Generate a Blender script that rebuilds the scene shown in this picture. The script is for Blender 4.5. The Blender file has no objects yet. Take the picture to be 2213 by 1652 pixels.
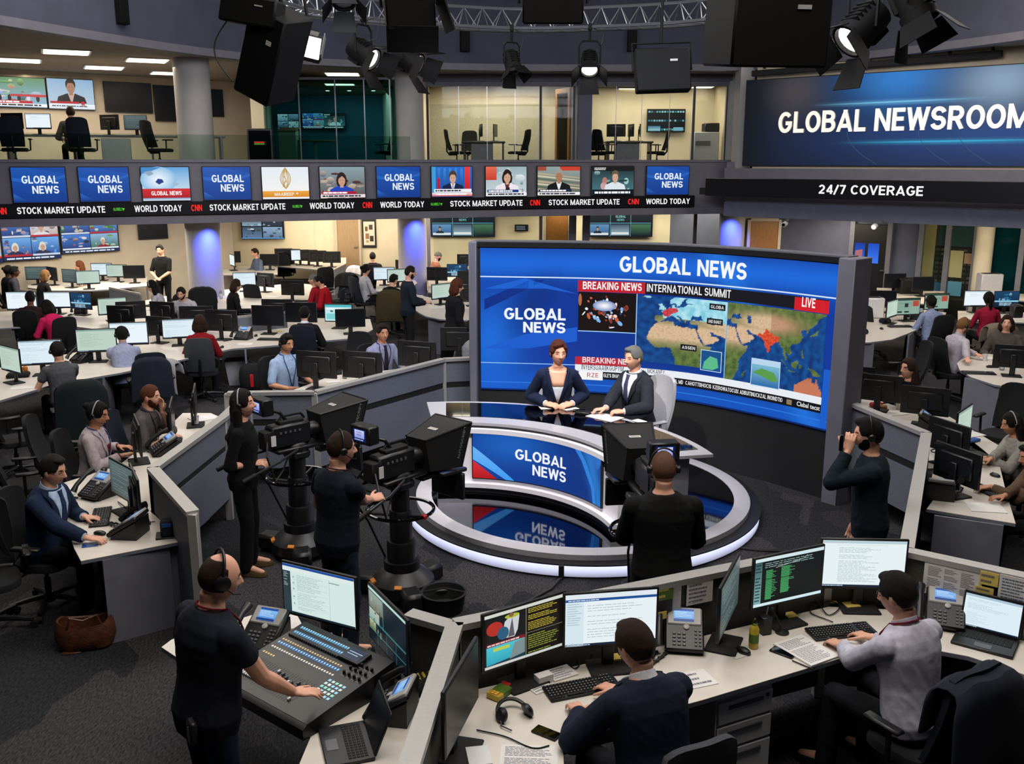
# newsroom with a news set: hall shell, screens, set, props, people, desks, lights
import bpy,bmesh,math,random
from mathutils import Vector,Matrix,Euler,noise
R=random.Random(7)
PI=math.pi
rad=math.radians
SC=bpy.context.scene
COL=SC.collection
V=Vector
CF,CH=2070.0,3.75
CP=math.atan(476/CF)
def ray(u,v):
 x=(u-1106.5)/CF
 y=(v-826)/CF
 return x,math.cos(CP)-y*math.sin(CP),-math.sin(CP)-y*math.cos(CP)
def P(u,v,z):
 d=ray(u,v)
 t=(z-CH)/d[2]
 return V((d[0]*t,d[1]*t,z))
def PY(u,v,Y):
 d=ray(u,v)
 t=Y/d[1]
 return V((d[0]*t,Y,CH+d[2]*t))
def mixc(a,b,t):
 t=max(0,min(1,t))
 return tuple(x+(y-x)*t for x,y in zip(lin(a),lin(b)))
def bump1(x,c,w):
 return math.exp(-((x-c)/w)**2)
def lin(h):
 if not isinstance(h,str):
  return tuple(h)+((1,)if len(h)==3 else())
 h=h.lstrip('#')
 c=[int(h[i:i+2],16)/255 for i in(0,2,4)]
 return tuple(x/12.92 if x<=.04045 else((x+.055)/1.055)**2.4 for x in c)+(1,)
MATS={}
def mat(name,col='808080',rough=.5,metal=0,emit=0,var=.12,scale=30,bump=0,bscale=200,coat=0,spec=.5,stretch=None,kind=None):
 if name in MATS:
  return MATS[name]
 m=bpy.data.materials.new(name)
 m.use_nodes=True
 nt=m.node_tree
 b=nt.nodes['Principled BSDF']
 b.inputs['Roughness'].default_value=rough
 b.inputs['Metallic'].default_value=metal
 b.inputs['Coat Weight'].default_value=coat
 b.inputs['Specular IOR Level'].default_value=spec
 c=lin(col)
 if emit:
  b.inputs['Base Color'].default_value=c
  b.inputs['Emission Color'].default_value=c
  b.inputs['Emission Strength'].default_value=emit
 else:
  tc=nt.nodes.new('ShaderNodeTexCoord')
  n=nt.nodes.new('ShaderNodeTexNoise')
  n.inputs['Scale'].default_value=scale
  n.inputs['Detail'].default_value=3
  src=tc.outputs['Object']
  if stretch:
   mp=nt.nodes.new('ShaderNodeMapping')
   mp.inputs['Scale'].default_value=stretch
   nt.links.new(src,mp.inputs['Vector'])
   src=mp.outputs['Vector']
  nt.links.new(src,n.inputs['Vector'])
  rp=nt.nodes.new('ShaderNodeValToRGB')
  rp.color_ramp.elements[0].position=.3
  rp.color_ramp.elements[1].position=.7
  rp.color_ramp.elements[0].color=tuple(x*(1-var)for x in c[:3])+(1,)
  rp.color_ramp.elements[1].color=tuple(min(1,x*(1+var))for x in c[:3])+(1,)
  nt.links.new(n.outputs['Fac'],rp.inputs['Fac'])
  nt.links.new(rp.outputs['Color'],b.inputs['Base Color'])
  if bump:
   n2=nt.nodes.new('ShaderNodeTexNoise')
   n2.inputs['Scale'].default_value=bscale
   nt.links.new(src,n2.inputs['Vector'])
   bp=nt.nodes.new('ShaderNodeBump')
   bp.inputs['Strength'].default_value=bump
   bp.inputs['Distance'].default_value=.01
   nt.links.new(n2.outputs['Fac'],bp.inputs['Height'])
   nt.links.new(bp.outputs['Normal'],b.inputs['Normal'])
 MATS[name]=m
 return m
def attr_mat(name,emit,rough=.3,strength=1.0):
 m=bpy.data.materials.new(name)
 m.use_nodes=True
 nt=m.node_tree
 b=nt.nodes['Principled BSDF']
 a=nt.nodes.new('ShaderNodeAttribute')
 a.attribute_name='Col'
 b.inputs['Roughness'].default_value=rough
 if emit:
  b.inputs['Base Color'].default_value=(.004,.004,.005,1)
  b.inputs['Specular IOR Level'].default_value=.25
  nt.links.new(a.outputs['Color'],b.inputs['Emission Color'])
  b.inputs['Emission Strength'].default_value=strength
 else:
  nt.links.new(a.outputs['Color'],b.inputs['Base Color'])
 MATS[name]=m
 return m
SCREEN=attr_mat('lit_screen',True)
WALLSCREEN=attr_mat('lit_wall_screen',True,rough=.6,strength=1.0)
PRINT=attr_mat('printed',False,.75)
def glass_mat(name,tint='ffffff',refl=.06,rough=.02):
 m=bpy.data.materials.new(name)
 m.use_nodes=True
 nt=m.node_tree
 nt.nodes.remove(nt.nodes['Principled BSDF'])
 t=nt.nodes.new('ShaderNodeBsdfTransparent')
 t.inputs['Color'].default_value=lin(tint)
 g=nt.nodes.new('ShaderNodeBsdfGlossy')
 g.inputs['Roughness'].default_value=rough
 fr=nt.nodes.new('ShaderNodeFresnel')
 fr.inputs['IOR'].default_value=1.1+refl
 mx=nt.nodes.new('ShaderNodeMixShader')
 nt.links.new(fr.outputs['Fac'],mx.inputs['Fac'])
 nt.links.new(t.outputs[0],mx.inputs[1])
 nt.links.new(g.outputs[0],mx.inputs[2])
 nt.links.new(mx.outputs[0],nt.nodes['Material Output'].inputs['Surface'])
 MATS[name]=m
 return m
def M(m):
 return MATS[m]if isinstance(m,str)else m
def rot3(r):
 if r is None:
  return Matrix.Identity(3)
 if isinstance(r,Matrix):
  return r.to_3x3()
 return Euler(r).to_matrix()
def frame(d,up=(0,0,1)):
 d=V(d).normalized()
 u=V(up)
 if abs(d.dot(u))>.98:
  u=V((0,1,0))
 x=u.cross(d).normalized()
 y=d.cross(x)
 return Matrix((x,y,d)).transposed()
class MB:
 def __init__(s):
  s.v=[]
  s.f=[]
  s.m=[]
  s.ms=[]
  s.T=None
 def mi(s,m):
  m=M(m)
  if m not in s.ms:
   s.ms.append(m)
  return s.ms.index(m)
 def add(s,vs,fs,m):
  o=len(s.v)
  T=s.T
  for p in vs:
   s.v.append(tuple(T@V(p))if T else tuple(p))
  k=s.mi(m)
  for f in fs:
   s.f.append([i+o for i in f])
   s.m.append(k)
  return s
 def box(s,c,d,m,r=None,b=0):
  A=rot3(r)
  c=V(c)
  h=[x/2 for x in d]
  b=min(b,min(h)*.9)
  if b<=0:
   vs=[c+A@V((sx*h[0],sy*h[1],sz*h[2]))for sx in(-1,1)for sy in(-1,1)for sz in(-1,1)]
   fs=[(0,1,3,2),(4,6,7,5),(0,4,5,1),(2,3,7,6),(0,2,6,4),(1,5,7,3)]
   return s.add(vs,fs,m)
  vs=[]
  ix={}
  for sx in(-1,1):
   for sy in(-1,1):
    for sz in(-1,1):
     for ax in range(3):
      q=[sx*h[0],sy*h[1],sz*h[2]]
      for k,sg in((0,sx),(1,sy),(2,sz)):
       if k!=ax:
        q[k]-=sg*b
      ix[(sx,sy,sz,ax)]=len(vs)
      vs.append(c+A@V(q))
  fs=[]
  for ax in range(3):
   o=[k for k in range(3)if k!=ax]
   for sg in(-1,1):
    q=[]
    for a,bb in((-1,-1),(1,-1),(1,1),(-1,1)):
     t=[0,0,0]
     t[ax]=sg
     t[o[0]]=a
     t[o[1]]=bb
     q.append(ix[(*t,ax)])
    fs.append(q if(sg==1)==(ax!=1)else q[::-1])
   for a in(-1,1):
    for bb in(-1,1):
     t1=[0,0,0]
     t2=[0,0,0]
     t1[ax]=-1
     t2[ax]=1
     for t in(t1,t2):
      t[o[0]]=a
      t[o[1]]=bb
     fs.append([ix[(*t1,o[0])],ix[(*t2,o[0])],ix[(*t2,o[1])],ix[(*t1,o[1])]])
  for sx in(-1,1):
   for sy in(-1,1):
    for sz in(-1,1):
     fs.append([ix[(sx,sy,sz,a)]for a in range(3)])
  return s.add(vs,fs,m)
 def loft(s,rings,m,cap=True):
  n=len(rings[0])
  vs=[p for r in rings for p in r]
  fs=[]
  for i in range(len(rings)-1):
   for j in range(n):
    a,b=i*n+j,i*n+(j+1)%n
    fs.append((a,b,b+n,a+n))
  if cap:
   fs.append(list(range(n))[::-1])
   fs.append([(len(rings)-1)*n+j for j in range(n)])
  return s.add(vs,fs,m)
 def tube(s,pts,r,m,n=8,cap=True):
  pts=[V(p)for p in pts]
  rings=[]
  x=None
  for i,p in enumerate(pts):
   d=(pts[min(i+1,len(pts)-1)]-pts[max(i-1,0)])
   if d.length<1e-9:
    d=V((0,0,1))
   d.normalize()
   if x is None:
    x=frame(d).col[0].copy()
   x=(x-d*x.dot(d))
   x=x.normalized()if x.length>1e-6 else frame(d).col[0].copy()
   y=d.cross(x)
   rr=r[i]if isinstance(r,(list,tuple))else r
   rings.append([p+(x*math.cos(a)+y*math.sin(a))*rr for a in[2*PI*k/n for k in range(n)]])
  return s.loft(rings,m,cap)
 def cyl(s,a,b,r,m,r2=None,n=16):
  return s.tube([a,b],[r,r if r2 is None else r2],m,n)
 def cap_(s,a,b,r,r2,m,n=8):
  a,b=V(a),V(b)
  d=b-a
  L=d.length or 1e-6
  d=d/L
  pts=[]
  rs=[]
  for k in(1,.75,.4):
   pts.append(a-d*r*k)
   rs.append(r*math.sqrt(max(0.001,1-k*k)))
  pts+=[a,b]
  rs+=[r,r2]
  for k in(.4,.75,1):
   pts.append(b+d*r2*k)
   rs.append(r2*math.sqrt(max(0.001,1-k*k)))
  return s.tube(pts,rs,m,n)
 def lathe(s,prof,m,c=(0,0,0),n=24,rot=None):
  A=rot3(rot)
  c=V(c)
  rings=[[c+A@V((r*math.cos(2*PI*k/n),r*math.sin(2*PI*k/n),z))for k in range(n)]for r,z in prof]
  return s.loft(rings,m)
 def prism(s,poly,z0,z1,m,b=0):
  a=sum(poly[i][0]*poly[(i+1)%len(poly)][1]-poly[(i+1)%len(poly)][0]*poly[i][1]for i in range(len(poly)))
  if a<0:
   poly=poly[::-1]
  rings=[[V((p[0],p[1],z))for p in poly]for z in(z0,z1)]
  return s.loft(rings,m)
 def ell(s,c,r,m,rot=None,nu=16,nv=10,fn=None):
  A=rot3(rot)
  c=V(c)
  rings=[]
  for i in range(nv+1):
   th=PI*min(max(i/nv,.012),.988)
   ring=[]
   for j in range(nu):
    ph=2*PI*j/nu
    d=V((math.sin(th)*math.cos(ph),math.sin(th)*math.sin(ph),-math.cos(th)))
    q=fn(d)if fn else V((d.x*r[0],d.y*r[1],d.z*r[2]))
    ring.append(c+A@q)
   rings.append(ring)
  return s.loft(rings,m)
 def quad(s,a,b,c,d,m):
  return s.add([a,b,c,d],[(0,1,2,3)],m)
 def strip(s,A,B,m,closed=False):
  n=len(A)
  fs=[(i,(i+1)%n,n+(i+1)%n,n+i)for i in range(n if closed else n-1)]
  return s.add(list(A)+list(B),fs,m)
 def wall(s,path,z0,z1,th,m,side=1):
  pts=[V((p[0],p[1]))for p in path]
  nr=[]
  for i in range(len(pts)):
   d=(pts[min(i+1,len(pts)-1)]-pts[max(i-1,0)]).normalized()
   nr.append(V((-d.y,d.x))*side)
  rings=[]
  for p,k in zip(pts,nr):
   q=p+k*th
   rings.append([V((p.x,p.y,z0)),V((q.x,q.y,z0)),V((q.x,q.y,z1)),V((p.x,p.y,z1))])
  return s.loft(rings,m)
 def mesh(s,name):
  me=bpy.data.meshes.new(name)
  me.from_pydata(s.v,[],s.f)
  for m in s.ms:
   me.materials.append(m)
  me.polygons.foreach_set('material_index',s.m)
  me.polygons.foreach_set('use_smooth',[True]*len(s.f))
  bm=bmesh.new()
  bm.from_mesh(me)
  bmesh.ops.recalc_face_normals(bm,faces=bm.faces)
  bm.to_mesh(me)
  bm.free()
  me.set_sharp_from_angle(angle=rad(38))
  me.update()
  return me
 def build(s,name,parent=None,loc=None,label=None,cat=None,group=None,kind=None,rz=0):
  o=bpy.data.objects.new(name,s.mesh(name))
  COL.objects.link(o)
  if parent:
   o.parent=parent
  if loc is not None:
   o.location=loc
  if rz:
   o.rotation_euler=(0,0,rz)
  return tag(o,label,cat,group,kind)
def tag(o,label=None,cat=None,group=None,kind=None):
 for k,v in(('label',label),('category',cat),('group',group),('kind',kind)):
  if v:
   o[k]=v
 return o
def thing(name,label,cat,loc=(0,0,0),rz=0,group=None):
 o=bpy.data.objects.new(name,None)
 COL.objects.link(o)
 o.location=loc
 o.rotation_euler=(0,0,rz)
 o.empty_display_size=.1
 return tag(o,label,cat,group)
def kids(o):
 return[c for c in bpy.data.objects if c.parent==o]
KIDS={}
def dup(o,parent=None):
 if o.name not in KIDS:
  KIDS[o.name]=kids(o)
 c=o.copy()
 COL.objects.link(c)
 c.parent=parent
 for k in KIDS[o.name]:
  dup(k,c)
 return c
PROTO={}
def put(key,build,loc,rz,label,group=None,tilt=None):
 if key not in PROTO:
  o=build()
  PROTO[key]=o
 else:
  o=dup(PROTO[key])
  if 'group' in o:
   del o['group']
 o.location=loc
 o.rotation_euler=(tilt[0]if tilt else 0,tilt[1]if tilt else 0,rz)
 dg={'office_chair':'office chairs of the newsroom','monitor':'desk monitors of the newsroom','desk_phone':'desk phones of the newsroom','keyboard':'keyboards on the desks','computer_mouse':'mice on the desks','cup':'cups on the desks','bottle':'bottles on the desks','drawer_pedestal':'drawer pedestals under the desks'}
 return tag(o,label,None,group or dg.get(o.name.split('.')[0]))
def structure(name,mb,label=None,parent=None):
 return mb.build(name,parent,kind=None if parent else 'structure',label=label)
TXT={}
def text_mesh(t,bold=.0,spc=1.0):
 k=(t,bold,spc)
 if k not in TXT:
  cu=bpy.data.curves.new('t','FONT')
  cu.body=t
  cu.size=1
  cu.resolution_u=3
  cu.offset=bold
  cu.space_character=spc
  o=bpy.data.objects.new('t',cu)
  COL.objects.link(o)
  dg=bpy.context.evaluated_depsgraph_get()
  me=bpy.data.meshes.new_from_object(o.evaluated_get(dg))
  vs=[(v.co.x,v.co.y)for v in me.vertices]
  fs=[list(p.vertices)for p in me.polygons]
  bpy.data.objects.remove(o)
  bpy.data.curves.remove(cu)
  bpy.data.meshes.remove(me)
  x0=min(v[0]for v in vs)
  x1=max(v[0]for v in vs)
  TXT[k]=([(v[0]-x0,v[1])for v in vs],fs,x1-x0)
 return TXT[k]
CAPH=.682
class Gfx:
 def __init__(s,w,h,bg=None,bg2=None):
  s.v=[]
  s.f=[]
  s.c=[]
  s.w,s.h=w,h
  if bg:
   s.rect(0,0,w,h,bg,0,bg2)
 def add(s,pts,faces,cols,k):
  o=len(s.v)
  s.v+=[(p[0],p[1],k)for p in pts]
  s.f+=[[i+o for i in f]for f in faces]
  s.c+=cols
  return s
 def rect(s,x0,y0,x1,y1,c,k=1,c2=None,hor=False):
  a=lin(c)
  b=lin(c2)if c2 else a
  cols=[a,b,b,a]if hor else[a,a,b,b]
  return s.add([(x0,y0),(x1,y0),(x1,y1),(x0,y1)],[(0,1,2,3)],cols,k)
 def poly(s,pts,c,k=1,c2=None):
  a=lin(c)
  b=lin(c2)if c2 else a
  ys=[p[1]for p in pts]
  lo,hi=min(ys),max(ys)
  cols=[tuple(a[i]+(b[i]-a[i])*((p[1]-lo)/(hi-lo+1e-9))for i in range(4))for p in pts]
  ar=sum(pts[i][0]*pts[(i+1)%len(pts)][1]-pts[(i+1)%len(pts)][0]*pts[i][1]for i in range(len(pts)))
  if ar<0:
   pts=pts[::-1]
   cols=cols[::-1]
  return s.add(pts,[list(range(len(pts)))],cols,k)
 def ell(s,x,y,rx,ry,c,k=1,n=18,c2=None,rot=0):
  cs,sn=math.cos(rot),math.sin(rot)
  pts=[]
  for i in range(n):
   a=2*PI*i/n
   px,py=rx*math.cos(a),ry*math.sin(a)
   pts.append((x+px*cs-py*sn,y+px*sn+py*cs))
  return s.poly(pts,c,k,c2)
 def glow(s,x,y,rx,ry,c,edge,k=1,n=20):
  a,b=lin(c),lin(edge)
  pts=[(x,y)]+[(x+rx*math.cos(2*PI*i/n),y+ry*math.sin(2*PI*i/n))for i in range(n)]
  return s.add(pts,[(0,1+i,1+(i+1)%n)for i in range(n)],[a]+[b]*n,k)
 def field(s,x0,y0,x1,y1,fn,nx=24,ny=12,k=.5):
  pts=[]
  cols=[]
  for j in range(ny+1):
   for i in range(nx+1):
    a,b=i/nx,j/ny
    pts.append((x0+(x1-x0)*a,y0+(y1-y0)*b))
    cols.append(lin(fn(a,b)))
  w=nx+1
  return s.add(pts,[(j*w+i,j*w+i+1,(j+1)*w+i+1,(j+1)*w+i)for j in range(ny)for i in range(nx)],cols,k)
 def line(s,pts,wd,c,k=2):
  for a,b in zip(pts,pts[1:]):
   a,b=V(a),V(b)
   d=(b-a)
   if d.length<1e-9:
    continue
   d.normalize()
   q=V((-d.y,d.x))*wd/2
   s.poly([a-q,b-q,b+q,a+q],c,k)
  return s
 def text(s,t,x,y,size,c,k=3,al='l',bold=.02,wid=None,sx=1.0,spc=1.0,shear=0):
  vs,fs,w=text_mesh(t,bold,spc)
  sc=size/CAPH
  fx=(wid/(w*sc))if wid else sx
  W=w*sc*fx
  x0=x-(W if al=='r' else W/2 if al=='c' else 0)
  return s.add([(x0+(p[0]+p[1]*shear)*sc*fx,y+p[1]*sc)for p in vs],fs,[lin(c)]*len(vs),k)
 def lines(s,x0,y0,x1,y1,n,c,k=2,fill=.45,ragged=.4,seed=0,indent=0):
  r=random.Random(seed+n)
  dy=(y1-y0)/n
  for i in range(n):
   if r.random()<.1:
    continue
   y=y1-(i+.5)*dy
   x=x0+(indent*r.randint(0,3))
   xe=x1-(x1-x0)*ragged*r.random()
   while x<xe:
    L=(x1-x0)*r.uniform(.04,.16)
    e=min(x+L,xe)
    s.rect(x,y-dy*fill/2,e,y+dy*fill/2,c,k)
    x=e+(x1-x0)*.018
  return s
 def build(s,name,parent,fn=None,material=None,cut=0,label=None,eps=.0012):
  material=material or SCREEN
  if fn is None:
   fn=lambda x,y,k:V((x-s.w/2,-k,y-s.h/2))
  me=bpy.data.meshes.new(name)
  bm=bmesh.new()
  ca=bm.verts.layers.float_color.new('Col')
  vs=[]
  for p,c in zip(s.v,s.c):
   b=bm.verts.new(p)
   b[ca]=c
   vs.append(b)
  for f in s.f:
   try:
    bm.faces.new([vs[i]for i in f])
   except ValueError:
    pass
  if cut:
   bmesh.ops.triangulate(bm,faces=[f for f in bm.faces if len(f.verts)>4])
   x=cut
   while x<s.w:
    bmesh.ops.bisect_plane(bm,geom=bm.verts[:]+bm.edges[:]+bm.faces[:],plane_co=(x,0,0),plane_no=(1,0,0),dist=1e-6)
    x+=cut
  for b in bm.verts:
   b.co=fn(b.co.x,b.co.y,b.co.z*eps)
  bm.to_mesh(me)
  bm.free()
  me.materials.append(M(material))
  o=bpy.data.objects.new(name,me)
  COL.objects.link(o)
  o.parent=parent
  return tag(o,label)
mat('carpet_dark','1c1d22',.95,bump=.5)
mat('wall_beige','b8ab99',.85,scale=3,var=.06)
mat('wall_cream','d4c9b0',.85,scale=3,var=.05)
mat('wall_blue_grey','565a6e',.8,scale=4,var=.08)
mat('fascia_grey','3c3f50',.85,scale=2,var=.12)
mat('band_grey','62616d',.6,scale=4,var=.08)
mat('ceiling_beige','8d8374',.9,scale=2,var=.06)
mat('column_white','a9a6a6',.7,scale=3,var=.05)
mat('teal_wall','17566a',.6,scale=2,var=.2)
mat('white_top','cfc7bd',.4,scale=6,var=.04)
mat('grey_board','6f707a',.55,scale=8,var=.08)
mat('dark_board','34333a',.6,scale=8,var=.1)
mat('pin_cloth','4a4743',.9,scale=60,var=.15,bump=.3,bscale=600)
mat('blue_cloth','646874',.55,scale=60,var=.12,bump=.2,bscale=600)
mat('alu','a9a6a3',.4,metal=.35,scale=40,var=.05)
mat('steel','9a9ca4',.3,metal=.9,scale=30,var=.06)
mat('chrome','c8ccd4',.15,metal=1,var=.03)
mat('black_plastic','101013',.42,var=.2)
mat('black_matte','09090b',.75,var=.25)
mat('black_gloss','050507',.08,var=.1,coat=.5)
mat('black_fabric','0d0e12',.95,scale=80,var=.3,bump=.4,bscale=700)
mat('rig_black','030304',.7,var=.2,spec=.2)
mat('navy_fabric','0d1526',.95,scale=80,var=.25,bump=.3,bscale=700)
mat('grey_mesh','3a3c42',.9,scale=120,var=.25,bump=.4,bscale=800)
mat('grey_plastic','55565c',.45,var=.1)
mat('silver_plastic','9c9a98',.4,var=.06)
mat('light_grey','a7a7ad',.5,var=.05)
mat('white_paint','d9d7d8',.35,scale=6,var=.03)
mat('white_plastic','d4d4d4',.35,var=.04)
mat('paper','d8d4d2',.85,var=.03)
mat('sticky','d8bf62',.8,var=.06)
mat('brown_leather','55301f',.45,scale=18,var=.35,bump=.4,bscale=90)
mat('wood','8a5a26',.5,scale=6,var=.2,stretch=(8,8,1))
mat('door_tan','9b8160',.6,scale=5,var=.1,stretch=(6,6,1))
mat('red_plastic','b01820',.4,var=.08)
mat('orange_tape','d07a1a',.6,var=.1)
mat('blue_plastic','1f4f9a',.4,var=.1)
mat('green_plastic','4c6b1e',.5,var=.15)
mat('yellow_paint','b39a2a',.35,scale=20,var=.2)
mat('cable_black','0b0b0c',.55,var=.2)
mat('cable_white','b9b9b5',.5,var=.05)
mat('led_white','dfe6ff',emit=2.6)
mat('lamp_white','fff4dc',emit=9)
mat('troffer','fff3d6',emit=3.2)
mat('red_led','ff1a1a',emit=2)
glass_mat('clear_glass','f4f7f4')
glass_mat('teal_glass','b0d4d0')
glass_mat('balustrade_glass','e2ebe6')
glass_mat('bottle_glass','dfe9ea',refl=.15)
def _arc(cx,cy,rx,ry,a0,a1,n=12):
 return[(cx+rx*math.cos(rad(a0+(a1-a0)*i/n)),cy+ry*math.sin(rad(a0+(a1-a0)*i/n)))for i in range(n+1)]
T_,B_=.91,.09
GL={'A':(.78,[[(.08,-.02),(.41,1.06)],[(.37,1.06),(.7,-.02)],[(.2,.27),(.58,.27)]]),'B':(.68,[[(.1,0),(.1,1)],[(.1,T_),(.36,T_)]+_arc(.36,.72,.19,.19,90,-90,8)+[(.1,.53)],[(.36,.53)]+_arc(.38,.31,.21,.22,90,-90,8)+[(.1,B_)]]),'C':(.73,[_arc(.38,.5,.28,.41,42,318,18)]),'D':(.72,[[(.1,0),(.1,1)],[(.1,T_),(.3,T_)]+_arc(.3,.5,.32,.41,90,-90,14)+[(.1,B_)]]),'E':(.6,[[(.1,0),(.1,1)],[(.1,T_),(.57,T_)],[(.1,.52),(.52,.52)],[(.1,B_),(.57,B_)]]),'F':(.58,[[(.1,0),(.1,1)],[(.1,T_),(.56,T_)],[(.1,.49),(.5,.49)]]),'G':(.74,[_arc(.38,.5,.28,.41,42,335,18)+[(.64,.46),(.4,.46)]]),'H':(.74,[[(.1,0),(.1,1)],[(.64,0),(.64,1)],[(.1,.51),(.64,.51)]]),'I':(.2,[[(.1,0),(.1,1)]]),'J':(.58,[[(.47,1),(.47,.34)]+_arc(.28,.32,.19,.23,0,-165,9)]),'K':(.7,[[(.1,0),(.1,1)],[(.16,.4),(.6,1)],[(.28,.58),(.62,0)]]),'L':(.56,[[(.1,1),(.1,0)],[(.1,B_),(.55,B_)]]),'M':(.92,[[(.1,0),(.1,1)],[(.1,1.02),(.475,.0)],[(.445,.0),(.82,1.02)],[(.82,0),(.82,1)]]),'N':(.74,[[(.1,0),(.1,1)],[(.1,1.0),(.64,.0)],[(.64,0),(.64,1)]]),'O':(.76,[_arc(.38,.5,.29,.41,90,450,24)]),'P':(.68,[[(.1,0),(.1,1)],[(.1,T_),(.36,T_)]+_arc(.36,.68,.22,.23,90,-90,9)+[(.1,.45)]]),'Q':(.76,[_arc(.38,.5,.29,.41,90,450,24),[(.42,.24),(.66,-.06)]]),'R':(.7,[[(.1,0),(.1,1)],[(.1,T_),(.36,T_)]+_arc(.36,.69,.21,.22,90,-90,9)+[(.1,.47)],[(.36,.47),(.61,0)]]),'S':(.67,[_arc(.335,.7,.23,.21,12,262,12)+_arc(.335,.3,.24,.21,82,-168,12)]),'T':(.66,[[(.02,T_),(.64,T_)],[(.33,T_),(.33,0)]]),'U':(.72,[[(.1,1),(.1,.36)]+_arc(.36,.36,.26,.27,180,360,12)+[(.62,1)]]),'V':(.74,[[(.08,1.03),(.39,-.03)],[(.35,-.03),(.66,1.03)]]),'W':(.98,[[(.07,1.03),(.275,-.03)],[(.245,-.03),(.505,1.0)],[(.475,1.0),(.735,-.03)],[(.705,-.03),(.91,1.03)]]),'X':(.7,[[(.08,1),(.62,0)],[(.62,1),(.08,0)]]),'Y':(.7,[[(.08,1.03),(.37,.43)],[(.33,.43),(.62,1.03)],[(.35,.5),(.35,0)]]),'Z':(.66,[[(.06,T_),(.58,T_)],[(.54,T_),(.1,B_)],[(.06,B_),(.6,B_)]]),'2':(.62,[_arc(.31,.67,.2,.24,165,-35,10)+[(.12,B_)],[(.05,B_),(.57,B_)]]),'4':(.66,[[(.47,1),(.1,.28)],[(.07,.28),(.64,.28)],[(.47,1),(.47,0)]]),'7':(.6,[[(.04,T_),(.56,T_)],[(.5,.95),(.22,0)]]),'/':(.42,[[(.03,-.06),(.37,1)]]),',':(.2,[[(.1,.16),(.06,-.14)]]),'.':(.2,[[(.1,0),(.1,.17)]]),"'":(.2,[[(.1,1),(.1,.7)]]),'-':(.4,[[(.05,.45),(.35,.45)]]),' ':(.26,[]),}
def _stroke(pts,hw,vs,fs):
 closed=len(pts)>6 and math.dist(pts[0],pts[-1])<1e-6
 P2=[V(p)for p in(pts[:-1]if closed else pts)]
 n=len(P2)
 o=len(vs)
 for i,p in enumerate(P2):
  a=P2[i-1]if(i or closed)else None
  b=P2[(i+1)%n]if(i<n-1 or closed)else None
  d1=(p-a).normalized()if a is not None else None
  d2=(b-p).normalized()if b is not None else None
  if d1 is None or d2 is None:
   d=d1 or d2
   m=V((-d.y,d.x))*hw
  else:
   n1,n2=V((-d1.y,d1.x)),V((-d2.y,d2.x))
   m=n1+n2
   m=m/max(m.length,1e-6)
   m=m*hw/max(m.dot(n1),.72)
  vs.append((p.x+m.x,p.y+m.y))
  vs.append((p.x-m.x,p.y-m.y))
 for i in range(n if closed else n-1):
  j=(i+1)%n
  fs.append([o+2*i,o+2*i+1,o+2*j+1,o+2*j])
_builtin=text_mesh
def text_mesh(t,bold=.02,spc=1.0):
 if any(c not in GL for c in t):
  return _builtin(t,bold,spc)
 k=('s',t,bold)
 if k not in TXT:
  hw=.062+bold*1.35
  vs,fs=[],[]
  x=0
  for c in t:
   w,st=GL[c]
   for s_ in st:
    k0=len(vs)
    _stroke([(x+p[0],p[1])for p in s_],hw,vs,fs)
    if c not in 'Q,/':
     vs[k0:]=[(p[0],min(1,max(0,p[1])))for p in vs[k0:]]
   x+=w+.07
  x0=min(v[0]for v in vs)
  x1=max(v[0]for v in vs)
  TXT[k]=([((v[0]-x0)*CAPH,v[1]*CAPH)for v in vs],fs,(x1-x0)*CAPH)
 return TXT[k]
def project(p):
 dz=p[2]-CH
 dep=p[1]*math.cos(CP)-dz*math.sin(CP)
 return 1106.5+CF*p[0]/dep,826-CF*(p[1]*math.sin(CP)+dz*math.cos(CP))/dep
class Path:
 def __init__(s,pts,smooth=True,n=14):
  pts=[V((p[0],p[1]))for p in pts]
  out=[]
  if smooth and len(pts)>2:
   q=[pts[0]*2-pts[1]]+pts+[pts[-1]*2-pts[-2]]
   for i in range(1,len(q)-2):
    for k in range(n):
     t=k/n
     a,b,c,d=q[i-1:i+3]
     out.append(.5*(2*b+(c-a)*t+(2*a-5*b+4*c-d)*t*t+(3*b-a-3*c+d)*t**3))
   out.append(pts[-1])
  else:
   out=pts
  s.p=out
  s.L=[0]
  for a,b in zip(out,out[1:]):
   s.L.append(s.L[-1]+(b-a).length)
  s.len=s.L[-1]
 def at(s,d):
  i=0
  while i<len(s.L)-2 and s.L[i+1]<d:
   i+=1
  t=(d-s.L[i])/(s.L[i+1]-s.L[i])
  return s.p[i].lerp(s.p[i+1],t)if 0<=t<=1 else s.p[i]+(s.p[i+1]-s.p[i])*t
 def dir(s,d):
  return(s.at(d+.05)-s.at(d-.05)).normalized()
 def pt(s,d,k=0,z=0):
  p=s.at(d)
  t=s.dir(d)
  return V((p.x+t.y*k,p.y-t.x*k,z))
 def s_at_u(s,u,z):
  best=None
  for i in range(801):
   d=-2+(s.len+4)*i/800
   p=s.at(d)
   e=abs(project((p.x,p.y,z))[0]-u)
   if best is None or e<best[0]:
    best=(e,d)
  return best[1]
 def rz(s,d):
  t=s.dir(d)
  return math.atan2(t.y,t.x)
 def fn(s,d0,z0):
  return lambda x,y,k:s.pt(d0+x,k,z0+y)
 def sub(s,k=0,d0=None,d1=None,n=60):
  d0=0 if d0 is None else d0
  d1=s.len if d1 is None else d1
  return[s.pt(d0+(d1-d0)*i/n,k)for i in range(n+1)]
BAND=Path([(-14.2,17.7),(-10.4,19.5),(-1.2,23.1),(4.45,24.6),(5.75,24.85)])
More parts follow.
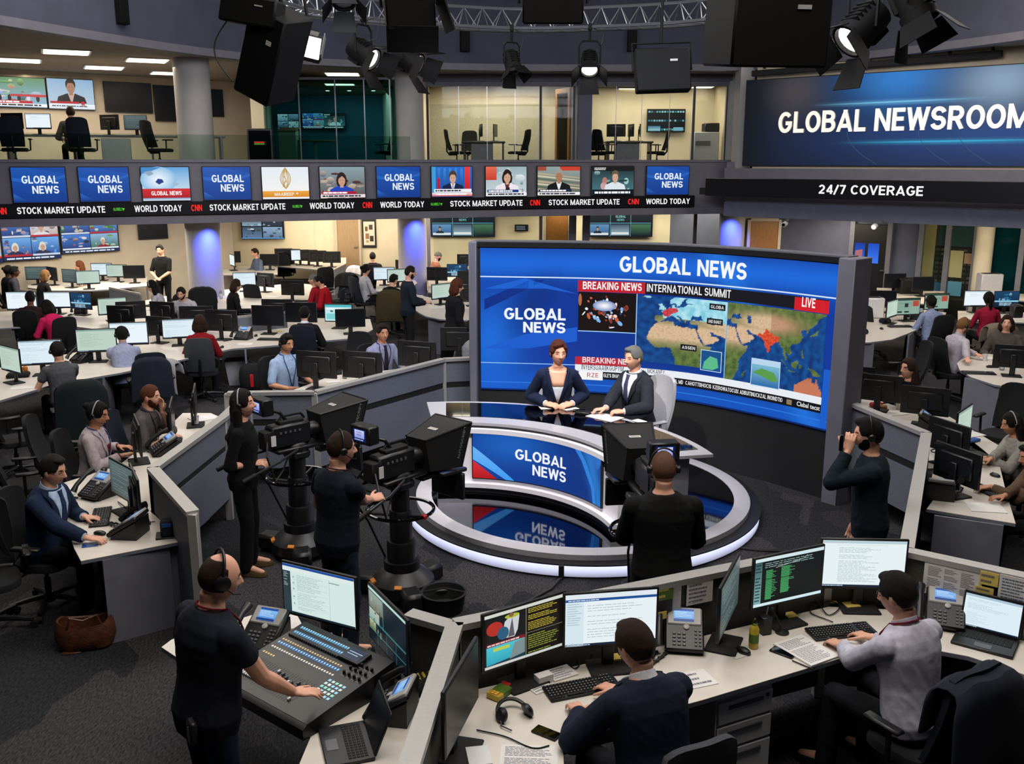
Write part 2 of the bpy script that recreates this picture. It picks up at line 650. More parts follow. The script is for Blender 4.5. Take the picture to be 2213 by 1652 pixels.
FASC=Path([(-9.4,11.5),(-8.3,16.2),(-5.6,22.0),(-1.0,24.1),(4.2,24.3),(6.1,23.7),(9.2,18.3),(10.5,12)])
WALLL=Path([(-17,20.5),(-14.5,22.6),(-8.1,28.01)],False)
RWALL=Path([(5.75,23.5),(10.3,19.35),(15,15.06)],False)
RBACK=Path([(4.6,28.6),(7.2,26.4),(16.5,18.6)],False)
BACKY=29.2
ZC,ZM=5.95,3.55
fm=bpy.data.materials.new('carpet_tiles')
fm.use_nodes=True
nt=fm.node_tree
b=nt.nodes['Principled BSDF']
b.inputs['Roughness'].default_value=.9
b.inputs['Specular IOR Level'].default_value=.2
tc=nt.nodes.new('ShaderNodeTexCoord')
mp=nt.nodes.new('ShaderNodeMapping')
mp.inputs['Rotation'].default_value=(0,0,.6)
mp.inputs['Scale'].default_value=(2.6,1.5,1)
vo=nt.nodes.new('ShaderNodeTexVoronoi')
vo.distance='CHEBYCHEV'
vo.inputs['Scale'].default_value=.8
n1=nt.nodes.new('ShaderNodeTexNoise')
n1.inputs['Scale'].default_value=75
n1.inputs['Detail'].default_value=2
n2=nt.nodes.new('ShaderNodeTexNoise')
n2.inputs['Scale'].default_value=1.6
nt.links.new(tc.outputs['Object'],mp.inputs[0])
nt.links.new(mp.outputs[0],vo.inputs['Vector'])
mp2=nt.nodes.new('ShaderNodeMapping')
mp2.inputs['Rotation'].default_value=(0,0,.9)
mp2.inputs['Scale'].default_value=(1,.35,1)
nt.links.new(tc.outputs['Object'],mp2.inputs[0])
nt.links.new(mp2.outputs[0],n1.inputs['Vector'])
nt.links.new(tc.outputs['Object'],n2.inputs['Vector'])
r1=nt.nodes.new('ShaderNodeValToRGB')
r1.color_ramp.interpolation='CONSTANT'
r1.color_ramp.elements[0].color=lin('202125')
r1.color_ramp.elements[1].position=.5
r1.color_ramp.elements[1].color=lin('302f33')
e=r1.color_ramp.elements.new(.72)
e.color=lin('28282d')
nt.links.new(vo.outputs['Color'],r1.inputs[0])
mx=nt.nodes.new('ShaderNodeMix')
mx.data_type='RGBA'
mx.blend_type='MULTIPLY'
mx.inputs['Factor'].default_value=.85
r2=nt.nodes.new('ShaderNodeValToRGB')
r2.color_ramp.elements[0].position=.3
r2.color_ramp.elements[0].color=(.3,.29,.28,1)
r2.color_ramp.elements[1].position=.72
r2.color_ramp.elements[1].color=(2.3,2.2,2.05,1)
nt.links.new(n1.outputs['Fac'],r2.inputs[0])
nt.links.new(r1.outputs[0],mx.inputs['A'])
nt.links.new(r2.outputs[0],mx.inputs['B'])
nt.links.new(mx.outputs['Result'],b.inputs['Base Color'])
bp=nt.nodes.new('ShaderNodeBump')
bp.inputs['Strength'].default_value=.4
nt.links.new(n1.outputs['Fac'],bp.inputs['Height'])
nt.links.new(bp.outputs['Normal'],b.inputs['Normal'])
MATS['carpet_tiles']=fm
structure('floor',MB().box((0,15,-.1),(44,40,.2),'carpet_tiles'))
mb=MB()
mb.wall(FASC.sub(0),ZC,9.4,.25,'fascia_grey')
mb.wall(FASC.sub(.03),ZC-.05,ZC+.1,.28,'band_grey')
structure('wall_atrium',mb)
mb=MB()
A=[V((p.x,p.y,ZC))for p in FASC.sub(-.05)]
c=V((.5,14,ZC))
Bp=[c+(p-c)*2.6 for p in A]
Bp=[V((p.x,p.y,ZC))for p in Bp]
mb.strip(A,Bp,'ceiling_beige')
structure('ceiling',mb)
mat('ceiling_black','0a0b10',.9)
structure('ceiling_upper',MB().box((0,13,9.5),(40,40,.1),'ceiling_black'))
mb=MB()
A=[V((p.x,p.y,ZM))for p in BAND.sub(-.1,n=40)]
Bq=[V((p.x*1.05+(1 if i>30 else-6*(1-i/30)),p.y+12-i*.1,ZM))for i,p in enumerate(A)]
vs=A+Bq
mb.loft([[a,b_,b_-V((0,0,.35)),a-V((0,0,.35))]for a,b_ in zip(A,Bq)],'grey_board')
structure('floor_gallery',mb)
mb=MB()
mb.wall(BAND.sub(0),2.48,3.78,.22,'band_grey')
mb.wall(BAND.sub(.03),3.74,3.8,.3,'band_grey')
mb.wall(BAND.sub(.05),2.46,2.62,.25,'band_grey')
structure('wall_balustrade',mb)
mb=MB()
mb.wall([BAND.pt(d,-.14)for d in[BAND.s_at_u(-60,4)+(BAND.s_at_u(890,4)-BAND.s_at_u(-60,4))*i/20 for i in range(21)]],3.78,4.32,-.012,'balustrade_glass')
structure('window_1',mb)
structure('wall_left',MB().wall(WALLL.p,0,2.6,.2,'wall_beige'))
structure('wall_gallery_left',MB().wall(WALLL.p[:2]+[V((-6.7,29.2))],2.6,6.3,.2,'wall_beige'))
structure('wall_return',MB().wall([(-8.1,28.05),(-9.6,33)],0,2.6,.15,'wall_beige'))
mb=MB()
mb.box((1.5,33.3,1.3),(26,.2,2.6),'wall_cream')
structure('wall_back',mb)
structure('wall_gallery',MB().box((1.5,BACKY+.6,4.9),(17,.2,2.8),'wall_cream'))
mb=MB()
mb.wall(RBACK.p,0,2.62,.2,'wall_blue_grey')
structure('wall_right',mb)
mb=MB()
mb.wall(RWALL.sub(0),3.56,6.4,.25,'wall_beige')
structure('wall_sign',mb)
mb=MB()
mb.wall(RWALL.sub(.25,-.6),3.36,3.6,.6,'band_grey')
mb.wall(RWALL.sub(.1,-.6),2.5,3.4,.45,'band_grey')
mb.wall(RWALL.sub(.2,-.6),2.46,2.8,.5,'wall_blue_grey')
structure('trim_1',mb)
p=PY(1597,300,24.6)
mb=MB()
mb.box((p.x,24.3,4.9),(.34,.6,2.9),'column_white')
structure('trim_2',mb)
structure('trim_3',MB().box((5.85,24.5,3.1),(.9,.8,1.3),'band_grey',(0,0,-.3),b=.02))
def column(name,u,v,Y,r,glow):
 q=PY(u,v,Y)
 mb=MB()
 mb.lathe([(r+.03,0),(r+.03,.05),(r,.06),(r,ZC)],'column_white',n=40)
 o=structure(name,mb)
 o.location=(q.x,q.y,0)
 if glow:
  lp=bpy.data.lights.new('uplight','SPOT')
  lp.energy=300
  lp.color=(.05,.09,1)
  lp.spot_size=rad(70)
  lp.spot_blend=1
  lp.shadow_soft_size=.05
  lo=bpy.data.objects.new('column_spot',lp)
  COL.objects.link(lo)
  t=V((-q.x,-q.y,0)).normalized()
  t=(t+V((.35 if q.x<0 else-.1,0,0))).normalized()
  lo.location=(q.x+t.x*.85,q.y+t.y*.85,2.4)
  d=V((q.x+t.x*.2,q.y+t.y*.2,1.65))-lo.location
  lo.rotation_euler=d.to_track_quat('-Z','Y').to_euler()
 return o
column('column_left',436,470,22.0,.385,True)
column('column_middle',889,460,25.3,.37,True)
column('column_right',1583,470,26.0,.34,True)
for i,(u,v,w,lab)in enumerate([(40,129,.62,'left end of the picture, above the two lit televisions'),(143,111,.62,'above the two lit televisions, nearer the hall edge'),(225,145,.6,'in front of the first black television'),(318,129,.6,'just left of the white column'),(362,157,.55,'half hidden behind the white column'),(740,159,.6,'in front of the teal glass studio'),(735,182,.6,'over the teal glass studio, middle of the row of three'),(757,193,.5,'over the teal glass studio, rearmost of the row of three')]):
 q=P(u,v,ZC)
 t=thing('ceiling_light','bright recessed ceiling panel '+lab,'ceiling light',(q.x,q.y,ZC-.012),.45 if u<500 else.1,'ceiling panels of the gallery')
 MB().box((0,0,0),(w*1.5,w*1.5,.02),'white_paint').build('frame',t)
 MB().box((0,0,-.012),(w*1.36,w*1.36,.012),'troffer').build('diffuser',t)
def wall_box(name,a,b_,z0,z1,m,th=.12):
 return structure(name,MB().wall([a,b_],z0,z1,th,m))
def gx(u,Y):
 return PY(u,300,Y).x
GY=25.9
wall_box('wall_studio_back',(gx(590,28.5),28.5),(gx(838,28.5),28.5),ZM,ZC-.35,'teal_wall')
wall_box('wall_studio_side',(gx(575,25),25.0),(gx(588,28.5),28.5),ZM,ZC,'wall_cream')
wall_box('wall_studio_end',(gx(858,26),26.0),(gx(838,28.6),28.6),ZM,ZC,'wall_cream')
mat('soffit_dark','55503f',.8)
structure('ceiling_studio',MB().box((gx(712,27),27.0,ZC-.33),(3.9,3.2,.04),'soffit_dark'))
mb=MB()
for u in(575,650,728,790,845):
 mb.box((gx(u,25.0),25.0,(ZM+5.75)/2),(.03,.03,5.75-ZM),'steel')
mb.box((gx(712,25),25.0,5.78),(gx(860,25)-gx(570,25),.06,.06),'grey_board')
o=structure('window_2',mb)
MB().box((gx(712,25),25.0,(ZM+5.75)/2),(gx(860,25)-gx(570,25),.014,5.75-ZM),'teal_glass').build('pane',o)
structure('trim_4',MB().box((gx(563,25),25.0,4.8),(.32,.35,2.5),'wall_cream'))
for k,(u0,u1,nm)in enumerate(((925,1240,'3'),(1270,1568,'4'))):
 x0,x1=gx(u0,GY),gx(u1,GY)
 mb=MB()
 mb.box(((x0+x1)/2,GY,5.72),(x1-x0+.1,.16,.12),'band_grey')
 mb.box(((x0+x1)/2,GY,5.88),(x1-x0+.3,.3,.2),'band_grey')
 for u in([925,1168,1240]if k==0 else[1270,1497,1568]):
  mb.box((gx(u,GY),GY,(ZM+5.7)/2),(.06,.07,5.7-ZM),'dark_board')
 for u in([992,1053,1113]if k==0 else[1330,1385,1445]):
  mb.box((gx(u,GY),GY,(ZM+5.7)/2),(.012,.02,5.7-ZM),'steel')
 o=structure('window_'+nm,mb)
 MB().box(((x0+x1)/2,GY,(ZM+5.7)/2),(x1-x0,.012,5.7-ZM),'clear_glass').build('pane',o)
structure('wall_office_mid',MB().box((gx(1254,27.5),27.6,4.75),(.36,3.6,2.4),'wall_blue_grey'))
structure('wall_office_left',MB().box((gx(912,27.3),27.6,4.75),(.2,3.6,2.4),'wall_cream'))
structure('wall_office_right',MB().box((gx(1580,27),27.6,4.75),(.2,3.6,2.4),'wall_cream'))
structure('wall_office_back',MB().box((gx(1240,29),29.0,4.75),(9.4,.1,2.4),'wall_cream'))
mat('screen_wall','a8a58f',.5)
structure('trim_5',MB().box((gx(1045,28.9),28.88,4.5),(3.35,.04,1.75),'screen_wall'))
t=thing('office_door','open timber framed glass door of the first upstairs glass office','door',(gx(1232,26),26.05,ZM),rad(112),None)
mb=MB()
for x in(.06,.84):
 mb.box((x,0,1.05),(.12,.05,2.1),'wood')
for z in(.1,2.04):
 mb.box((.45,0,z),(.66,.05,.16 if z<1 else.12),'wood')
mb.build('frame',t)
MB().box((.45,0,1.07),(.66,.012,1.8),'clear_glass').build('pane',t)
MB().box((.8,-.06,1.05),(.03,.08,.2),'steel').build('handle',t)
for i,(u,v,lab)in enumerate([(1042,192,'front one in the left glass office'),(1032,207,'rear one in the left glass office'),(1190,193,'by the timber door, front one'),(1183,207,'by the timber door, rear one'),(1357,191,'front left in the right glass office'),(1362,205,'rear left in the right glass office'),(1518,187,'front right in the right glass office'),(1520,200,'rear right in the right glass office')]):
 q=P(u,v,5.84)
 t=thing('ceiling_light','rectangular white ceiling light, '+lab,'ceiling light',(q.x,q.y,5.83),0,'ceiling panels of the glass offices')
 MB().box((0,0,0),(.62,.5,.03),'white_paint').build('frame',t)
 MB().box((0,0,-.016),(.56,.44,.012),'troffer').build('diffuser',t)
structure('ceiling_office',MB().box((gx(1245,27.5),27.5,5.9),(9.6,3.2,.08),'ceiling_beige'))
for u in(708,755,807,868):
 q=PY(u,203,26.5)
 t=thing('downlight','tiny round downlight in the teal studio soffit','downlight',(q.x,q.y,5.59),0,'downlights of the teal studio')
 MB().lathe([(.07,0),(.07,.03),(.055,.03)],'white_paint',n=14).build('rim',t)
 MB().lathe([(.05,-.004),(.05,.004)],'lamp_white',n=14).build('lens',t)
x0,x1=gx(930,26),gx(1575,26)
mb=MB()
mb.box(((x0+x1)/2,26.4,2.5),(x1-x0,.14,.2),'band_grey')
for u in(922,1170,1240,1270,1510,1568):
 mb.box((gx(u,26.4),26.4,1.25),(.09 if u not in(1240,1270)else.2,.1,2.5),'dark_board' if u in(1170,1510)else 'band_grey')
o=structure('window_5',mb)
MB().box(((x0+x1)/2,26.4,1.25),(x1-x0,.012,2.5),'clear_glass').build('pane',o)
def back_door(u0,u1,v0,Y,label,m,extra=None,top=2.15):
 xa,xb=PY(u0,v0,Y).x,PY(u1,v0,Y).x
 t=thing('wall_door',label,'door',((xa+xb)/2,Y,0))
 w=xb-xa
 MB().box((0,-.03,top/2),(w,.06,top),m,b=.01).build('leaf',t)
 mb=MB()
 for sx in(-1,1):
  mb.box((sx*(w/2+.04),-.03,top/2),(.08,.1,top+.08),'wall_beige')
 mb.box((0,-.03,top+.04),(w,.1,.08),'wall_beige')
 mb.build('frame',t)
 MB().box((w*.36,-.09,1.05),(.12,.05,.03),'steel').build('handle',t)
 return t
structure('wall_entrance',MB().box((gx(760,31.6),31.6,1.3),(gx(850,31.6)-gx(655,31.6),.16,2.6),'wall_cream'))
back_door(728,774,470,31.48,'tan door beside the framed picture under the gallery','door_tan',top=2.45)
back_door(1622,1682,470,26.0,'orange brown wooden door right of the right blue-lit column','wood',top=2.2)
structure('wall_corner',MB().box((gx(1640,26.2),26.15,1.3),(gx(1690,26)-gx(1590,26),.1,2.6),'wall_beige'))
structure('wall_lobby',MB().box((gx(1730,27),27.2,1.3),(2.0,.1,2.6),'wall_cream'))
back_door(1180,1228,470,27.2,'timber framed glazed door downstairs in the middle glass front','wood',top=2.3)
structure('wall_downstairs',MB().box((gx(1240,28.5),28.6,1.3),(8.8,.1,2.6),'wall_cream'))
t=thing('picture_frame','black framed poster on the cream wall beside the tan door','picture',(PY(797,505,31.4).x,31.49,PY(797,505,31.4).z))
MB().box((0,0,0),(.46,.04,.92),'black_plastic',b=.008).build('frame',t)
g=Gfx(.36,.76,'cfc8b8')
for q in[(.05,.45,.14,.6,'6b4a2e'),(.18,.5,.3,.66,'3c3a36'),(.06,.2,.18,.38,'8a6a45'),(.2,.12,.32,.3,'2a2622'),(.08,.08,.16,.16,'a08a6a')]:
 g.rect(q[0],q[1],q[2],q[3],q[4])
g.build('print',t,fn=lambda x,y,k:V((x-.18,-.022-k,y-.38)),material=PRINT)
t=thing('exit_sign','small dark emergency exit sign with a white running figure','sign',(PY(703,466,31.4).x,31.5,2.3))
MB().box((0,0,0),(.2,.05,.16),'black_plastic').build('housing',t)
g=Gfx(.18,.14,'10140f').ell(.09,.11,.014,.014,'e8f0e8').poly([(.05,.03),(.08,.06),(.08,.09),(.1,.09),(.11,.06),(.14,.03),(.12,.03),(.1,.05),(.07,.03)],'e8f0e8')
g.build('face',t,fn=lambda x,y,k:V((x-.09,-.027-k,y-.07)))
t=thing('equipment_rack','dark equipment rack against the back wall right of the orange brown door','rack',(PY(1735,520,26.6).x-.1,26.75,0),-.05)
MB().box((0,0,1.05),(1.15,.6,2.1),'black_plastic',b=.01).build('cabinet',t)
g=Gfx(1.05,1.9,'07080a')
for i in range(26):
 for j in range(2):
  y=.06+i*.07
  x=.04+j*.54
  g.rect(x,y,x+.44,y+.045,R.choice(['14171b','1b2026','0f1114','20252b']))
  if R.random()<.4:
   g.rect(x+.05,y+.015,x+R.uniform(.1,.35),y+.03,R.choice(['2a5f8a','7f9aa8','3aa0c8','88939a']),2)
g.rect(.6,.5,.9,.75,'b8d8e8',3)
g.build('front',t,fn=lambda x,y,k:V((x-.52,-.31-k,y+.1)))
def on(path,u,z,k=0):
 d=path.s_at_u(u,z)
 q=path.pt(d,k,z)
 return q,path.rz(d)
q,a=on(RBACK,1878,1.5,.05)
t=thing('studio_door','black door with two bright blue glass panes in the grey wall','door',(q.x,q.y,0),a)
MB().box((0,0,1.1),(1.0,.08,2.2),'black_plastic',b=.01).build('leaf',t)
g=Gfx(.62,.5)
g.rect(0,0,.26,.5,'2f6ae0',1,'1238a0').rect(.34,0,.62,.5,'3a7af0',1,'1a4ac0').poly([(.02,.1),(.2,.16),(.2,.34),(.02,.3)],'b06a6a',2)
g.build('pane',t,fn=lambda x,y,k:V((x-.34,-.045-k,y+1.22)))
MB().box((.4,-.06,1.05),(.1,.04,.03),'steel').build('handle',t)
mb=MB()
for u in(1842,1922):
 d=RBACK.s_at_u(u,1.5)
 q=RBACK.pt(d,.04,1.3)
 mb.box(q,(.12,.12,2.6),'grey_board',(0,0,RBACK.rz(d)))
structure('trim_6',mb)
for nm,u0,u1,m in(('6',1992,2108,'clear_glass'),('7',2122,2300,'teal_glass')):
 d0,d1=RBACK.s_at_u(u0,1.5),RBACK.s_at_u(u1,1.5)
 mb=MB()
 for d in(d0,(d0+d1)/2,d1):
  q=RBACK.pt(d,.1,1.3)
  mb.box(q,(.12,.12,2.6),'grey_board',(0,0,RBACK.rz(d)))
 o=structure('window_'+nm,mb)
 q0,q1=RBACK.pt(d0,.1),RBACK.pt(d1,.1)
 MB().wall([q0,q1],.0,2.55,.012,m).build('pane',o)
 if nm=='6':
  g=Gfx(d1-d0,2.4,'3a3526')
  W=d1-d0
  g.rect(0,0,W*.25,2.4,'a59a6c').rect(W*.25,.5,W,1.75,'131312').rect(W*.3,1.75,W,2.4,'27484c')
  for i in range(9):
   for j in range(7):
    g.rect(W*(.27+j*.1),.75+i*.11,W*(.27+j*.1+.075),.81+i*.11,R.choice(['35332c','45423a','2a2925','5a564a']),2)
  g.rect(W*.45,1.0,W*.78,1.65,'d8c89a',3).rect(W*.8,1.35,W*.95,1.6,'c89a7a',3).rect(W*.3,.62,W*.5,.85,'3a6a90',3).rect(W*.55,.55,W*.8,.9,'6fb0d8',3)
  g.rect(0,0,W,.45,'1a1815',2).rect(W*.05,.42,W*.5,.5,'c0a868',3)
  g.build('shelving',o,fn=lambda x,y,k:RBACK.pt(d0+x,.02+k,y),material=PRINT)
 else:
  W=d1-d0
  MB().wall([RBACK.pt(d0,.02),RBACK.pt(d1,.02)],0,2.5,.012,'teal_wall').build('curtain',o)
q,a=on(RBACK,2128,1.3,.25)
structure('column_cream',MB().lathe([(.2,0),(.2,2.6)],'wall_cream',c=(q.x,q.y,0),n=24))
for u,v,lab in((1719,447,'small white security camera under the gallery left of the ledge'),(1912,446,'pale floodlight under the black coverage strip')):
 q,a=on(RWALL,u,2.5,.35)
 t=thing('security_camera',lab,'camera',(q.x,q.y,2.46 if u<1800 else 2.5),a)
 MB().box((0,0,-.03),(.22 if u>1800 else.08,.1,.06),'grey_plastic',b=.01).build('mount',t)
 MB().cyl((-.05,0,-.1),(-.05,-.1,-.13),.06,'white_plastic').build('head',t)
 MB().cyl((-.05,-.095,-.128),(-.05,-.115,-.136),.04,'troffer' if u>1800 else 'black_gloss').build('lens',t)
def pic_logo(w,h,fs=.36):
 g=Gfx(w,h,'123a8c','1b55b0')
 g.poly([(0,h*.25),(w*.25,h*.05),(w*.6,0),(0,0)],'0e3078',1,'2c6cc8')
 g.poly([(0,h*.62),(w*.5,h*.5),(w,h*.72),(w,h*.8),(w*.5,h*.58),(0,h*.72)],'2460ba',1)
 g.poly([(w*.3,h),(w,h*.82),(w,h)],'17479e',1)
 g.text('GLOBAL',w*.86,h*.54,h*.225,'e8f0fa',3,'r',wid=w*.68)
 g.text('NEWS',w*.86,h*.25,h*.225,'e8f0fa',3,'r',wid=w*.5)
 return g
def bust(g,x,y,s,hair,skin,suit,shirt=None,tie=None,long=False,k=3):
 if long:
  g.ell(x,y+s*1.25,s*.52,s*.72,hair,k)
 g.poly([(x-s*1.25,y),(x-s*1.1,y+s*.5),(x-s*.35,y+s*.8),(x+s*.35,y+s*.8),(x+s*1.1,y+s*.5),(x+s*1.25,y)],suit,k+1)
 if shirt:
  g.poly([(x-s*.28,y+s*.8),(x+s*.28,y+s*.8),(x+s*.05,y+s*.05),(x-s*.05,y+s*.05)],shirt,k+2)
 if tie:
  g.poly([(x-s*.06,y+s*.72),(x+s*.06,y+s*.72),(x+s*.08,y+s*.1),(x-s*.08,y+s*.1)],tie,k+3)
 g.rect(x-s*.16,y+s*.65,x+s*.16,y+s,skin,k+3)
 g.ell(x,y+s*1.55,s*.42,s*.55,hair,k+2)
 g.ell(x,y+s*1.28,s*.34,s*.47,skin,k+4)
 if not long:
  g.poly([(x-s*.36,y+s*1.45),(x-s*.2,y+s*1.68),(x+s*.2,y+s*1.68),(x+s*.36,y+s*1.45),(x+s*.3,y+s*1.85),(x,y+s*2),(x-s*.3,y+s*1.85)],hair,k+5)
 else:
  g.poly([(x-s*.4,y+s*1.1),(x-s*.28,y+s*1.5),(x+s*.05,y+s*1.72),(x+s*.3,y+s*1.5),(x+s*.4,y+s*1.1),(x+s*.42,y+s*1.8),(x,y+s*2.02),(x-s*.42,y+s*1.8)],hair,k+5)
 for e in(-1,1):
  g.ell(x+e*s*.13,y+s*1.33,s*.05,s*.025,'3a2a22',k+6,8)
 g.rect(x-s*.09,y+s*1.03,x+s*.09,y+s*1.06,'9a5a50',k+6)
 return g
def lower(g,w,h,c1,c2,txt='ffffff',seed=1):
 g.rect(w*.03,h*.13,w*.8,h*.22,c1,12).rect(0,h*.02,w,h*.12,c2,12)
 g.lines(w*.06,h*.14,w*.7,h*.21,1,txt,14,.7,.2,seed)
 g.lines(w*.04,h*.035,w*.94,h*.105,1,'30303a' if c2>'a' else 'f0f0f0',14,.7,.1,seed+1)
 return g
def scatter(g,w,h,cols,n,seed,k=1,y0=0,lo=.05,hi=.25):
 r=random.Random(seed)
 for i in range(n):
  x,y=r.uniform(-.02,.9)*w,r.uniform(y0,.9)*h
  a,b=r.uniform(lo,hi)*w*.5,r.uniform(lo,hi)*h*.5
  x,y=min(max(x,a),w-a),min(max(y,b),h-b)
  if i%3:
   g.ell(x,y,a,b,r.choice(cols),k+i*.03,12,r.choice(cols))
  else:
   g.poly([(x-a,y-b),(x+a*.6,y-b),(x+a,y+b*.5),(x,y+b),(x-a*.8,y+b*.3)],r.choice(cols),k+i*.03,r.choice(cols))
 return g
def pic_news(kind,w,h):
 if kind=='logo':
  return pic_logo(w,h)
 if kind=='globe':
  g=Gfx(w,h,'dcecf6','5aa0d6')
  g.glow(w*.35,h*.62,w*.38,h*.4,'f4fafe','86bce2',1).poly([(0,h),(0,h*.8),(w*.2,h*.88),(w*.42,h)],'3f86c4',2)
  g.poly([(w*.28,h*.56),(w*.34,h*.66),(w*.43,h*.64),(w*.46,h*.55),(w*.4,h*.52),(w*.36,h*.48)],'1c3d86',3)
  g.poly([(w*.05,h*.86),(w*.2,h*.9),(w*.26,h*.8),(w*.15,h*.74)],'8fa6b8',3).poly([(w*.62,h*.55),(w*.8,h*.5),(w*.7,h*.44)],'9fb8c8',3)
  g.rect(0,h*.06,w,h*.36,'a81420',4,'d02a30').rect(0,0,w,h*.08,'d8e4ee',5,'6f9cc4')
  g.text('GLOBAL NEWS',w*.5,h*.16,h*.125,'ffffff',6,'c',wid=w*.64)
  return g
 if kind=='gold':
  g=Gfx(w,h,'f6f4ee','e2eaf2')
  gold='b8964a'
  cx,cy=w*.5,h*.58
  for sg in(-1,1):
   for r0,o in((.2,0),(.14,.02),(.08,.03)):
    pts=[(cx+sg*w*r0*math.sin(PI*t)*(1-.25*t)*.62,cy-h*.26+h*.66*t*(1-o))for t in[i/14 for i in range(15)]]
    g.line(pts,h*.022,gold,3+r0)
  g.line([(cx-w*.06,cy-h*.2),(cx+w*.01,cy+h*.02),(cx-w*.03,cy+h*.14)],h*.03,gold,4)
  g.line([(cx+w*.05,cy-h*.16),(cx-w*.01,cy+h*.1),(cx,cy+h*.36)],h*.025,'d2b878',4)
  g.rect(0,h*.06,w,h*.25,'d8871f',3,'eaa640').rect(0,0,w,h*.06,'e8ecf0',4)
  g.text('MAAIREEP',w*.46,h*.1,h*.1,'f6efe0',5,'c',wid=w*.42)
  g.ell(w*.74,h*.17,h*.03,h*.03,'f6efe0',5,10)
  return g
 if kind=='woman_blue':
  g=Gfx(w,h,'5a4a44','8aa0a8')
  scatter(g,w,h,['7a2a2a','9a8a7a','c8b8a8','4a5a6a','6a3a3a','b8a898','2a2a30'],26,3)
  bust(g,w*.48,h*.12,h*.34,'2a1c18','c89a80','1d45b8',None,None,True)
  return lower(g,w,h,'b01a2a','e8dcdc',seed=4)
 if kind=='man_blue':
  g=Gfx(w,h,'1a4a9a','2a6ac8')
  for i in range(5):
   g.rect(w*(.15+i*.14),h*.2,w*(.21+i*.14),h*.95,'14387a',1,'3a86d8')
  g.rect(0,h*.15,w*.1,h,'3f9ad8',2).rect(w*.82,h*.1,w*.95,h,'c01824',2,'e83a40').rect(w*.14,h*.2,w*.2,h*.62,'c01824',2)
  bust(g,w*.52,h*.2,h*.32,'4a3a30','d0a48c','10204a','e8ecf4','9a8a98')
  g.rect(0,h*.02,w,h*.14,'d83a30',12,'f0f0f0').rect(w*.05,h*.15,w*.98,h*.26,'f4f4f6',12)
  return g.lines(w*.08,h*.17,w*.8,h*.24,1,'28304a',14,.7,.2,5).lines(w*.1,h*.05,w*.9,h*.12,1,'ffffff',14,.6,.1,9)
 if kind=='woman_white':
  g=Gfx(w,h,'c8d4d8','9ab0b8')
  scatter(g,w,h,['e0e8ea','8aa4ae','b8c8cc','5a7a88','d8dce0'],22,5)
  g.rect(0,h*.55,w*.26,h,'c83a2a',3,'e06a50')
  bust(g,w*.52,h*.16,h*.36,'241a18','d0a088','ece4ea','5a2a30',None,True)
  g.rect(w*.48,h*.2,w*.58,h*.3,'30181c',10)
  return lower(g,w,h,'1a3a7a','f0f2f4',seed=6)
 if kind=='man_black':
  g=Gfx(w,h,'6a6a52','90a0a0')
  for i in range(7):
   g.poly([(0,h*(.2+i*.09)),(w,h*(.05+i*.09)),(w,h*(.08+i*.09)),(0,h*(.26+i*.09))],['b8a888','5a6a5a','d0c4a4'][i%3],1+i*.05)
  g.rect(w*.52,h*.86,w,h,'c8402a',3).rect(0,h*.86,w*.2,h,'a04a3a',3)
  bust(g,w*.5,h*.18,h*.36,'9a9890','a87860','14161a','e4ecf0')
  return lower(g,w,h,'1a2a4a','f2f0f6',seed=8)
 if kind=='man_white':
  g=Gfx(w,h,'4a7a86','1a2428')
  scatter(g,w,h,['2a3a34','5aa0a8','9ac8c8','34524a','16201e'],24,8)
  g.rect(0,h*.84,w,h,'101418',3).lines(w*.05,h*.87,w*.4,h*.97,2,'e8e8e8',4,.6,.3,2)
  bust(g,w*.55,h*.2,h*.32,'6a5a44','d0a890','dce4ec')
  g.ell(w*.3,h*.5,w*.06,h*.13,'b87a6a',3).ell(w*.28,h*.32,w*.08,h*.14,'c8a0a0',3)
  g.rect(0,0,w,h*.2,'0a1220',11)
  return g.lines(w*.06,h*.05,w*.95,h*.14,1,'f0f4f8',14,.8,.05,3)
 if kind=='man_dark':
  g=Gfx(w,h,'b8ccdc','8ab0d0')
  for i in range(4):
   g.rect(w*i/4,h*.15,w*(i/4+.01),h,'a0b8cc',1)
  bust(g,w*.5,h*.2,h*.4,'2a2420','a87a64','1a1c28','c8a898')
  g.rect(w*.03,h*.18,w*.66,h*.25,'b82030',12).rect(0,.0,w,h*.16,'d8e0e8',12,'f0f4f8').rect(w*.7,h*.1,w*.78,h*.26,'c02030',12)
  return g.lines(w*.06,h*.06,w*.9,h*.13,1,'5a6a7a',14,.6,.1,3)
 if kind=='crowd':
  g=Gfx(w,h,'90b8d8','5a8a5a')
  scatter(g,w,h,['d8d0c8','c06a70','6a9ad0','3a5a3a','88b878','a8c8e0','e8c8c0'],26,11)
  for i in range(7):
   g.ell(w*(.1+i*.13),h*.3,w*.025,h*.12,R.choice(['1a1a22','d8d8e0','b03a4a','2a2a30']),4)
  g.rect(w*.02,h*.12,w*.45,h*.2,'c03040',5).rect(w*.5,h*.36,w,h*.44,'c03a40',5)
  return lower(g,w,h,'c02838','f4f0f2',seed=12)
 if kind=='quad':
  g=Gfx(w,h,'0c1420')
  for i in range(2):
   for j in range(2):
    x,y,a,b_=w*(.02+i*.49),h*(.04+j*.48),w*.46,h*.44
    s=Gfx(a,b_,R.choice(['5a7a9a','26303e','88a0b4']),R.choice(['c0ccd8','3a4a5e','8aa8c4']))
    scatter(s,a,b_,['202a36','9ab4c8','4a6a4a','c8d0d8','14181e','6a5a7a'],9,i*2+j+4)
    g.v+=[(p[0]+x,p[1]+y,p[2]+1)for p in s.v]
    o=len(g.v)-len(s.v)
    g.f+=[[q+o for q in f]for f in s.f]
    g.c+=s.c
  return g.rect(0,0,w,h*.035,'5aa0d8',3)
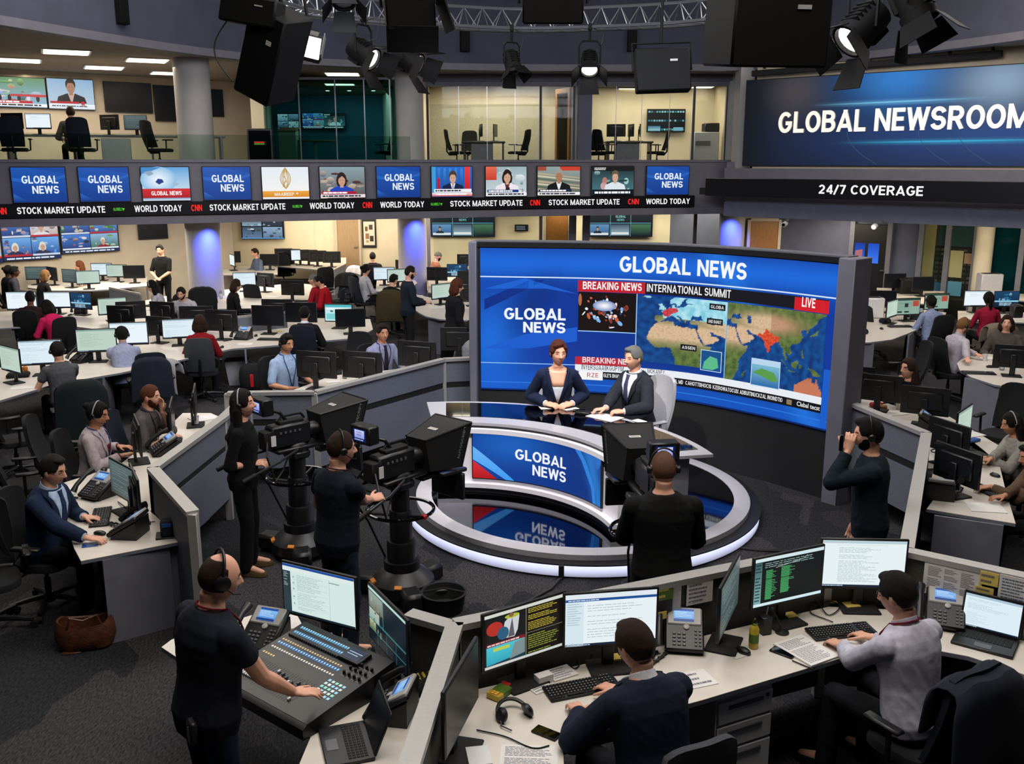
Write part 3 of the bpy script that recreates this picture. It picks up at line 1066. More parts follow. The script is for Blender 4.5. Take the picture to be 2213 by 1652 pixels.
 if kind.startswith('multi'):
  g=Gfx(w,h,'0a1626')
  sd=int(kind[5:])
  r=random.Random(sd)
  for i in range(2):
   for j in range(2):
    x,y,a,b_=w*(.008+i*.496),h*(.09+j*.455),w*.484,h*.44
    s=Gfx(a,b_,*r.choice([('2f6a3a','8ab0d8'),('1a3a8a','6aa8e8'),('b8a8a0','d8d8e0'),('2a4a30','9ac0a0'),('0e2a66','3a7ad0')]))
    scatter(s,a,b_,r.choice([['3a7a3a','88b868','d0e0d0','8a3a3a','1a2a1a'],['e0d0d0','8a2a34','2a2a3a','c8a090','5a7ab0'],['1a4aa0','4a9ae0','0e2050','b8d8f0']]),12,sd*7+i*2+j)
    if r.random()<.7:
     bust(s,a*r.uniform(.3,.6),0,b_*.36,r.choice(['d8d4c8','2a2220','8a6a4a']),'c89a84',r.choice(['2a3050','8a2030','d8d8dc']),None,None,r.random()<.4)
    s.rect(0,0,a,b_*.1,r.choice(['c8d4e8','b82838','dfe6f0']),14)
    g.v+=[(p[0]+x,p[1]+y,p[2]+1)for p in s.v]
    o=len(g.v)-len(s.v)
    g.f+=[[q+o for q in f]for f in s.f]
    g.c+=s.c
  g.rect(0,0,w,h*.075,'142a5a',2)
  return g.lines(w*.05,h*.015,w*.95,h*.06,1,'e0e8f4',3,.8,.1,sd)
 if kind=='wallstrip':
  g=Gfx(w,h,'0d1a26')
  g.rect(w*.02,h*.05,w*.32,h*.52,'2a5a9a',2,'6a9ac8').rect(w*.35,h*.05,w*.64,h*.52,'a8c0d0',2,'3a5068').rect(w*.67,h*.05,w*.98,h*.52,'14202c',2,'4a7a5a')
  g.rect(w*.02,h*.56,w*.98,h*.58,'7ac8e8',2)
  for x in(.335,.655):
   g.rect(w*x,0,w*(x+.008),h,'6aa8c0',3)
  g.rect(w*.03,h*.06,w*.31,h*.16,'e8ecf0',3).rect(w*.36,h*.1,w*.63,h*.18,'f0f4f8',3)
  bust(g,w*.14,h*.14,h*.14,'181818','c09880','202838')
  g.text('GLOBAL',w*.5,h*.8,h*.1,'9ad0d0',4,'c').text('NEWS',w*.5,h*.66,h*.1,'7ab8b8',4,'c')
  return g
 if kind=='timeline':
  g=Gfx(w,h,'0a1216')
  for y in(.06,.46,.86):
   scatter(g,w,h*.12,['2a6a78','9ad0d8','16323a'],2,3)
   for i in range(14):
    g.rect(w*(.02+i*.07),h*y,w*(.07+i*.07),h*(y+.08),R.choice(['2f8a98','8ac8d0','1a4048','5aa8b0']),2)
  g.rect(w*.02,h*.04,w*.35,h*.26,'9ad0e0',3,'3a6a88').rect(w*.7,h*.04,w*.96,h*.2,'7ab0c8',3)
  return g
 return Gfx(w,h,'05060a','0a0c12')
def tv(name,label,group,w,h,kind,loc,rz,tiltx=0,dep=.06,bez=.018,cat='television'):
 t=thing(name,label,cat,loc,rz,group)
 if tiltx:
  t.rotation_euler=(tiltx,0,rz)
 MB().box((0,dep/2,0),(w+2*bez,dep,h+2*bez),'black_plastic',b=.008).build('frame',t)
 MB().box((0,dep+.05,0),(w*.4,.1,h*.4),'black_plastic').build('wall_mount',t)
 pic_news(kind,w,h).build('screen',t,fn=lambda x,y,k:V((x-w/2,-.003-k,y-h/2)))
 return t
for i,(u0,u1,kind,lab)in enumerate([(25,147,'logo','blue GLOBAL NEWS screen on the band, leftmost in the photo'),(169,280,'logo','blue GLOBAL NEWS screen just left of the red and white globe screen'),(305,413,'globe','band screen with a pale map globe over a red GLOBAL NEWS bar'),(437,543,'logo','blue GLOBAL NEWS screen between the globe screen and the white and orange screen'),(564,668,'gold','white band screen with a gold flame-shaped emblem and orange bar'),(688,790,'woman_blue','band screen showing a long-haired woman in a bright blue jacket'),(811,907,'logo','blue GLOBAL NEWS screen right of the woman in the blue jacket'),(929,1020,'man_blue','band screen showing a man in a navy suit before blue and red'),(1044,1137,'woman_white','band screen showing a dark-haired woman in a white jacket'),(1158,1253,'man_black','band screen showing a grey-haired man in a black jacket'),(1273,1370,'man_white','band screen showing a man in a white shirt outdoors'),(1392,1488,'logo','blue GLOBAL NEWS screen at the right-hand end of the band')]):
 d0,d1=BAND.s_at_u(u0+3,3.3),BAND.s_at_u(u1-3,3.3)
 d=(d0+d1)/2
 q=BAND.pt(d,.09,3.295)
 tv('band_screen',lab,'screens along the balustrade band',min(1.16,d1-d0),.69,kind,q,BAND.rz(d))
d0=BAND.s_at_u(-40,2.8)
d1=BAND.s_at_u(1497,2.8)
t=thing('news_ticker','long black ticker strip with white headlines under the band screens','ticker',tuple(BAND.pt(d0,.05,2.77)))
O=V(t.location)
mb=MB()
mb.wall(BAND.sub(.075,d0,d1),2.645,2.925,.07,'black_plastic')
mb.T=Matrix.Translation(-O)
mb2=MB()
mb2.T=Matrix.Translation(-O)
mb2.wall(BAND.sub(.075,d0,d1),2.645,2.925,.07,'black_plastic')
mb2.build('housing',t)
g=Gfx(d1-d0,.28,'050508')
for tx,u0,u1,c in(('CNN',-12,15,'ff2a24'),('STOCK MARKET UPDATE',37,227,'f2f2f2'),('WORLD TODAY',290,393,'f2f2f2'),('CNN',411,437,'ff2a24'),('STOCK MARKET UPDATE',453,615,'f2f2f2'),('WORLD TODAY',669,764,'f2f2f2'),('CNN',781,804,'ff2a24'),('WORLD TODAY',821,914,'f2f2f2'),('STOCK MARKET UPDATE',971,1126,'f2f2f2'),('CNN',1144,1166,'ff2a24'),('STOCK MARKET UPDATE',1184,1337,'f2f2f2'),('CNN',1355,1377,'ff2a24'),('WORLD TODAY',1394,1488,'f2f2f2')):
 a,b_=BAND.s_at_u(u0,2.8)-d0,BAND.s_at_u(u1,2.8)-d0
 g.text(tx,a,.075,.135,c,2,wid=b_-a,bold=.02)
for u0,u1 in((245,268),(632,652),(930,953)):
 a,b_=BAND.s_at_u(u0,2.8)-d0,BAND.s_at_u(u1,2.8)-d0
 g.text('GLOBELT',a,.11,.06,'58c83a',2,wid=(b_-a)*.8).poly([(b_-.05,.16),(b_,.16),(b_-.025,.1)],'58c83a',2)
f0=BAND.fn(d0,2.645)
g.build('screen',t,fn=lambda x,y,k:f0(x,y,.078+k)-O,cut=.4)
d0=RWALL.s_at_u(1610,4.5)
W=8.6
t=thing('newsroom_sign','huge dark blue wall panel with raised white GLOBAL NEWSROOM letters','sign',tuple(RWALL.pt(d0,.05,3.66)),RWALL.rz(d0+1))
MB().box((W/2,.03,.98),(W,.06,1.98),'black_plastic').build('panel',t)
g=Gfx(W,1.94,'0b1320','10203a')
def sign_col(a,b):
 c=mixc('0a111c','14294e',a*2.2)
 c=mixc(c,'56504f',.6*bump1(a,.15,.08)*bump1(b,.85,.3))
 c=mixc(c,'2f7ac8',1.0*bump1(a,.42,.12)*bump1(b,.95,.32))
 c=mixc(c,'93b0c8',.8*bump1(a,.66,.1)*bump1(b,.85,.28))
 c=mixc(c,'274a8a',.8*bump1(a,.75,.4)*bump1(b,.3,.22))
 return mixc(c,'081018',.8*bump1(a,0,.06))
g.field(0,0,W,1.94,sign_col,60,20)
for y,x0,x1,c in((1.33,1.6,5.6,'7cc8f0'),(.5,2.2,7.4,'38b4e0')):
 g.field(x0,y-.09,x1,y+.09,lambda a,b:mixc(sign_col((x0+(x1-x0)*a)/W,(y-.09+.18*b)/1.94),c,math.sin(PI*a)**1.5*(.35*bump1(b,.45,.3)+.65*bump1(b,.5+.1*(a-.5),.07))*min(1,6*b,6*(1-b))),40,24,3)
for x in(2.55,4.1,4.9):
 g.line([(x+.02*i*i,.75-i*.12)for i in range(7)],.012,'35506e',4)
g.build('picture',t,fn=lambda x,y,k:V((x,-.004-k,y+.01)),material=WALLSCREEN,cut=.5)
vs,fs,w_=text_mesh('GLOBAL NEWSROOM',.022)
a=RWALL.s_at_u(1686,4.4)-d0
b_=RWALL.s_at_u(2228,4.4)-d0
cap=.47
sx=(b_-a)/w_
sy=cap/CAPH
mat('letter_white','f4e6d8',.5,emit=.75)
mb=MB()
f_=[(a+p[0]*sx,.74+p[1]*sy)for p in vs]
n=len(f_)
mb.add([V((p[0],-.05,p[1]))for p in f_],fs,'letter_white')
ed={}
for f in fs:
 for i in range(len(f)):
  e=(f[i],f[(i+1)%len(f)])
  ed[e]=ed.get(e,0)+1
for(i,j)in ed:
 if(j,i)not in ed:
  p,q=f_[i],f_[j]
  mb.quad(V((p[0],-.05,p[1])),V((q[0],-.05,q[1])),V((q[0],-.004,q[1])),V((p[0],-.004,p[1])),'white_paint')
mb.build('lettering',t)
t=thing('lighting_bar','black lighting bar with clamps along the top of the big wall sign','lighting bar',tuple(RWALL.pt(RWALL.s_at_u(1655,5.8),.25,5.78)),RWALL.rz(1))
MB().box((2.5,0,0),(5.4,.1,.13),'black_matte',(0,-.012,0),b=.01).build('bar',t)
for i in range(7):
 mb=MB()
 mb.box((.1+i*.82,0,.14),(.05,.05,.16),'black_plastic')
 mb.cyl((.02+i*.82,0,.2),(.2+i*.82,0,.22),.02,'black_plastic',n=8)
 mb.build('clamp',t)
d0=RWALL.s_at_u(1553,3.2)
t=thing('coverage_strip','long black strip on the ledge with white 24/7 COVERAGE writing','sign',tuple(RWALL.pt(d0,.62,2.96)),RWALL.rz(d0+1))
MB().box((4.5,.05,.2),(9,.1,.42),'black_plastic',b=.01).build('housing',t)
g=Gfx(9,.4,'060608')
a,b_=RWALL.s_at_u(1797,3.2)-d0,RWALL.s_at_u(2020,3.2)-d0
g.text('24/7 COVERAGE',a,.1,.2,'f4f4f4',2,wid=b_-a)
g.build('screen',t,fn=lambda x,y,k:V((x,-.003-k,y)),cut=1)
MB().box((-.08,.05,.1),(.16,.12,.16),'black_matte',b=.01).build('bracket',t)
def wall_tv(path,u0,u1,vt,vb,kind,label,group=None,k=.03):
 um=(u0+u1)/2
 z=1.8 if vt>420 else 5
 d0,d1=path.s_at_u(u0,z),path.s_at_u(u1,z)
 d=(d0+d1)/2
 q=path.pt(d,k+.06)
 zt,zb=PY(um,vt,q.y).z,PY(um,vb,q.y).z
 return tv('wall_television',label,group,d1-d0-.03,zt-zb-.03,kind,(q.x,q.y,(zt+zb)/2),path.rz(d))
for a in[(-60,102,165,232,'crowd','left one of the two lit gallery televisions, street scenes on screen'),(104,205,170,237,'man_dark','gallery television showing a dark-haired man in a dark jacket'),(226,329,178,243,'off','switched-off black gallery television nearest the lit ones'),(333,395,185,262,'off','black gallery television half hidden behind the white column'),(440,482,193,252,'off','narrow black gallery television right of the white column')]:
 wall_tv(WALLL,*a,'televisions on the gallery wall')
for i,(u0,u1,vb,lab)in enumerate([(-130,0,572,'outermost'),(0,126,562,'second from the outer end'),(127,253,546,'innermost')]):
 wall_tv(WALLL,u0,u1,470,vb,'multi%d'%(i+3),'four-picture screen of the bright video wall under the gallery, '+lab,'screens of the video wall',.08)
wall_tv(WALLL,298,361,474,517,'off','switched-off black television on the beige wall above the standing man')
q=PY(566,490,31.3)
tv('wall_television','four-picture television on the cream wall right of the left column',None,1.36,.78,'quad',(q.x,31.36,q.z),0)
structure('wall_cream_left',MB().box((gx(570,31.6),31.6,1.3),(3.0,.2,2.6),'wall_cream'))
for u,lab in((1000,'wide three-picture wall screen left of the timber door downstairs'),(1341,'wide three-picture wall screen right of the timber door downstairs')):
 q=PY(u,486,28.4)
 tv('wall_television',lab,'wide screens downstairs',1.86,.68,'wallstrip',(q.x,28.4,q.z),0)
q=PY(1439,261,28.8)
tv('wall_television','dark timeline screen on the wall of the right glass office upstairs',None,1.08,.62,'timeline',(q.x,28.75,q.z),0)
for u,v,kind,lab in((623,262,'quad','left one of three screens in the teal studio'),(677,261,'multi5','middle one of three screens in the teal studio with colour bars'),(722,262,'man_white','right one of three screens in the teal studio')):
 q=PY(u,v,28.3)
 tv('wall_television',lab,'screens in the teal studio',.62,.42,kind,(q.x,28.3,q.z),0)
for u,v,lab in((1127,493,'small dark room sign left of the timber door downstairs'),(1475,492,'small dark room sign near the right blue-lit column')):
 q=PY(u,v,28.4)
 t=thing('room_sign',lab,'sign',(q.x,28.45,q.z))
 MB().box((0,0,0),(.4,.04,.2),'black_plastic',b=.006).build('plate',t)
 Gfx(.36,.16,'0e1216').lines(.03,.02,.33,.14,3,'8a94a0',2,.4).build('face',t,fn=lambda x,y,k:V((x-.18,-.022-k,y-.08)))
LED=Path([(-.41,12.42),(1.05,12.2),(2.09,11.8),(2.95,11.05),(3.56,10.33)])
LZ0=.8
def LW(u,v):
 z=1.7
 for _ in range(5):
  d=LED.s_at_u(u,z)
  z=PY(u,v,LED.at(d).y).z
 return d,z-LZ0
def ZL(x,y):
 return LW(x*.3796+1020,y*.3796+510)
t=thing('led_wall','tall curved blue video wall with GLOBAL NEWS, world maps and headlines behind the newsreaders','video wall',tuple(LED.pt(0)))
O=V(t.location)
LL=LED.len
mb=MB()
mb.T=Matrix.Translation(-O)
mb.wall(LED.sub(-.012,-.06,LL+.05),0,2.74,.24,'black_matte')
mb.build('housing',t)
mb=MB()
mb.T=Matrix.Translation(-O)
for d,w in((-.09,.1),(LL+.1,.2)):
 q=LED.pt(d,-.08,1.37)
 mb.box(q,(w,.34,2.76),'band_grey',(0,0,LED.rz(d)),b=.01)
mb.wall(LED.sub(.005,-.06,LL+.05),2.68,2.745,.26,'black_plastic')
mb.wall(LED.sub(-.02,-.06,LL+.05),2.74,2.76,.2,'grey_plastic')
mb.build('frame',t)
g=Gfx(LL,1.87)
def led_col(a,b):
 c=mixc('0d3fa8','0a2f88',bump1(a,.6,.5))
 c=mixc(c,'1a6be0',.9*bump1(b,.9,.1)+.5*bump1(b,.04,.12))
 c=mixc(c,'1f74e4',.8*bump1(a,.03,.08)*bump1(b,.35,.3))
 c=mixc(c,'0a2a6c',.6*bump1(a-b*.2,.02,.05)*bump1(b,.62,.2))
 return mixc(c,'2a86f0',.5*bump1(a+b*.3,.95,.04))
g.field(0,0,LL,1.87,led_col,60,26,.2)
def wrect(x0,y0,x1,y1,c,k=2,c2=None):
 a,b_=ZL(x0,y0),ZL(x1,y1)
 g.rect(a[0],b_[1],b_[0],a[1],c,k,c2)
 return a[0],b_[1],b_[0],a[1]
yl=ZL(400,236)[1]
g.rect(0,yl-.008,LL,yl+.008,'cfe4ff',3)
yl2=ZL(300,726)[1]
g.rect(0,yl2-.006,ZL(600,700)[0],yl2+.006,'8ab8f0',3)
for pts,c in((((70,300),(300,240),(600,330),(420,300)),'1c62d0'),(((70,640),(300,560),(600,520),(600,600),(320,640)),'1a5ccc'),(((70,420),(260,330),(420,250),(330,250),(70,360)),'0b2f86')):
 g.poly([ZL(*p)for p in pts],c,1)
a,b_=ZL(840,205),ZL(1563,245)
g.text('GLOBAL NEWS',a[0],a[1],.2,'f2f6fc',4,wid=b_[0]-a[0],bold=.024)
a,b_=ZL(183,474),ZL(535,474)
g.text('GLOBAL',b_[0],a[1],.152,'eef4fc',4,'r',wid=b_[0]-a[0],bold=.025)
a2=ZL(292,549)
g.text('NEWS',b_[0],a2[1],.14,'eef4fc',4,'r',wid=b_[0]-a2[0],bold=.025)
xA=ZL(605,290)[0]
xB=ZL(986,300)[0]
yT,yB=ZL(610,253)[1],ZL(610,316)[1]
xR=ZL(2034,400)[0]
g.rect(xA,yB,xB,yT,'c0202c',4).rect(xB,yB,xR,yT,'14141a',4)
m_=ZL(630,300)[0]
g.text('BREAKING NEWS',m_,yB+.032,.098,'f4f0f0',6,wid=ZL(966,300)[0]-m_)
m_=ZL(995,300)[0]
g.text('INTERNATIONAL SUMMIT',m_,yB+.032,.098,'f0f0f0',6,wid=ZL(1477,330)[0]-m_,bold=.012)
a,b_=ZL(1843,352),ZL(2034,446)
g.rect(a[0],b_[1]+.0,b_[0],a[1]+.01,'d01c26',7)
g.text('LIVE',ZL(1882,400)[0],b_[1]+.045,.11,'f6f0f0',8,wid=ZL(1957,400)[0]-ZL(1882,400)[0])
x0,y0,x1,y1=wrect(605,318,930,552,'160c0a',3)
r_=random.Random(3)
pw,ph=x1-x0,y1-y0
for i in range(70):
 x,y=r_.gauss(.42,.2),r_.gauss(.5,.22)
 if.05<x<.95 and.08<y<.92:
  g.ell(x0+pw*x,y0+ph*y,pw*r_.uniform(.015,.06),ph*r_.uniform(.015,.05),r_.choice(['e8f0ff','7fb0e8','c8603a','f4dcd0','2a4a8a','5a2a1c','8a3a2a','a8d0f0']),4+i*.02,10,rot=r_.uniform(0,3))
g.glow(x0+pw*.45,y0+ph*.66,pw*.2,ph*.14,'ffffff','6a8ac0',6).ell(x0+pw*.03,y0+ph*.8,pw*.03,ph*.16,'b06a4a',6)
g.rect(x0,y0-.012,x1,y0,'9cc8f4',6).rect(x1,y0-.5,x1+.012,y1,'9cc8f4',6)
AFR=[(-17,15),(-16,21),(-13,28),(-6,35.5),(3,37),(10,37),(11,33),(20,31),(25,32),(32,31),(34,28),(37,21),(39,16),(43,12),(51,12),(48,5),(42,-2),(39,-7),(40,-15),(35,-24),(32,-29),(27,-34),(20,-35),(17,-29),(12,-17),(13,-8),(9,0),(9,4),(4,6),(-4,5),(-8,4),(-13,9)]
EURA=[(-9,37),(-9,43),(-2,43.5),(-1,46),(-4,48.5),(2,51),(5,53),(8,54),(8,57),(10,57),(11,54),(19,54.5),(22,57),(24,59),(30,60),(22,60.5),(22,63),(25,65),(20,64),(17,60),(16,56.5),(13,55.5),(11,59),(6,58),(5,62),(12,66),(18,69.5),(28,71),(40,67),(45,68),(60,69),(70,72),(100,76),(140,72),(156,60),(142,52),(135,44),(129,40),(129,36),(126,35),(126,38),(121,39),(119,37),(122,31),(120,26),(114,22),(108,21),(106,17),(109,12),(105,9),(100,13),(103,3),(101,3),(98,9),(97,16),(94,17),(91,22),(87,21),(80,15),(80,10),(77.5,8),(73,17),(70,21),(66,25),(57,26),(51,30),(48,30),(51,25),(56,25),(59,22),(52,16),(43,13),(39,21),(35,28),(36,36),(30,36),(27,37),(27,40),(31,41.5),(41,41),(38,44),(39,47),(33,45.5),(30,46),(28,43),(28,41),(23,40),(24,38),(22,36.5),(19.5,41),(14,45),(12,44.5),(18,40),(16,38),(13,41),(9,44),(3,43),(0,39),(-2,37),(-6,36)]
INDIA=[(62,26),(66,29),(70,27),(74,34),(78,31),(84,28),(92,27),(91,22),(87,21),(80,15),(80,10),(77.5,8),(73,17),(70,21)]
FRA=[(-2,48.5),(2,51),(6,53),(13,53),(15,50),(13,48),(7,46),(7,44),(3,43),(-1,43.5)]
SEA=[[(95,5),(104,-4),(105,-6),(98,1)],[(109,1),(117,6),(118,1),(115,-4),(110,-3)],[(105,-6.5),(114,-7.5),(114,-8.8),(106,-7.8)],[(131,-1),(141,-3),(147,-7),(143,-9),(138,-8)],[(120,1),(124,1),(121,-5),(119,-3)],[(120,18),(122,17),(125,8),(122,9)],[(131,32),(136,34),(140,36),(141,41),(137,37),(132,34.5)],[(97,17),(100,22),(108,21),(106,17),(109,12),(105,9),(100,13),(103,3),(101,3),(98,9)],[(100,26),(112,32),(120,30),(118,25),(110,21),(102,21)],[(110,50),(135,52),(140,48),(128,42),(118,44)]]
AUS=[(114,-22),(122,-18),(130,-12),(136,-12),(137,-16),(141,-17),(142,-11),(146,-19),(153,-26),(151,-34),(145,-38),(138,-35),(131,-31),(116,-35)]
UK=[(-5,50),(1,51),(1,53),(-2,56),(-3,58.5),(-6,57),(-4,54),(-5,52)]
ICE=[(-22,64),(-14,64),(-15,66),(-23,66)]
ITA=[(7,44),(12,45),(14,42),(18,40),(16,38),(12,42)]
CASP=[(48,46),(53,46),(54,37),(49,38)]
BLK=[(28,42),(40,41.5),(39,46),(31,46)]
MAD=[(44,-22),(50,-15),(47,-25)]
LAND=[EURA,AFR,UK,ICE,ITA,AUS,MAD]+SEA[:7]
def inside(p,poly):
 x,y=p
 r=False
 j=len(poly)-1
 for i in range(len(poly)):
  if(poly[i][1]>y)!=(poly[j][1]>y)and x<(poly[j][0]-poly[i][0])*(y-poly[i][1])/(poly[j][1]-poly[i][1])+poly[i][0]:
   r=not r
  j=i
 return r
def map_col(lo,la,first):
 n=noise.noise(V((lo*.16,la*.16,1)))
 n2=noise.noise(V((lo*.5,la*.5,5)))
 q=(lo+1.2*n2,la+1.2*n)
 if not any(inside(q,a)for a in LAND)or inside(q,CASP)or inside(q,BLK):
  return mixc('0c3470','155096',.5+n)
 if not first and inside(q,INDIA):
  return mixc('b83018','e8603a',.5+n2)
 if first and inside(q,FRA):
  return mixc('b02a34','d85058',.5+n2)
 if first and la>41 and lo>-1-(la>44)*20:
  return mixc('7cc8de','b4e4ee',.5+n+.3*n2)
 d=max(bump1(la,24,11)*(lo<76),bump1(la,40,9)*bump1(lo,75,35),bump1(la,-24,9)*(lo>110))
 c=mixc('3f5c2c','66803e',.5+n+.4*n2)
 c=mixc(c,'d8b894' if lo<80 else 'c09474',min(1,d*1.5))
 c=mixc(c,'8a6a4c',max(0,.7*n2))
 return mixc(c,'c86a4a',.7*(lo>110 and la<-10))
x0,x1=ZL(938,500)[0],ZL(1446,550)[0]
yt=yB-.02
yb=ZL(1200,738)[1]
def worldmap(x0,y0,x1,y1,lon0,lon1,lat0,lat1,first):
 g.field(x0,y0,x1,y1,lambda a,b:map_col(lon0+(lon1-lon0)*a,lat0+(lat1-lat0)*b,first),110,84,3)
 return lambda p:(x0+(x1-x0)*(p[0]-lon0)/(lon1-lon0),y0+(y1-y0)*(p[1]-lat0)/(lat1-lat0))
f=worldmap(x0,yb,x1,yt,-28,66,-14,66,True)
for lo,la,tx in((55,59,'GLOBA'),(53,42,'AND BANGT'),(26,8,'ASSEN')):
 q=f((lo,la))
 g.rect(q[0]-.1,q[1]-.035,q[0]+.12,q[1]+.04,'16161c',7).text(tx,q[0]+.01,q[1]-.018,.04,'e8e8e8',8,'c',wid=.18,bold=.01)
q=f((52,-3))
g.rect(q[0]-.15,q[1]-.14,q[0]+.14,q[1]+.12,'cfe4f4',7).rect(q[0]-.142,q[1]-.132,q[0]+.132,q[1]+.112,'17508a',7.5)
g.poly([(q[0]-.12,q[1]-.12),(q[0]-.1,q[1]-.03),(q[0]-.02,q[1]+.05),(q[0]+.08,q[1]+.03),(q[0]+.1,q[1]-.08),(q[0]+.02,q[1]-.12)],'5cb88a',8)
x2,x3=ZL(1451,550)[0],ZL(2012,600)[0]
yb2=ZL(1950,915)[1]
f=worldmap(x2,yb2,x3,yt,22,150,-30,58,False)
q=f((76,-16))
g.rect(q[0]-.19,q[1]-.16,q[0]+.2,q[1]+.17,'b8d4ec',7).rect(q[0]-.18,q[1]-.15,q[0]+.19,q[1]+.1,'2a68a8',7.5,'7ab8d0')
g.poly([(q[0]-.17,q[1]),(q[0]-.05,q[1]+.06),(q[0]+.12,q[1]+.03),(q[0]+.18,q[1]-.06),(q[0]+.1,q[1]-.08),(q[0]-.02,q[1]-.04)],'5a9a4a',8)
g.rect(x1,yb2,x2,yt,'8cc4ec',6)
ya=ZL(700,690)[1]
yb_=ZL(700,735)[1]
g.rect(xA-.02,yb_,ZL(866,700)[0]+.2,ya,'b8283c',6)
g.text('BREAKING NEWS',ZL(627,720)[0],yb_+.028,.075,'f0e8ea',7,wid=ZL(940,720)[0]-ZL(627,720)[0],bold=.012)
yc=ZL(700,771)[1]
xE=ZL(1990,990)[0]
g.rect(xA-.02,yc,xE,yb_,'e8ecf2',6)
m_=ZL(622,760)[0]
g.text('INYERSUAAIIKGUPYM',m_,yc+.02,.07,'23232c',7,wid=ZL(866,760)[0]-m_,bold=0)
m_=ZL(1000,790)[0]
g.text('MOKANEY',m_,yc+.025,.06,'3a3a44',7,wid=ZL(1098,790)[0]-m_,bold=0)
yd=yc-.1
g.rect(xA+.03,yd-.015,ZL(748,790)[0],yc,'f4f2f2',6.5)
g.text('RZE',ZL(655,790)[0],yd+.02,.06,'b0404a',7,wid=.15,bold=0)
g.rect(ZL(748,790)[0],yd,xE,yc,'101018',6)
for tx,xa,xb in(("GLE'S BHAN",752,846),('DAVID HARRIS, MD',1046,1206),('CAHOTTBHOCIS',1220,1366),('KZEROWATOCUIX ADBUITINUCKZAL INOINDTIO',1376,1770),('Clabal tecst',1852,1985)):
 a,b_=ZL(xa,800 if xa<1000 else 760+(xa-1000)*.24)[0],ZL(xb,800 if xa<1000 else 760+(xb-1000)*.24)[0]
 g.text(tx,a,yd+.03,.05,'f0f0f0',7,wid=b_-a,bold=.012)
a=ZL(1808,960)[0]
g.rect(a-.03,yd+.02,a+.04,yd+.08,'8a7a5a',7)
g.rect(0,0,LL,.02,'0a2a70',3).rect(0,.1,LL,.112,'2c7ae0',2).rect(xE,.0,LL,.7,'1a5cc8',2)
f0=LED.fn(0,LZ0)
g.build('screen',t,fn=lambda x,y,k:f0(x,y,.006+k*.8)-O,cut=.07,eps=.0016)
CX,CY,PR=.77,10.12,1.93
mat('stage_black','6c6e78',.05,metal=1,var=.04)
mat('rim_grey','b4b2ba',.35,var=.04)
mat('rim_dark','17171b',.4)
t=thing('round_platform','round glossy black stage with pale rim and glowing white riser under the news desk','stage',(CX,CY,0))
MB().lathe([(PR-.02,0),(PR-.02,.02)],'rim_dark',n=96).build('plinth',t)
led=bpy.data.materials.new('riser_glow')
led.use_nodes=True
nt=led.node_tree
b=nt.nodes['Principled BSDF']
b.inputs['Base Color'].default_value=lin('c9cbd8')
tc=nt.nodes.new('ShaderNodeTexCoord')
sp=nt.nodes.new('ShaderNodeSeparateXYZ')
mr=nt.nodes.new('ShaderNodeMapRange')
mr.inputs['From Min'].default_value=.02
mr.inputs['From Max'].default_value=.13
mr.inputs['To Min'].default_value=.3
mr.inputs['To Max'].default_value=1.5
b.inputs['Emission Color'].default_value=lin('d6dbff')
nt.links.new(tc.outputs['Object'],sp.inputs[0])
nt.links.new(sp.outputs['Z'],mr.inputs['Value'])
nt.links.new(mr.outputs[0],b.inputs['Emission Strength'])
MATS['riser_glow']=led
MB().lathe([(PR,.02),(PR,.13)],'riser_glow',n=96).build('riser',t)
MB().lathe([(PR+.015,.13),(PR+.015,.142),(PR-.12,.142),(PR-.12,.13)],'rim_dark',n=96).build('step',t)
MB().lathe([(PR-.1,.14),(PR-.1,.195),(PR-.11,.2),(PR-.27,.2),(PR-.27,.14)],'rim_grey',n=96).build('rim',t)
MB().lathe([(PR-.26,.14),(PR-.26,.196)],'stage_black',n=96).build('floor_panel',t)
q=P(1213,1240,.06)
tag(MB().tube([(0,0,.02),(-.02,-.06,.04),(-.1,-.2,.012),(-.35,-.5,.012),(-.62,-.62,.012)],.012,'cable_black').build('floor_cable',None,(q.x,q.y-.02,0)),'black cable running over the carpet from the front of the glowing stage','cable')
MB().box((0,.03,.08),(.05,.04,.12),'black_matte',b=.005).build('cable_clip',t,(q.x-CX,q.y-CY-.03,0))
DX,DY=-.6,8.4
def dp(ang,r,z):
 a=rad(ang)
 return V((DX+r*math.sin(a),DY+r*math.cos(a),z))
mat('desk_glass','585c68',.04,metal=1,var=.04)
mat('desk_white','e2dfe8',.3,var=.03)
t=thing('news_desk','curved white news desk with glossy dark top and a GLOBAL NEWS screen on its front','desk',(DX,DY,.2))
O=V(t.location)
def arc_solid(r0,r1,z0,z1,m,a0,a1,name,n=48,parent=None):
 rings=[]
 for i in range(n+1):
  a=a0+(a1-a0)*i/n
  rings.append([dp(a,r0,z0)-O,dp(a,r1,z0)-O,dp(a,r1,z1)-O,dp(a,r0,z1)-O])
 return MB().loft(rings,m).build(name,parent or t)
A0,A1=-9,79
mat('desk_rim','a3a2aa',.22,var=.04)
arc_solid(1.66,2.6,.955,.985,'desk_rim',A0,A1,'top')
arc_solid(1.9,2.52,.984,.99,'desk_glass',A0+5,A1-4,'glass_inlay')
arc_solid(1.68,1.9,.925,.956,'rim_dark',A0+.5,A1-.5,'shadow_gap')
arc_solid(1.62,1.95,.875,.925,'desk_white',A0+1,A1-1,'ledge')
arc_solid(1.67,1.9,.26,.875,'desk_white',A0+1.5,A1-2,'front_panel')
arc_solid(1.63,1.86,.2,.262,'rim_dark',A0+1.5,A1-2,'plinth')
arc_solid(1.6,1.7,.262,.31,'desk_white',A0+1.2,A1-1.8,'lower_ledge')
for i,a in enumerate((A0+3,A1-4)):
 arc_solid(1.9,2.4,.2,.955,'grey_board',a,a+1.6,'end_panel',2)
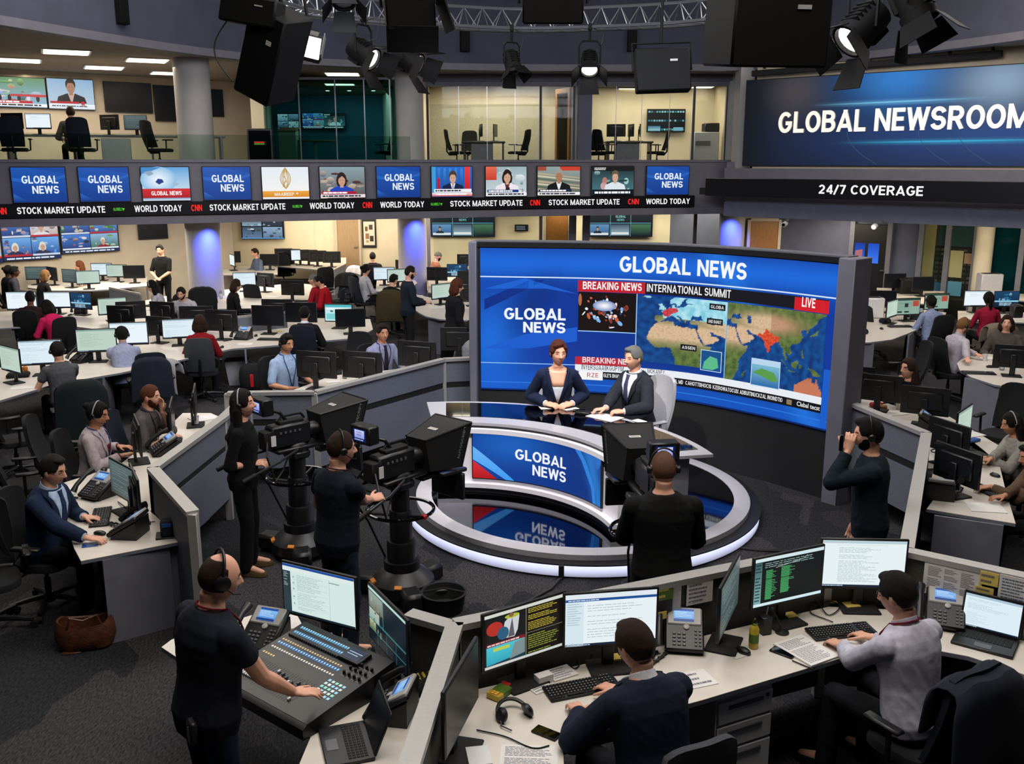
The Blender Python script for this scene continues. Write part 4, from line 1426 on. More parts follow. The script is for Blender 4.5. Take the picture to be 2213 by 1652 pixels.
def DL(u,v):
 best=None
 for i in range(400):
  a=-12+i*.25
  p=dp(a,1.66,.6)
  e=abs(project(p)[0]-u)
  if best is None or e<best[0]:
   best=(e,a,p.y)
 return rad(best[1])*1.66,PY(u,v,best[2]).z
xa,zt=DL(1022,940)
_,zb=DL(1022,1033)
xb,zt2=DL(1301,990)
_,zb2=DL(1301,1095)
zt,zb=(zt+zt2)/2,(zb+zb2)/2
w,h=xb-xa,zt-zb
arc_solid(1.645,1.68,zb-.012,zt+.012,'black_plastic',math.degrees((xa-.012)/1.66),math.degrees((xb+.012)/1.66),'screen_frame',30)
g=Gfx(w,h)
def desk_col(a,b):
 c=mixc('0e3f96','0c2f7a',a)
 c=mixc(c,'1d66c4',.8*bump1(a,.25,.25)*bump1(b,.8,.4))
 return mixc(c,'2c86dc',.7*bump1(a+.12*(b-.5),.93,.06))
g.field(0,0,w,h,desk_col,30,10)
g.poly([(0,h*.72),(0,h*.42),(w*.22,0),(w*.28,0)],'3f9af0',2,'6ab4f4').poly([(0,h*.4),(0,0),(w*.16,0)],'b0141e',2,'d83038')
g.poly([(w*.74,h),(w*.8,h*.8),(w*.9,h*.3),(w*.92,0),(w*.95,0),(w*.93,h*.35),(w*.84,h*.82),(w*.79,h)],'2f7fd8',2).poly([(w*.86,h),(w*.97,h*.75),(w*1,h*.9),(w,h)],'2468bc',2)
c0,zz=DL(1115,993)
c1,_=DL(1226,1010)
g.text('GLOBAL',c1-xa,h*.5,h*.235,'eef2fa',4,'r',wid=c1-c0)
c0,_=DL(1153,1030)
g.text('NEWS',c1-xa,h*.2,h*.235,'eef2fa',4,'r',wid=c1-c0)
g.build('screen',t,fn=lambda x,y,k:dp(math.degrees((xa+x)/1.66),1.643-k,zb+y)-O,cut=.06)
def flat_thing(name,label,cat,u,v,z,w,d,h,m,rz,group=None,b=.002):
 q=P(u,v,z)
 o=MB().box((0,0,h/2),(w,d,h),m,b=b).build(name,None,(q.x,q.y,z),label,cat,group,rz=rz)
 return o
ZD=.991
for u,v,rz,w_,d_,lab in((1192,879,.2,.3,.22,'white script pages in front of the newsreader in navy'),(1228,882,.5,.18,.2,'loose white sheet beside the script of the newsreader in navy'),(1307,902,-.75,.36,.24,'white script pages under the hands of the grey-haired newsreader')):
 flat_thing('script_pages',lab,'paper',u,v,ZD,w_,d_,.004,'paper',rz)
flat_thing('desk_monitor','small black block lying on the news desk between the two newsreaders','monitor',1260,895,ZD,.16,.1,.03,'black_plastic',-.4,b=.006)
flat_thing('phone','black mobile phone on the news desk in front of the grey-haired newsreader','phone',1252,888,ZD,.15,.075,.01,'black_gloss',-.1,b=.004)
flat_thing('note_card','small white card at the right-hand end of the news desk','paper',1382,911,ZD,.14,.1,.006,'paper',-.9)
def scr(kind,w,h):
 g=Gfx(w,h,'06080c')
 r=random.Random(hash(kind)%100 if False else sum(map(ord,kind)))
 if kind=='off':
  return g
 if kind in('doc','doc2','docg','mail','white'):
  bg={'doc':'e4f0f2','doc2':'dcecf4','docg':'bcd0c4','mail':'e6f0f4','white':'e8f4fa'}[kind]
  g=Gfx(w,h,bg)
  if kind=='mail':
   g.rect(0,h*.86,w,h*.91,'1f4f94',2).rect(0,h*.91,w,h,'dfe8ee',2).lines(w*.03,h*.865,w*.4,h*.905,1,'cfe0f4',3)
   g.rect(0,0,w*.2,h*.86,'d4e4ec',2).lines(w*.02,h*.4,w*.18,h*.84,10,'9ab0bc',3,.3)
   g.lines(w*.24,h*.14,w*.85,h*.8,13,'a4b4bc',3,.22,.6,3)
  elif kind=='doc':
   g.rect(0,h*.94,w,h,'b8ccd4',2).lines(w*.2,h*.1,w*.72,h*.86,24,'a2b2b6',3,.28,.5,5)
   g.rect(w*.17,h*.9,w*.78,h*.905,'b8c4c8',2)
  elif kind=='doc2':
   g.rect(0,h*.93,w,h,'a8c0d0',2).lines(w*.06,h*.55,w*.8,h*.88,9,'a8bac4',3,.25,.5,2).lines(w*.06,h*.1,w*.5,h*.45,8,'b4c4cc',3,.22,.6,9)
  elif kind=='docg':
   g.rect(0,h*.93,w,h,'8aa49a',2).lines(w*.08,h*.2,w*.7,h*.85,13,'93a89c',3,.25,.6,4)
  else:
   g.rect(0,h*.92,w,h,'c4d8e2',2).lines(w*.2,h*.6,w*.7,h*.85,5,'bccbd2',3,.3,.5)
  g.rect(0,0,w,h*.045,'16243a',2).lines(w*.02,h*.008,w*.3,h*.036,1,'b0c8e0',3,.7)
  return g
 if kind=='console':
  g=Gfx(w,h,'d2e6e2')
  g.rect(0,h*.95,w,h,'1e4a9a',2).rect(0,h*.86,w,h*.95,'dde8e4',2).rect(0,0,w*.11,h*.86,'2c3e44',2).lines(w*.015,h*.55,w*.08,h*.84,10,'b4c4c4',3,.35,.5)
  g.lines(w*.2,h*.1,w*.62,h*.82,22,'8aa09c',3,.24,.55,3).rect(w*.655,0,w*.66,h*.86,'aabeba',2).rect(w*.66,h*.8,w*.8,h*.815,'6a7e7c',3)
  for y in(.2,.34,.5,.62,.74):
   g.rect(w*.14,h*y,w*.165,h*(y+.035),'8ac09a',3).rect(w*.13,h*(y-.03),w*.64,h*(y-.025),'b4c8c4',3)
  return g.rect(0,0,w,h*.04,'1a2834',2)
 if kind=='cctv':
  g=Gfx(w,h,'0c1722')
  g.rect(0,h*.95,w,h,'b4d4cc',2).rect(w*.02,h*.62,w*.42,h*.93,'6a6a58',2,'8a9a90').rect(w*.02,h*.4,w*.3,h*.6,'8fa49a',2,'a8b8ac').rect(w*.02,h*.2,w*.2,h*.38,'5a6a30',2,'b0b89a')
  scatter(g,w*.38,h*.9,['5a5a3a','9aa8a0','3a3f38','c8ccb8','6a7a5a'],12,5,3,.25,.04,.14)
  for y in(.2,.4,.42):
   g.rect(0,h*y,w,h*(y+.006),'5ab8b0',5)
  for x in(.25,.5,.75):
   g.rect(w*x,0,w*(x+.006),h*.4,'3a7a80',5)
  return g.rect(w*.4,h*.4,w*.42,h*.95,'3a6a70',4)
 if kind=='code':
  g=Gfx(w,h,'15100e')
  g.rect(0,h*.94,w,h,'cfd4cc',2).rect(w*.5,0,w*.506,h*.94,'9aa48c',4).rect(w*.5,h*.46,w,h*.465,'9aa48c',4)
  g.lines(w*.53,h*.5,w*.9,h*.92,13,'c8b43a',3,.4,.5,3).lines(w*.53,h*.06,w*.95,h*.42,9,'8a9a3a',3,.4,.5,8)
  g.rect(w*.02,h*.46,w*.49,h*.93,'181a1c',2)
  g.ell(w*.12,h*.72,w*.1,h*.13,'b03028',3).poly([(w*.2,h*.5),(w*.24,h*.8),(w*.32,h*.9),(w*.42,h*.86),(w*.4,h*.6),(w*.36,h*.48)],'c8ccd0',4).ell(w*.33,h*.88,w*.09,h*.04,'a8b83a',5)
  g.ell(w*.22,h*.6,w*.07,h*.12,'2a5a7a',5).poly([(w*.28,h*.5),(w*.33,h*.85),(w*.36,h*.5)],'5a5a62',6).ell(w*.32,h*.9,w*.03,h*.04,'8a5a44',6)
  g.rect(w*.02,h*.4,w*.49,h*.46,'7a1a22',3).lines(w*.03,h*.41,w*.46,h*.45,1,'e0c8c8',4,.7)
  g.rect(w*.02,h*.06,w*.49,h*.4,'2aa0b8',2,'4ac0d0').poly([(w*.02,h*.06),(w*.3,h*.1),(w*.42,h*.3),(w*.49,h*.4),(w*.49,h*.06)],'1a3a4a',3).poly([(w*.3,h*.08),(w*.49,h*.12),(w*.49,h*.4),(w*.36,h*.36)],'7a8a8c',3.5).rect(w*.1,h*.3,w*.3,h*.36,'b8c84a',4)
  return g.rect(0,0,w,h*.05,'c8ccc8',3)
 if kind=='sheet':
  g=Gfx(w,h,'0c1416')
  g.rect(0,h*.93,w,h,'cfe4e8',2).rect(0,h*.06,w*.1,h*.92,'7aa8a8',2,'3a5a5c').lines(w*.01,h*.1,w*.09,h*.9,12,'16262a',3,.4)
  for x0,x1,y0,y1 in((.16,.25,.12,.74),(.38,.5,.2,.76)):
   g.rect(w*x0,h*y0,w*x1,h*y1,'2f7a48',2,'236238').lines(w*x0,h*y0,w*(x1+.08),h*y1,18,'5ac07a',3,.3,.5,int(x0*100))
  g.lines(w*.14,h*.78,w*.95,h*.9,3,'9ab8b8',3,.3).line([(w*.3,h*.76),(w*.7,h*.84),(w*.76,h*.9)],h*.008,'c8d0c8',3)
  return g.rect(0,0,w,h*.06,'cfe8f0',2)
 if kind=='cyan':
  g=Gfx(w,h,'bfe4e8')
  return g.rect(0,h*.85,w,h,'4ab4c0',2).rect(w*.05,h*.1,w*.45,h*.45,'7accd0',3).rect(w*.5,h*.1,w*.95,h*.45,'5abcc4',3).rect(w*.2,h*.55,w*.3,h*.65,'3a6a4a',3).rect(w*.4,h*.55,w*.5,h*.65,'2a7a4a',3).rect(w*.05,h*.7,w*.95,h*.8,'e8f6f8',3)
 if kind=='blueui':
  g=Gfx(w,h,'10243c','1c4468')
  scatter(g,w,h,['2a6a9a','9ac0d8','16304a','3a8ab0'],14,7)
  return g.rect(0,h*.3,w,h*.4,'8ac8e0',3).lines(w*.2,h*.05,w*.8,h*.28,3,'cfe4f0',4)
 if kind=='greenui':
  g=Gfx(w,h,'8aa89a')
  return g.rect(0,h*.88,w,h,'30443c',2).rect(w*.7,h*.5,w*.95,h*.85,'b04a3a',3).rect(w*.35,h*.45,w*.5,h*.7,'24302c',3).rect(w*.05,h*.1,w*.25,h*.2,'24302c',3).rect(w*.35,h*.1,w*.55,h*.2,'24302c',3).lines(w*.05,h*.3,w*.9,h*.8,7,'5a786a',2,.3)
 if kind=='dim':
  g=Gfx(w,h,'3c4a4c','5a6a6a')
  return g.lines(w*.1,h*.1,w*.9,h*.9,10,'7a8a8a',2,.2,.5)
 return g
def mon_builder(kind,w=.51,h=.30,stand='std',el=.16):
 def f():
  t=thing('monitor','m','monitor')
  cz=el+h/2
  mb=MB()
  mb.box((0,.018,cz),(w+.03,.022,h+.034),'black_plastic',b=.005)
  mb.box((0,.036,cz),(w*.75,.03,h*.7),'black_plastic',b=.012)
  p=mb.build('housing',t)
  scr(kind,w,h).build('screen',t,fn=lambda x,y,k:V((x-w/2,.0055-k*.5,y-h/2+cz+.004)))
  mb=MB()
  mb.box((0,.062,(cz+.02)/2+.01),(.075,.026,cz+.02),'black_plastic' if stand!='silver' else 'grey_plastic',b=.006)
  mb.build('stand',t)
  MB().box((0,.03,.008),(.26,.2,.016),'black_matte',b=.006).build('base',t)
  mb=MB()
  mb.cyl((0,.05,cz),(0,.056,cz),.014,'grey_plastic',n=10)
  mb.build('badge',t)
  return t
 return f
def monitor(kind,loc,rz,label,group=None,big=False,stand='std'):
 key='mon_%s_%d_%s'%(kind,big,stand)
 return put(key,mon_builder(kind,.56 if big else.5,.335 if big else.3,stand,.17 if big else.14),loc,rz,label,group)
def keyboard_builder():
 t=thing('keyboard','k','keyboard')
 mb=MB()
 mb.box((0,0,.011),(.45,.155,.016),'black_plastic',(rad(3),0,0),b=.005)
 mb.build('case',t)
 mb=MB()
 for r_ in range(6):
  y=.062-r_*.0235-(.004 if r_ else 0)
  n=15
  for i in range(n):
   if r_==5 and 4<=i<=8:
    if i==4:
     mb.box((-.068,y,.021),(.1,.018,.006),'black_matte',(rad(3),0,0),b=.002)
    continue
   mb.box((-.208+i*.0208,y,.021+y*.05),(.0175,.018,.006),'black_matte',(rad(3),0,0),b=.002)
  for i in range(4):
   mb.box((.13+i*.0208,y,.021+y*.05),(.0175,.018,.006),'black_matte',(rad(3),0,0),b=.002)
 k=mb.build('key_grid',t)
 g=Gfx(.44,.15)
 rr=random.Random(4)
 for r_ in range(5):
  y=.062-r_*.0235-(.004 if r_ else 0)+.075
  for i in range(20):
   if i in(15,16)and r_!=1 or i>=18 and r_>3:
    continue
   x=-.208+i*.0208+.22
   g.rect(x-.0035,y-.002,x+.003,y+.004,'9a9a9a',1)
 g.build('key_legends',t,fn=lambda x,y,k:V((x-.22,y-.075,.0246+(y-.075)*.05)),material=PRINT)
 return t
def mouse_builder():
 t=thing('computer_mouse','m','mouse')
 MB().ell((0,0,.012),(.032,.055,.024),'black_plastic',fn=lambda d:V((d.x*.031,d.y*.055,max(-.012,d.z*.024)))).build('shell',t)
 MB().box((0,.024,.033),(.008,.02,.008),'grey_plastic',b=.002).build('wheel',t)
 return t
def phone_builder():
 t=thing('desk_phone','p','telephone')
 t.scale=(1.28,1.28,1.28)
 a=rad(32)
 A=Matrix.Rotation(a,3,'X')
 def L(x,y,z):
  return A@V((x,y,z))+V((0,-.09,.025))
 mb=MB()
 mb.box(L(.035,.11,0),(.19,.24,.03),'black_plastic',A,b=.008)
 mb.loft([[V((x,-.07,0)),V((x,.1,0)),V((x,.1,.12)),V((x,-.07,.02))]for x in(-.06,.13)],'black_plastic')
 mb.build('body',t)
 MB().box(L(.035,.178,.012),(.17,.1,.022),'silver_plastic',A,b=.006).build('display_bezel',t)
 g=Gfx(.1,.07,'4a8ad8','8ac0f0')
 g.rect(0,.058,.1,.07,'1f4a9a',2).rect(0,0,.1,.012,'1a3a7a',2).lines(.008,.02,.09,.054,4,'dcecfa',2,.3)
 g.build('display',t,fn=lambda x,y,k:L(x-.018,y+.145,.0235+k))
 mb=MB()
 for i in range(3):
  for j in range(4):
   mb.box(L(.005+i*.024-.02,.02+j*.02,.018),(.016,.012,.006),'grey_plastic',A,b=.002)
 for j in range(5):
  for i in range(2):
   mb.box(L(.09+i*.02,.02+j*.02,.018),(.012,.01,.005),'grey_plastic',A,b=.002)
 mb.build('keypad',t)
 MB().lathe([(.015,0),(.015,.008),(.01,.01)],'silver_plastic',c=L(.045,.118,.014),n=14,rot=A).build('navigation_key',t)
 h=MB()
 h.tube([L(-.09,0,.028),L(-.09,.05,.046),L(-.09,.15,.048),L(-.09,.21,.03)],[.024,.017,.017,.026],'black_plastic',10)
 hs=h.build('handset',t)
 pts=[]
 for i in range(26):
  s_=i/25
  x=-.1-.06*math.sin(PI*s_)
  y=-.1-.13*math.sin(PI*s_)+.0*s_
  pts.append((x+.05*s_+.004*math.cos(i*2.2),y,.012+.004*math.sin(i*2.2)))
 MB().tube(pts,.007,'cable_black',6).build('cord',t)
 return t
def cup_builder(m='white_plastic'):
 def f():
  t=thing('cup','c','cup')
  MB().lathe([(.028,0),(.04,.1),(.042,.102),(.038,.1),(.027,.008),(.001,.006)],m,n=16).build('body',t)
  MB().lathe([(.001,.078),(.036,.08)],'brown_leather',n=14).build('drink',t)
  return t
 return f
def papers_builder(n=4,w=.21,h=.297,txt=True):
 def f():
  t=thing('paper_stack','p','papers')
  mb=MB()
  r=random.Random(n)
  for i in range(n):
   mb.box((r.uniform(-.01,.01),r.uniform(-.01,.01),.002+i*.003),(w,h,.002),'paper',(0,0,r.uniform(-.12,.12)))
  mb.build('sheets',t)
  if txt:
   g=Gfx(w*.8,h*.8)
   g.lines(0,0,w*.8,h*.8,20,'6a6a70',0,.3,.4,3)
   g.build('print_lettering',t,fn=lambda x,y,k:V((x-w*.4,y-h*.4,n*.003+.0015)),material=PRINT)
  return t
 return f
def bottle_builder(m='bottle_glass',capm='red_plastic',lab='red_plastic'):
 def f():
  t=thing('bottle','b','bottle')
  MB().lathe([(.03,0),(.033,.01),(.033,.13),(.014,.18),(.013,.21)],m,n=16).build('body',t)
  MB().lathe([(.015,.205),(.015,.228),(.001,.229)],capm,n=12).build('cap',t)
  MB().lathe([(.0335,.05),(.0335,.11)],lab,n=16).build('wrapper',t)
  return t
 return f
def chair_builder(seat='black_fabric',back='black_fabric',hb=.56,arms=True,white=False):
 def f():
  t=thing('office_chair','c','chair')
  fr='black_plastic' if not white else 'light_grey'
  b_=MB()
  b_.lathe([(.05,.06),(.05,.12),(.035,.14)],fr,n=12)
  for k in range(5):
   a=2*PI*k/5+.3
   b_.tube([(0,0,.11),(.15*math.cos(a),.15*math.sin(a),.1),(.31*math.cos(a),.31*math.sin(a),.075)],[.028,.024,.018],fr,8)
  b_=b_.build('base',t)
  for k in range(5):
   a=2*PI*k/5+.3
   q=V((.31*math.cos(a),.31*math.sin(a),.03))
   MB().cyl(q+V((-.02*math.sin(a),.02*math.cos(a),0)),q-V((-.02*math.sin(a),.02*math.cos(a),0)),.03,'black_matte',n=12).build('caster',b_)
  MB().tube([(0,0,.12),(0,0,.28),(0,0,.281),(0,0,.42)],[.028,.028,.018,.018],fr,10).build('column',t)
  n=20
  mb=MB()
  rings=[]
  for z,s_ in((.405,.9),(.42,1),(.455,1),(.475,.96),(.482,.8)):
   ring=[]
   for i in range(n):
    a=2*PI*i/n
    c,s2=math.cos(a),math.sin(a)
    x=.245*s_*math.copysign(abs(c)**.6,c)
    y=.235*s_*math.copysign(abs(s2)**.6,s2)+.03
    ring.append(V((x,y,z-(.02*max(0,y-.15)*4 if z>.45 else 0))))
   rings.append(ring)
  mb.loft(rings,seat).build('seat',t)
  mb=MB()
  nx,nz=10,10
  fr_,bk=[],[]
  for j in range(nz+1):
   v=j/nz
   for i in range(nx+1):
    u=i/nx*2-1
    wv=.235*(1-.16*v*v)*(1-.1*(1-v)**3)
    z=.5+v*hb
    if v>.85:
     z-=.05*(abs(u)**4)*(v-.85)/.15
    y=-.2-.05*math.sin(v*2.4)-.09*v+.045*u*u
    fr_.append(V((u*wv,y+.018,z)))
    bk.append(V((u*wv*1.02,y-.022,z)))
  m_=nx+1
  fs=[(j*m_+i,j*m_+i+1,(j+1)*m_+i+1,(j+1)*m_+i)for j in range(nz)for i in range(nx)]
  N=len(fr_)
  rim=[i for i in range(m_)]+[j*m_+nx for j in range(1,nz+1)]+[nz*m_+i for i in range(nx-1,-1,-1)]+[j*m_ for j in range(nz-1,0,-1)]
  fs2=fs+[tuple(q+N for q in f_[::-1])for f_ in fs]+[(rim[k],rim[(k+1)%len(rim)],rim[(k+1)%len(rim)]+N,rim[k]+N)for k in range(len(rim))]
  mb.add(fr_+bk,fs2,back)
  mb.build('backrest',t)
  MB().tube([(0,-.02,.4),(0,-.2,.39),(0,-.27,.48),(0,-.28,.72)],[.03,.026,.022,.02],fr,8).build('back_bar',t)
  if arms:
   for sx in(-1,1):
    mb=MB()
    mb.tube([(sx*.2,0,.41),(sx*.29,0,.44),(sx*.3,.0,.64)],.016,fr,8)
    mb.box((sx*.3,.04,.655),(.07,.25,.03),fr,b=.012)
    mb.build('armrest',t)
  return t
 return f
def chair(loc,rz,label,group=None,kind='black'):
 b={'black':chair_builder(),'mesh':chair_builder('black_fabric','grey_mesh'),'navy':chair_builder('black_fabric','navy_fabric',.6),'studio':chair_builder('light_grey','light_grey',.62,True,True)}[kind]
 return put('chair_'+kind,b,(loc[0],loc[1],loc[2]if len(loc)>2 else 0),rz,label,group)
def drape(name,label,loc,rz,m,w=.5,top=1.05,drop=.55,cat='jacket',seed=1):
 n,k=14,16
 r=random.Random(seed)
 vs=[]
 for j in range(k+1):
  v=j/k
  for i in range(n+1):
   u=i/n*2-1
   s_=(v-.35)*2
   if v<.35:
    y=-.235+.03*(1-v/.35)
    z=top-(.35-v)/.35*drop*.45
   else:
    t_=(v-.35)/.65
    y=-.385-.03*t_-.02*math.sin(t_*3)
    z=top-t_*drop
   y+=.02*noise.noise(V((u*3+seed,v*2,0)))
   hw=w/2*(1+.12*max(0,s_)*(1 if v>.35 else.4))*(.82 if abs(v-.35)<.04 else 1)
   zz=z-.06*abs(u)**3+(.02*noise.noise(V((u*4,v*5,seed))))
   vs.append(V((u*hw,y+.05*u*u,zz)))
 m_=n+1
 fs=[(j*m_+i,j*m_+i+1,(j+1)*m_+i+1,(j+1)*m_+i)for j in range(k)for i in range(n)]
 o=MB().add(vs,fs,m).build(name,None,(loc[0],loc[1],loc[2]if len(loc)>2 else 0),label,cat,rz=rz)
 md=o.modifiers.new('thick','SOLIDIFY')
 md.thickness=.025
 md.offset=1
 md=o.modifiers.new('soft','SUBSURF')
 md.levels=md.render_levels=1
 return o
def cable(name,label,pts,r=.006,m='cable_black',cat='cable',group=None):
 q=[V(p)for p in pts]
 out=[]
 e=[q[0]*2-q[1]]+q+[q[-1]*2-q[-2]]
 for i in range(1,len(e)-2):
  for k in range(6):
   t=k/6
   a,b,c,d=e[i-1:i+3]
   out.append(.5*(2*b+(c-a)*t+(2*a-5*b+4*c-d)*t*t+(3*b-a-3*c+d)*t**3))
 out.append(q[-1])
 o=out[0].copy()
 return tag(MB().tube([p-o for p in out],r,m,6).build(name,None,o),label,cat,group)
def desk(name,label,poly,z=.74,legs=(),panels=(),group=None,top='white_top',th=.03,edge='grey_board'):
 c=sum((V((p[0],p[1],0))for p in poly),V((0,0,0)))/len(poly)
 t=thing(name,label,'desk',(c.x,c.y,0),0,group or 'white worktops of the newsroom')
 pl=[(p[0]-c.x,p[1]-c.y)for p in poly]
 MB().prism(pl,z-.004,z,top).build('worktop',t)
 q=[(p[0]*.997,p[1]*.997)for p in pl]
 MB().prism(pl,z-th,z-.004,edge).build('edge_band',t)
 for a,b_ in panels:
  a,b_=V((a[0],a[1]))-c.xy,V((b_[0],b_[1]))-c.xy
  MB().wall([a,b_],0,z-th,.03,'grey_board').build('panel',t)
 for p in legs:
  MB().box((p[0]-c.x,p[1]-c.y,(z-th)/2),(.06,.06,z-th),'grey_board',b=.005).build('leg',t)
 return t
def partition(label,path,h=1.15,z0=.0,cloth='pin_cloth',group=None,th=.07,name='desk_partition',gap=None,posts=True,capw=.1):
 p0=V((path[0][0],path[0][1],0))
 t=thing(name,label,'partition',tuple(p0),0,group or 'low dividers between the desks')
 pl=[V((p[0],p[1]))-p0.xy for p in path]
 for a,b_ in zip(pl,pl[1:]):
  d=(b_-a).normalized()
  n=V((-d.y,d.x))
  def w(z,zz,t_,m,nm):
   MB().wall([a+n*t_/2,b_+n*t_/2],z,zz,-t_,m).build(nm,t)
  if gap:
   w(z0,gap[0],th*.6,cloth,'panel')
   w(gap[1],h-.04,th*.6,cloth,'panel')
   w(gap[0],gap[1],th*.35,'black_matte','rail')
  else:
   w(z0,h-.04,th*.7,cloth,'panel')
  w(h-.04,h,capw,'alu','capping')
 if posts:
  for q in pl:
   MB().box((q.x,q.y,h/2-.01),(th,th,h-.02),'alu',b=.004).build('post',t)
 return t
def pedestal_builder(m='light_grey'):
 def f():
  t=thing('drawer_pedestal','d','drawers')
  MB().box((0,0,.34),(.42,.55,.66),m,b=.006).build('cabinet',t)
  for i,(z,h)in enumerate(((.575,.15),(.41,.15),(.175,.29))):
   d=MB().box((0,-.282,z),(.41,.02,h),m,b=.006).build('drawer',t)
   MB().box((0,-.294,z+h/2-.045),(.26,.012,.028),'grey_plastic',b=.005).build('handle',d)
  MB().cyl((.16,-.29,.62),(.16,-.298,.62),.012,'black_plastic',n=10).build('lock',t)
  return t
 return f
def studio_camera(label,loc,rz,vf=1,hood='black_matte',hz=1.22):
 t=thing('studio_camera',label,'camera',loc,rz,'studio cameras on pedestals')
 mb=MB()
 mb.lathe([(.27,.05),(.29,.07),(.28,.16),(.22,.22),(.16,.26),(.16,.34)],'black_plastic',n=24)
 for k in range(3):
  a=PI/2+2*PI*k/3
  mb.box((.3*math.cos(a),.3*math.sin(a),.1),(.3,.18,.16),'black_plastic',(0,0,a),b=.03)
 b_=mb.build('base',t)
 for k in range(3):
  a=PI/2+2*PI*k/3
  c=V((.4*math.cos(a),.4*math.sin(a),.045))
  MB().cyl(c+V((0,-.03,0)),c+V((0,.03,0)),.045,'black_matte',n=14).build('wheel',b_)
 for a,w in((-2.0,.1),(-.9,.08)):
  MB().box((.265*math.cos(a),.265*math.sin(a),.175),(.04,w*.8,.03),'orange_tape',(0,rad(30),a),b=.004).build('warning_label',b_)
 MB().lathe([(.13,.26),(.13,.5),(.12,.52),(.1,.52),(.1,.78),(.09,.8),(.08,.8),(.08,1.0)],'black_plastic',n=18).build('column',t)
 mb=MB()
 n=40
 mb.tube([(.29*math.cos(2*PI*i/n),.29*math.sin(2*PI*i/n),.8)for i in range(n+1)],.016,'black_gloss',8)
 for k in range(3):
  a=2*PI*k/3
  mb.tube([(.1*math.cos(a),.1*math.sin(a),.76),(.29*math.cos(a),.29*math.sin(a),.8)],.012,'black_plastic',6)
 mb.box((.29,0,.8),(.05,.04,.036),'red_plastic',b=.006)
 mb.build('steering_ring',t)
 mb=MB()
 mb.box((0,0,1.03),(.2,.2,.08),'black_plastic',b=.02)
 mb.ell((0,0,1.09),(.1,.13,.09),'black_plastic')
 mb.box((0,0,hz-.12),(.2,.5,.04),'black_plastic',b=.01)
 mb.box((.0,-.1,hz-.145),(.24,.02,.012),'red_plastic')
 mb.build('pan_head',t)
 for sx in(-1,1):
  mb=MB()
  mb.tube([(sx*.11,-.05,1.1),(sx*.2,-.3,1.05),(sx*.24,-.62,.98)],.013,'black_plastic',8)
  mb.tube([(sx*.232,-.56,.995),(sx*.245,-.7,.96)],.022,'black_matte',10)
  mb.build('pan_handle',t)
 mb=MB()
 mb.box((0,-.08,hz+.02),(.15,.42,.22),'black_plastic',b=.02)
 mb.box((0,-.3,hz+.0),(.13,.12,.18),'black_matte',b=.01)
 mb.box((0,-.06,hz+.145),(.1,.26,.04),'black_matte',b=.01)
 mb.tube([(0,.1,hz+.15),(0,.06,hz+.2),(0,-.14,hz+.2),(0,-.18,hz+.15)],.014,'black_plastic',8)
 for i in range(5):
  mb.box((.078,-.2+i*.05,hz+.06),(.01,.02,.02),'grey_plastic')
 mb.box((.08,-.28,hz),(.006,.05,.1),'white_plastic')
 mb.build('camera_body',t)
 MB().lathe([(.07,.1),(.075,.2),(.085,.22),(.085,.36),(.001,.36)],'black_plastic',c=(0,0,hz+.02),rot=(-PI/2,0,0),n=20).build('lens',t)
 v=MB()
 v.tube([(0,-.1,hz+.16),(0,-.16,hz+.24),(vf*.1,-.24,hz+.27)],.018,'black_plastic',8)
 v.box((vf*.12,-.27,hz+.3),(.24,.12,.16),'black_plastic',b=.012)
 v=v.build('viewfinder',t)
 g=Gfx(.16,.11,'0c1a4a')
 g.rect(.02,.03,.14,.1,'8a96e0',1,'c8d0ff').text('GLOBAL',.08,.075,.017,'28306a',3,'c',bold=0).text('NEWS',.08,.05,.017,'28306a',3,'c',bold=0).lines(.02,.008,.14,.024,1,'a8b0f0',2,.6)
 g.build('viewfinder_screen',v,fn=lambda x,y,k:V((vf*.12+x-.08,-.331-k,hz+.3+y-.055)))
 def ring(y0,y1,w0,w1,z0,z1):
  return[V((-w0,y0,hz+z0)),V((w0,y0,hz+z0)),V((w1,y1,hz+z1)),V((-w1,y1,hz+z1))]
 mb=MB()
 o1,o2=ring(.24,.2,.14,.12,-.11,.18),ring(.56,.68,.21,.225,-.13,.26)
 mb.loft([o1,o2],hood,cap=False)
 i1,i2=[p*.97+V((0,.012,hz*.03))for p in o1],[p+(V((0,.62,hz+.06))-p)*.04 for p in o2]
 mb.loft([i1,i2],'black_matte',cap=False)
 mb.loft([o2,i2],'black_plastic',cap=False)
 mb.quad(*o1[::-1],hood)
 e=.008
 for a,b_ in((o2[0],o2[3]),(o2[1],o2[2]),(o2[2],o2[3]),(o1[2],o2[2]),(o1[3],o2[3])):
  mb.tube([a,b_],.009,'black_plastic',6)
 h=mb.build('prompter_hood',t)
 g=Gfx(.1,.04,'c8c4bc')
 g.lines(.006,.006,.094,.034,2,'5a5a58',1,.4,.2)
 p,q=(o1[2]+o1[3])/2,(o2[2]+o2[3])/2
 d=(q-p).normalized()
 g.build('hood_label',h,fn=lambda x,y,k:p+d*(.2+y)+V((x-.05,0,.004+k)),material=PRINT)
 for sg in(-1,1):
  a,b_=(o2[1]if sg>0 else o2[0]),(o2[2]if sg>0 else o2[3])
  s_=o1[2 if sg>0 else 3]
  g=Gfx(.3,.04)
  vs,fs,w_=text_mesh('AUTOSCRIPT',.0)
  g.text('AUTOSCRIPT',0,.006,.026,'8a8f94',0,wid=.26,bold=0)
  up=(b_-a).normalized()
  bx=(a.lerp(b_,.1)+(s_-a)*.14)
  nrm=V((sg,-.15,.1)).normalized()
  ou=(s_-b_).normalized()
  g.build('hood_lettering',h,fn=lambda x,y,k:bx+up*(x*1.15)+ou*(y-.02)*1+nrm*.006,material=PRINT)
 mb=MB()
 mb.box((0,.5,hz-.17),(.38,.32,.035),'black_plastic',(rad(-4),0,0),b=.008)
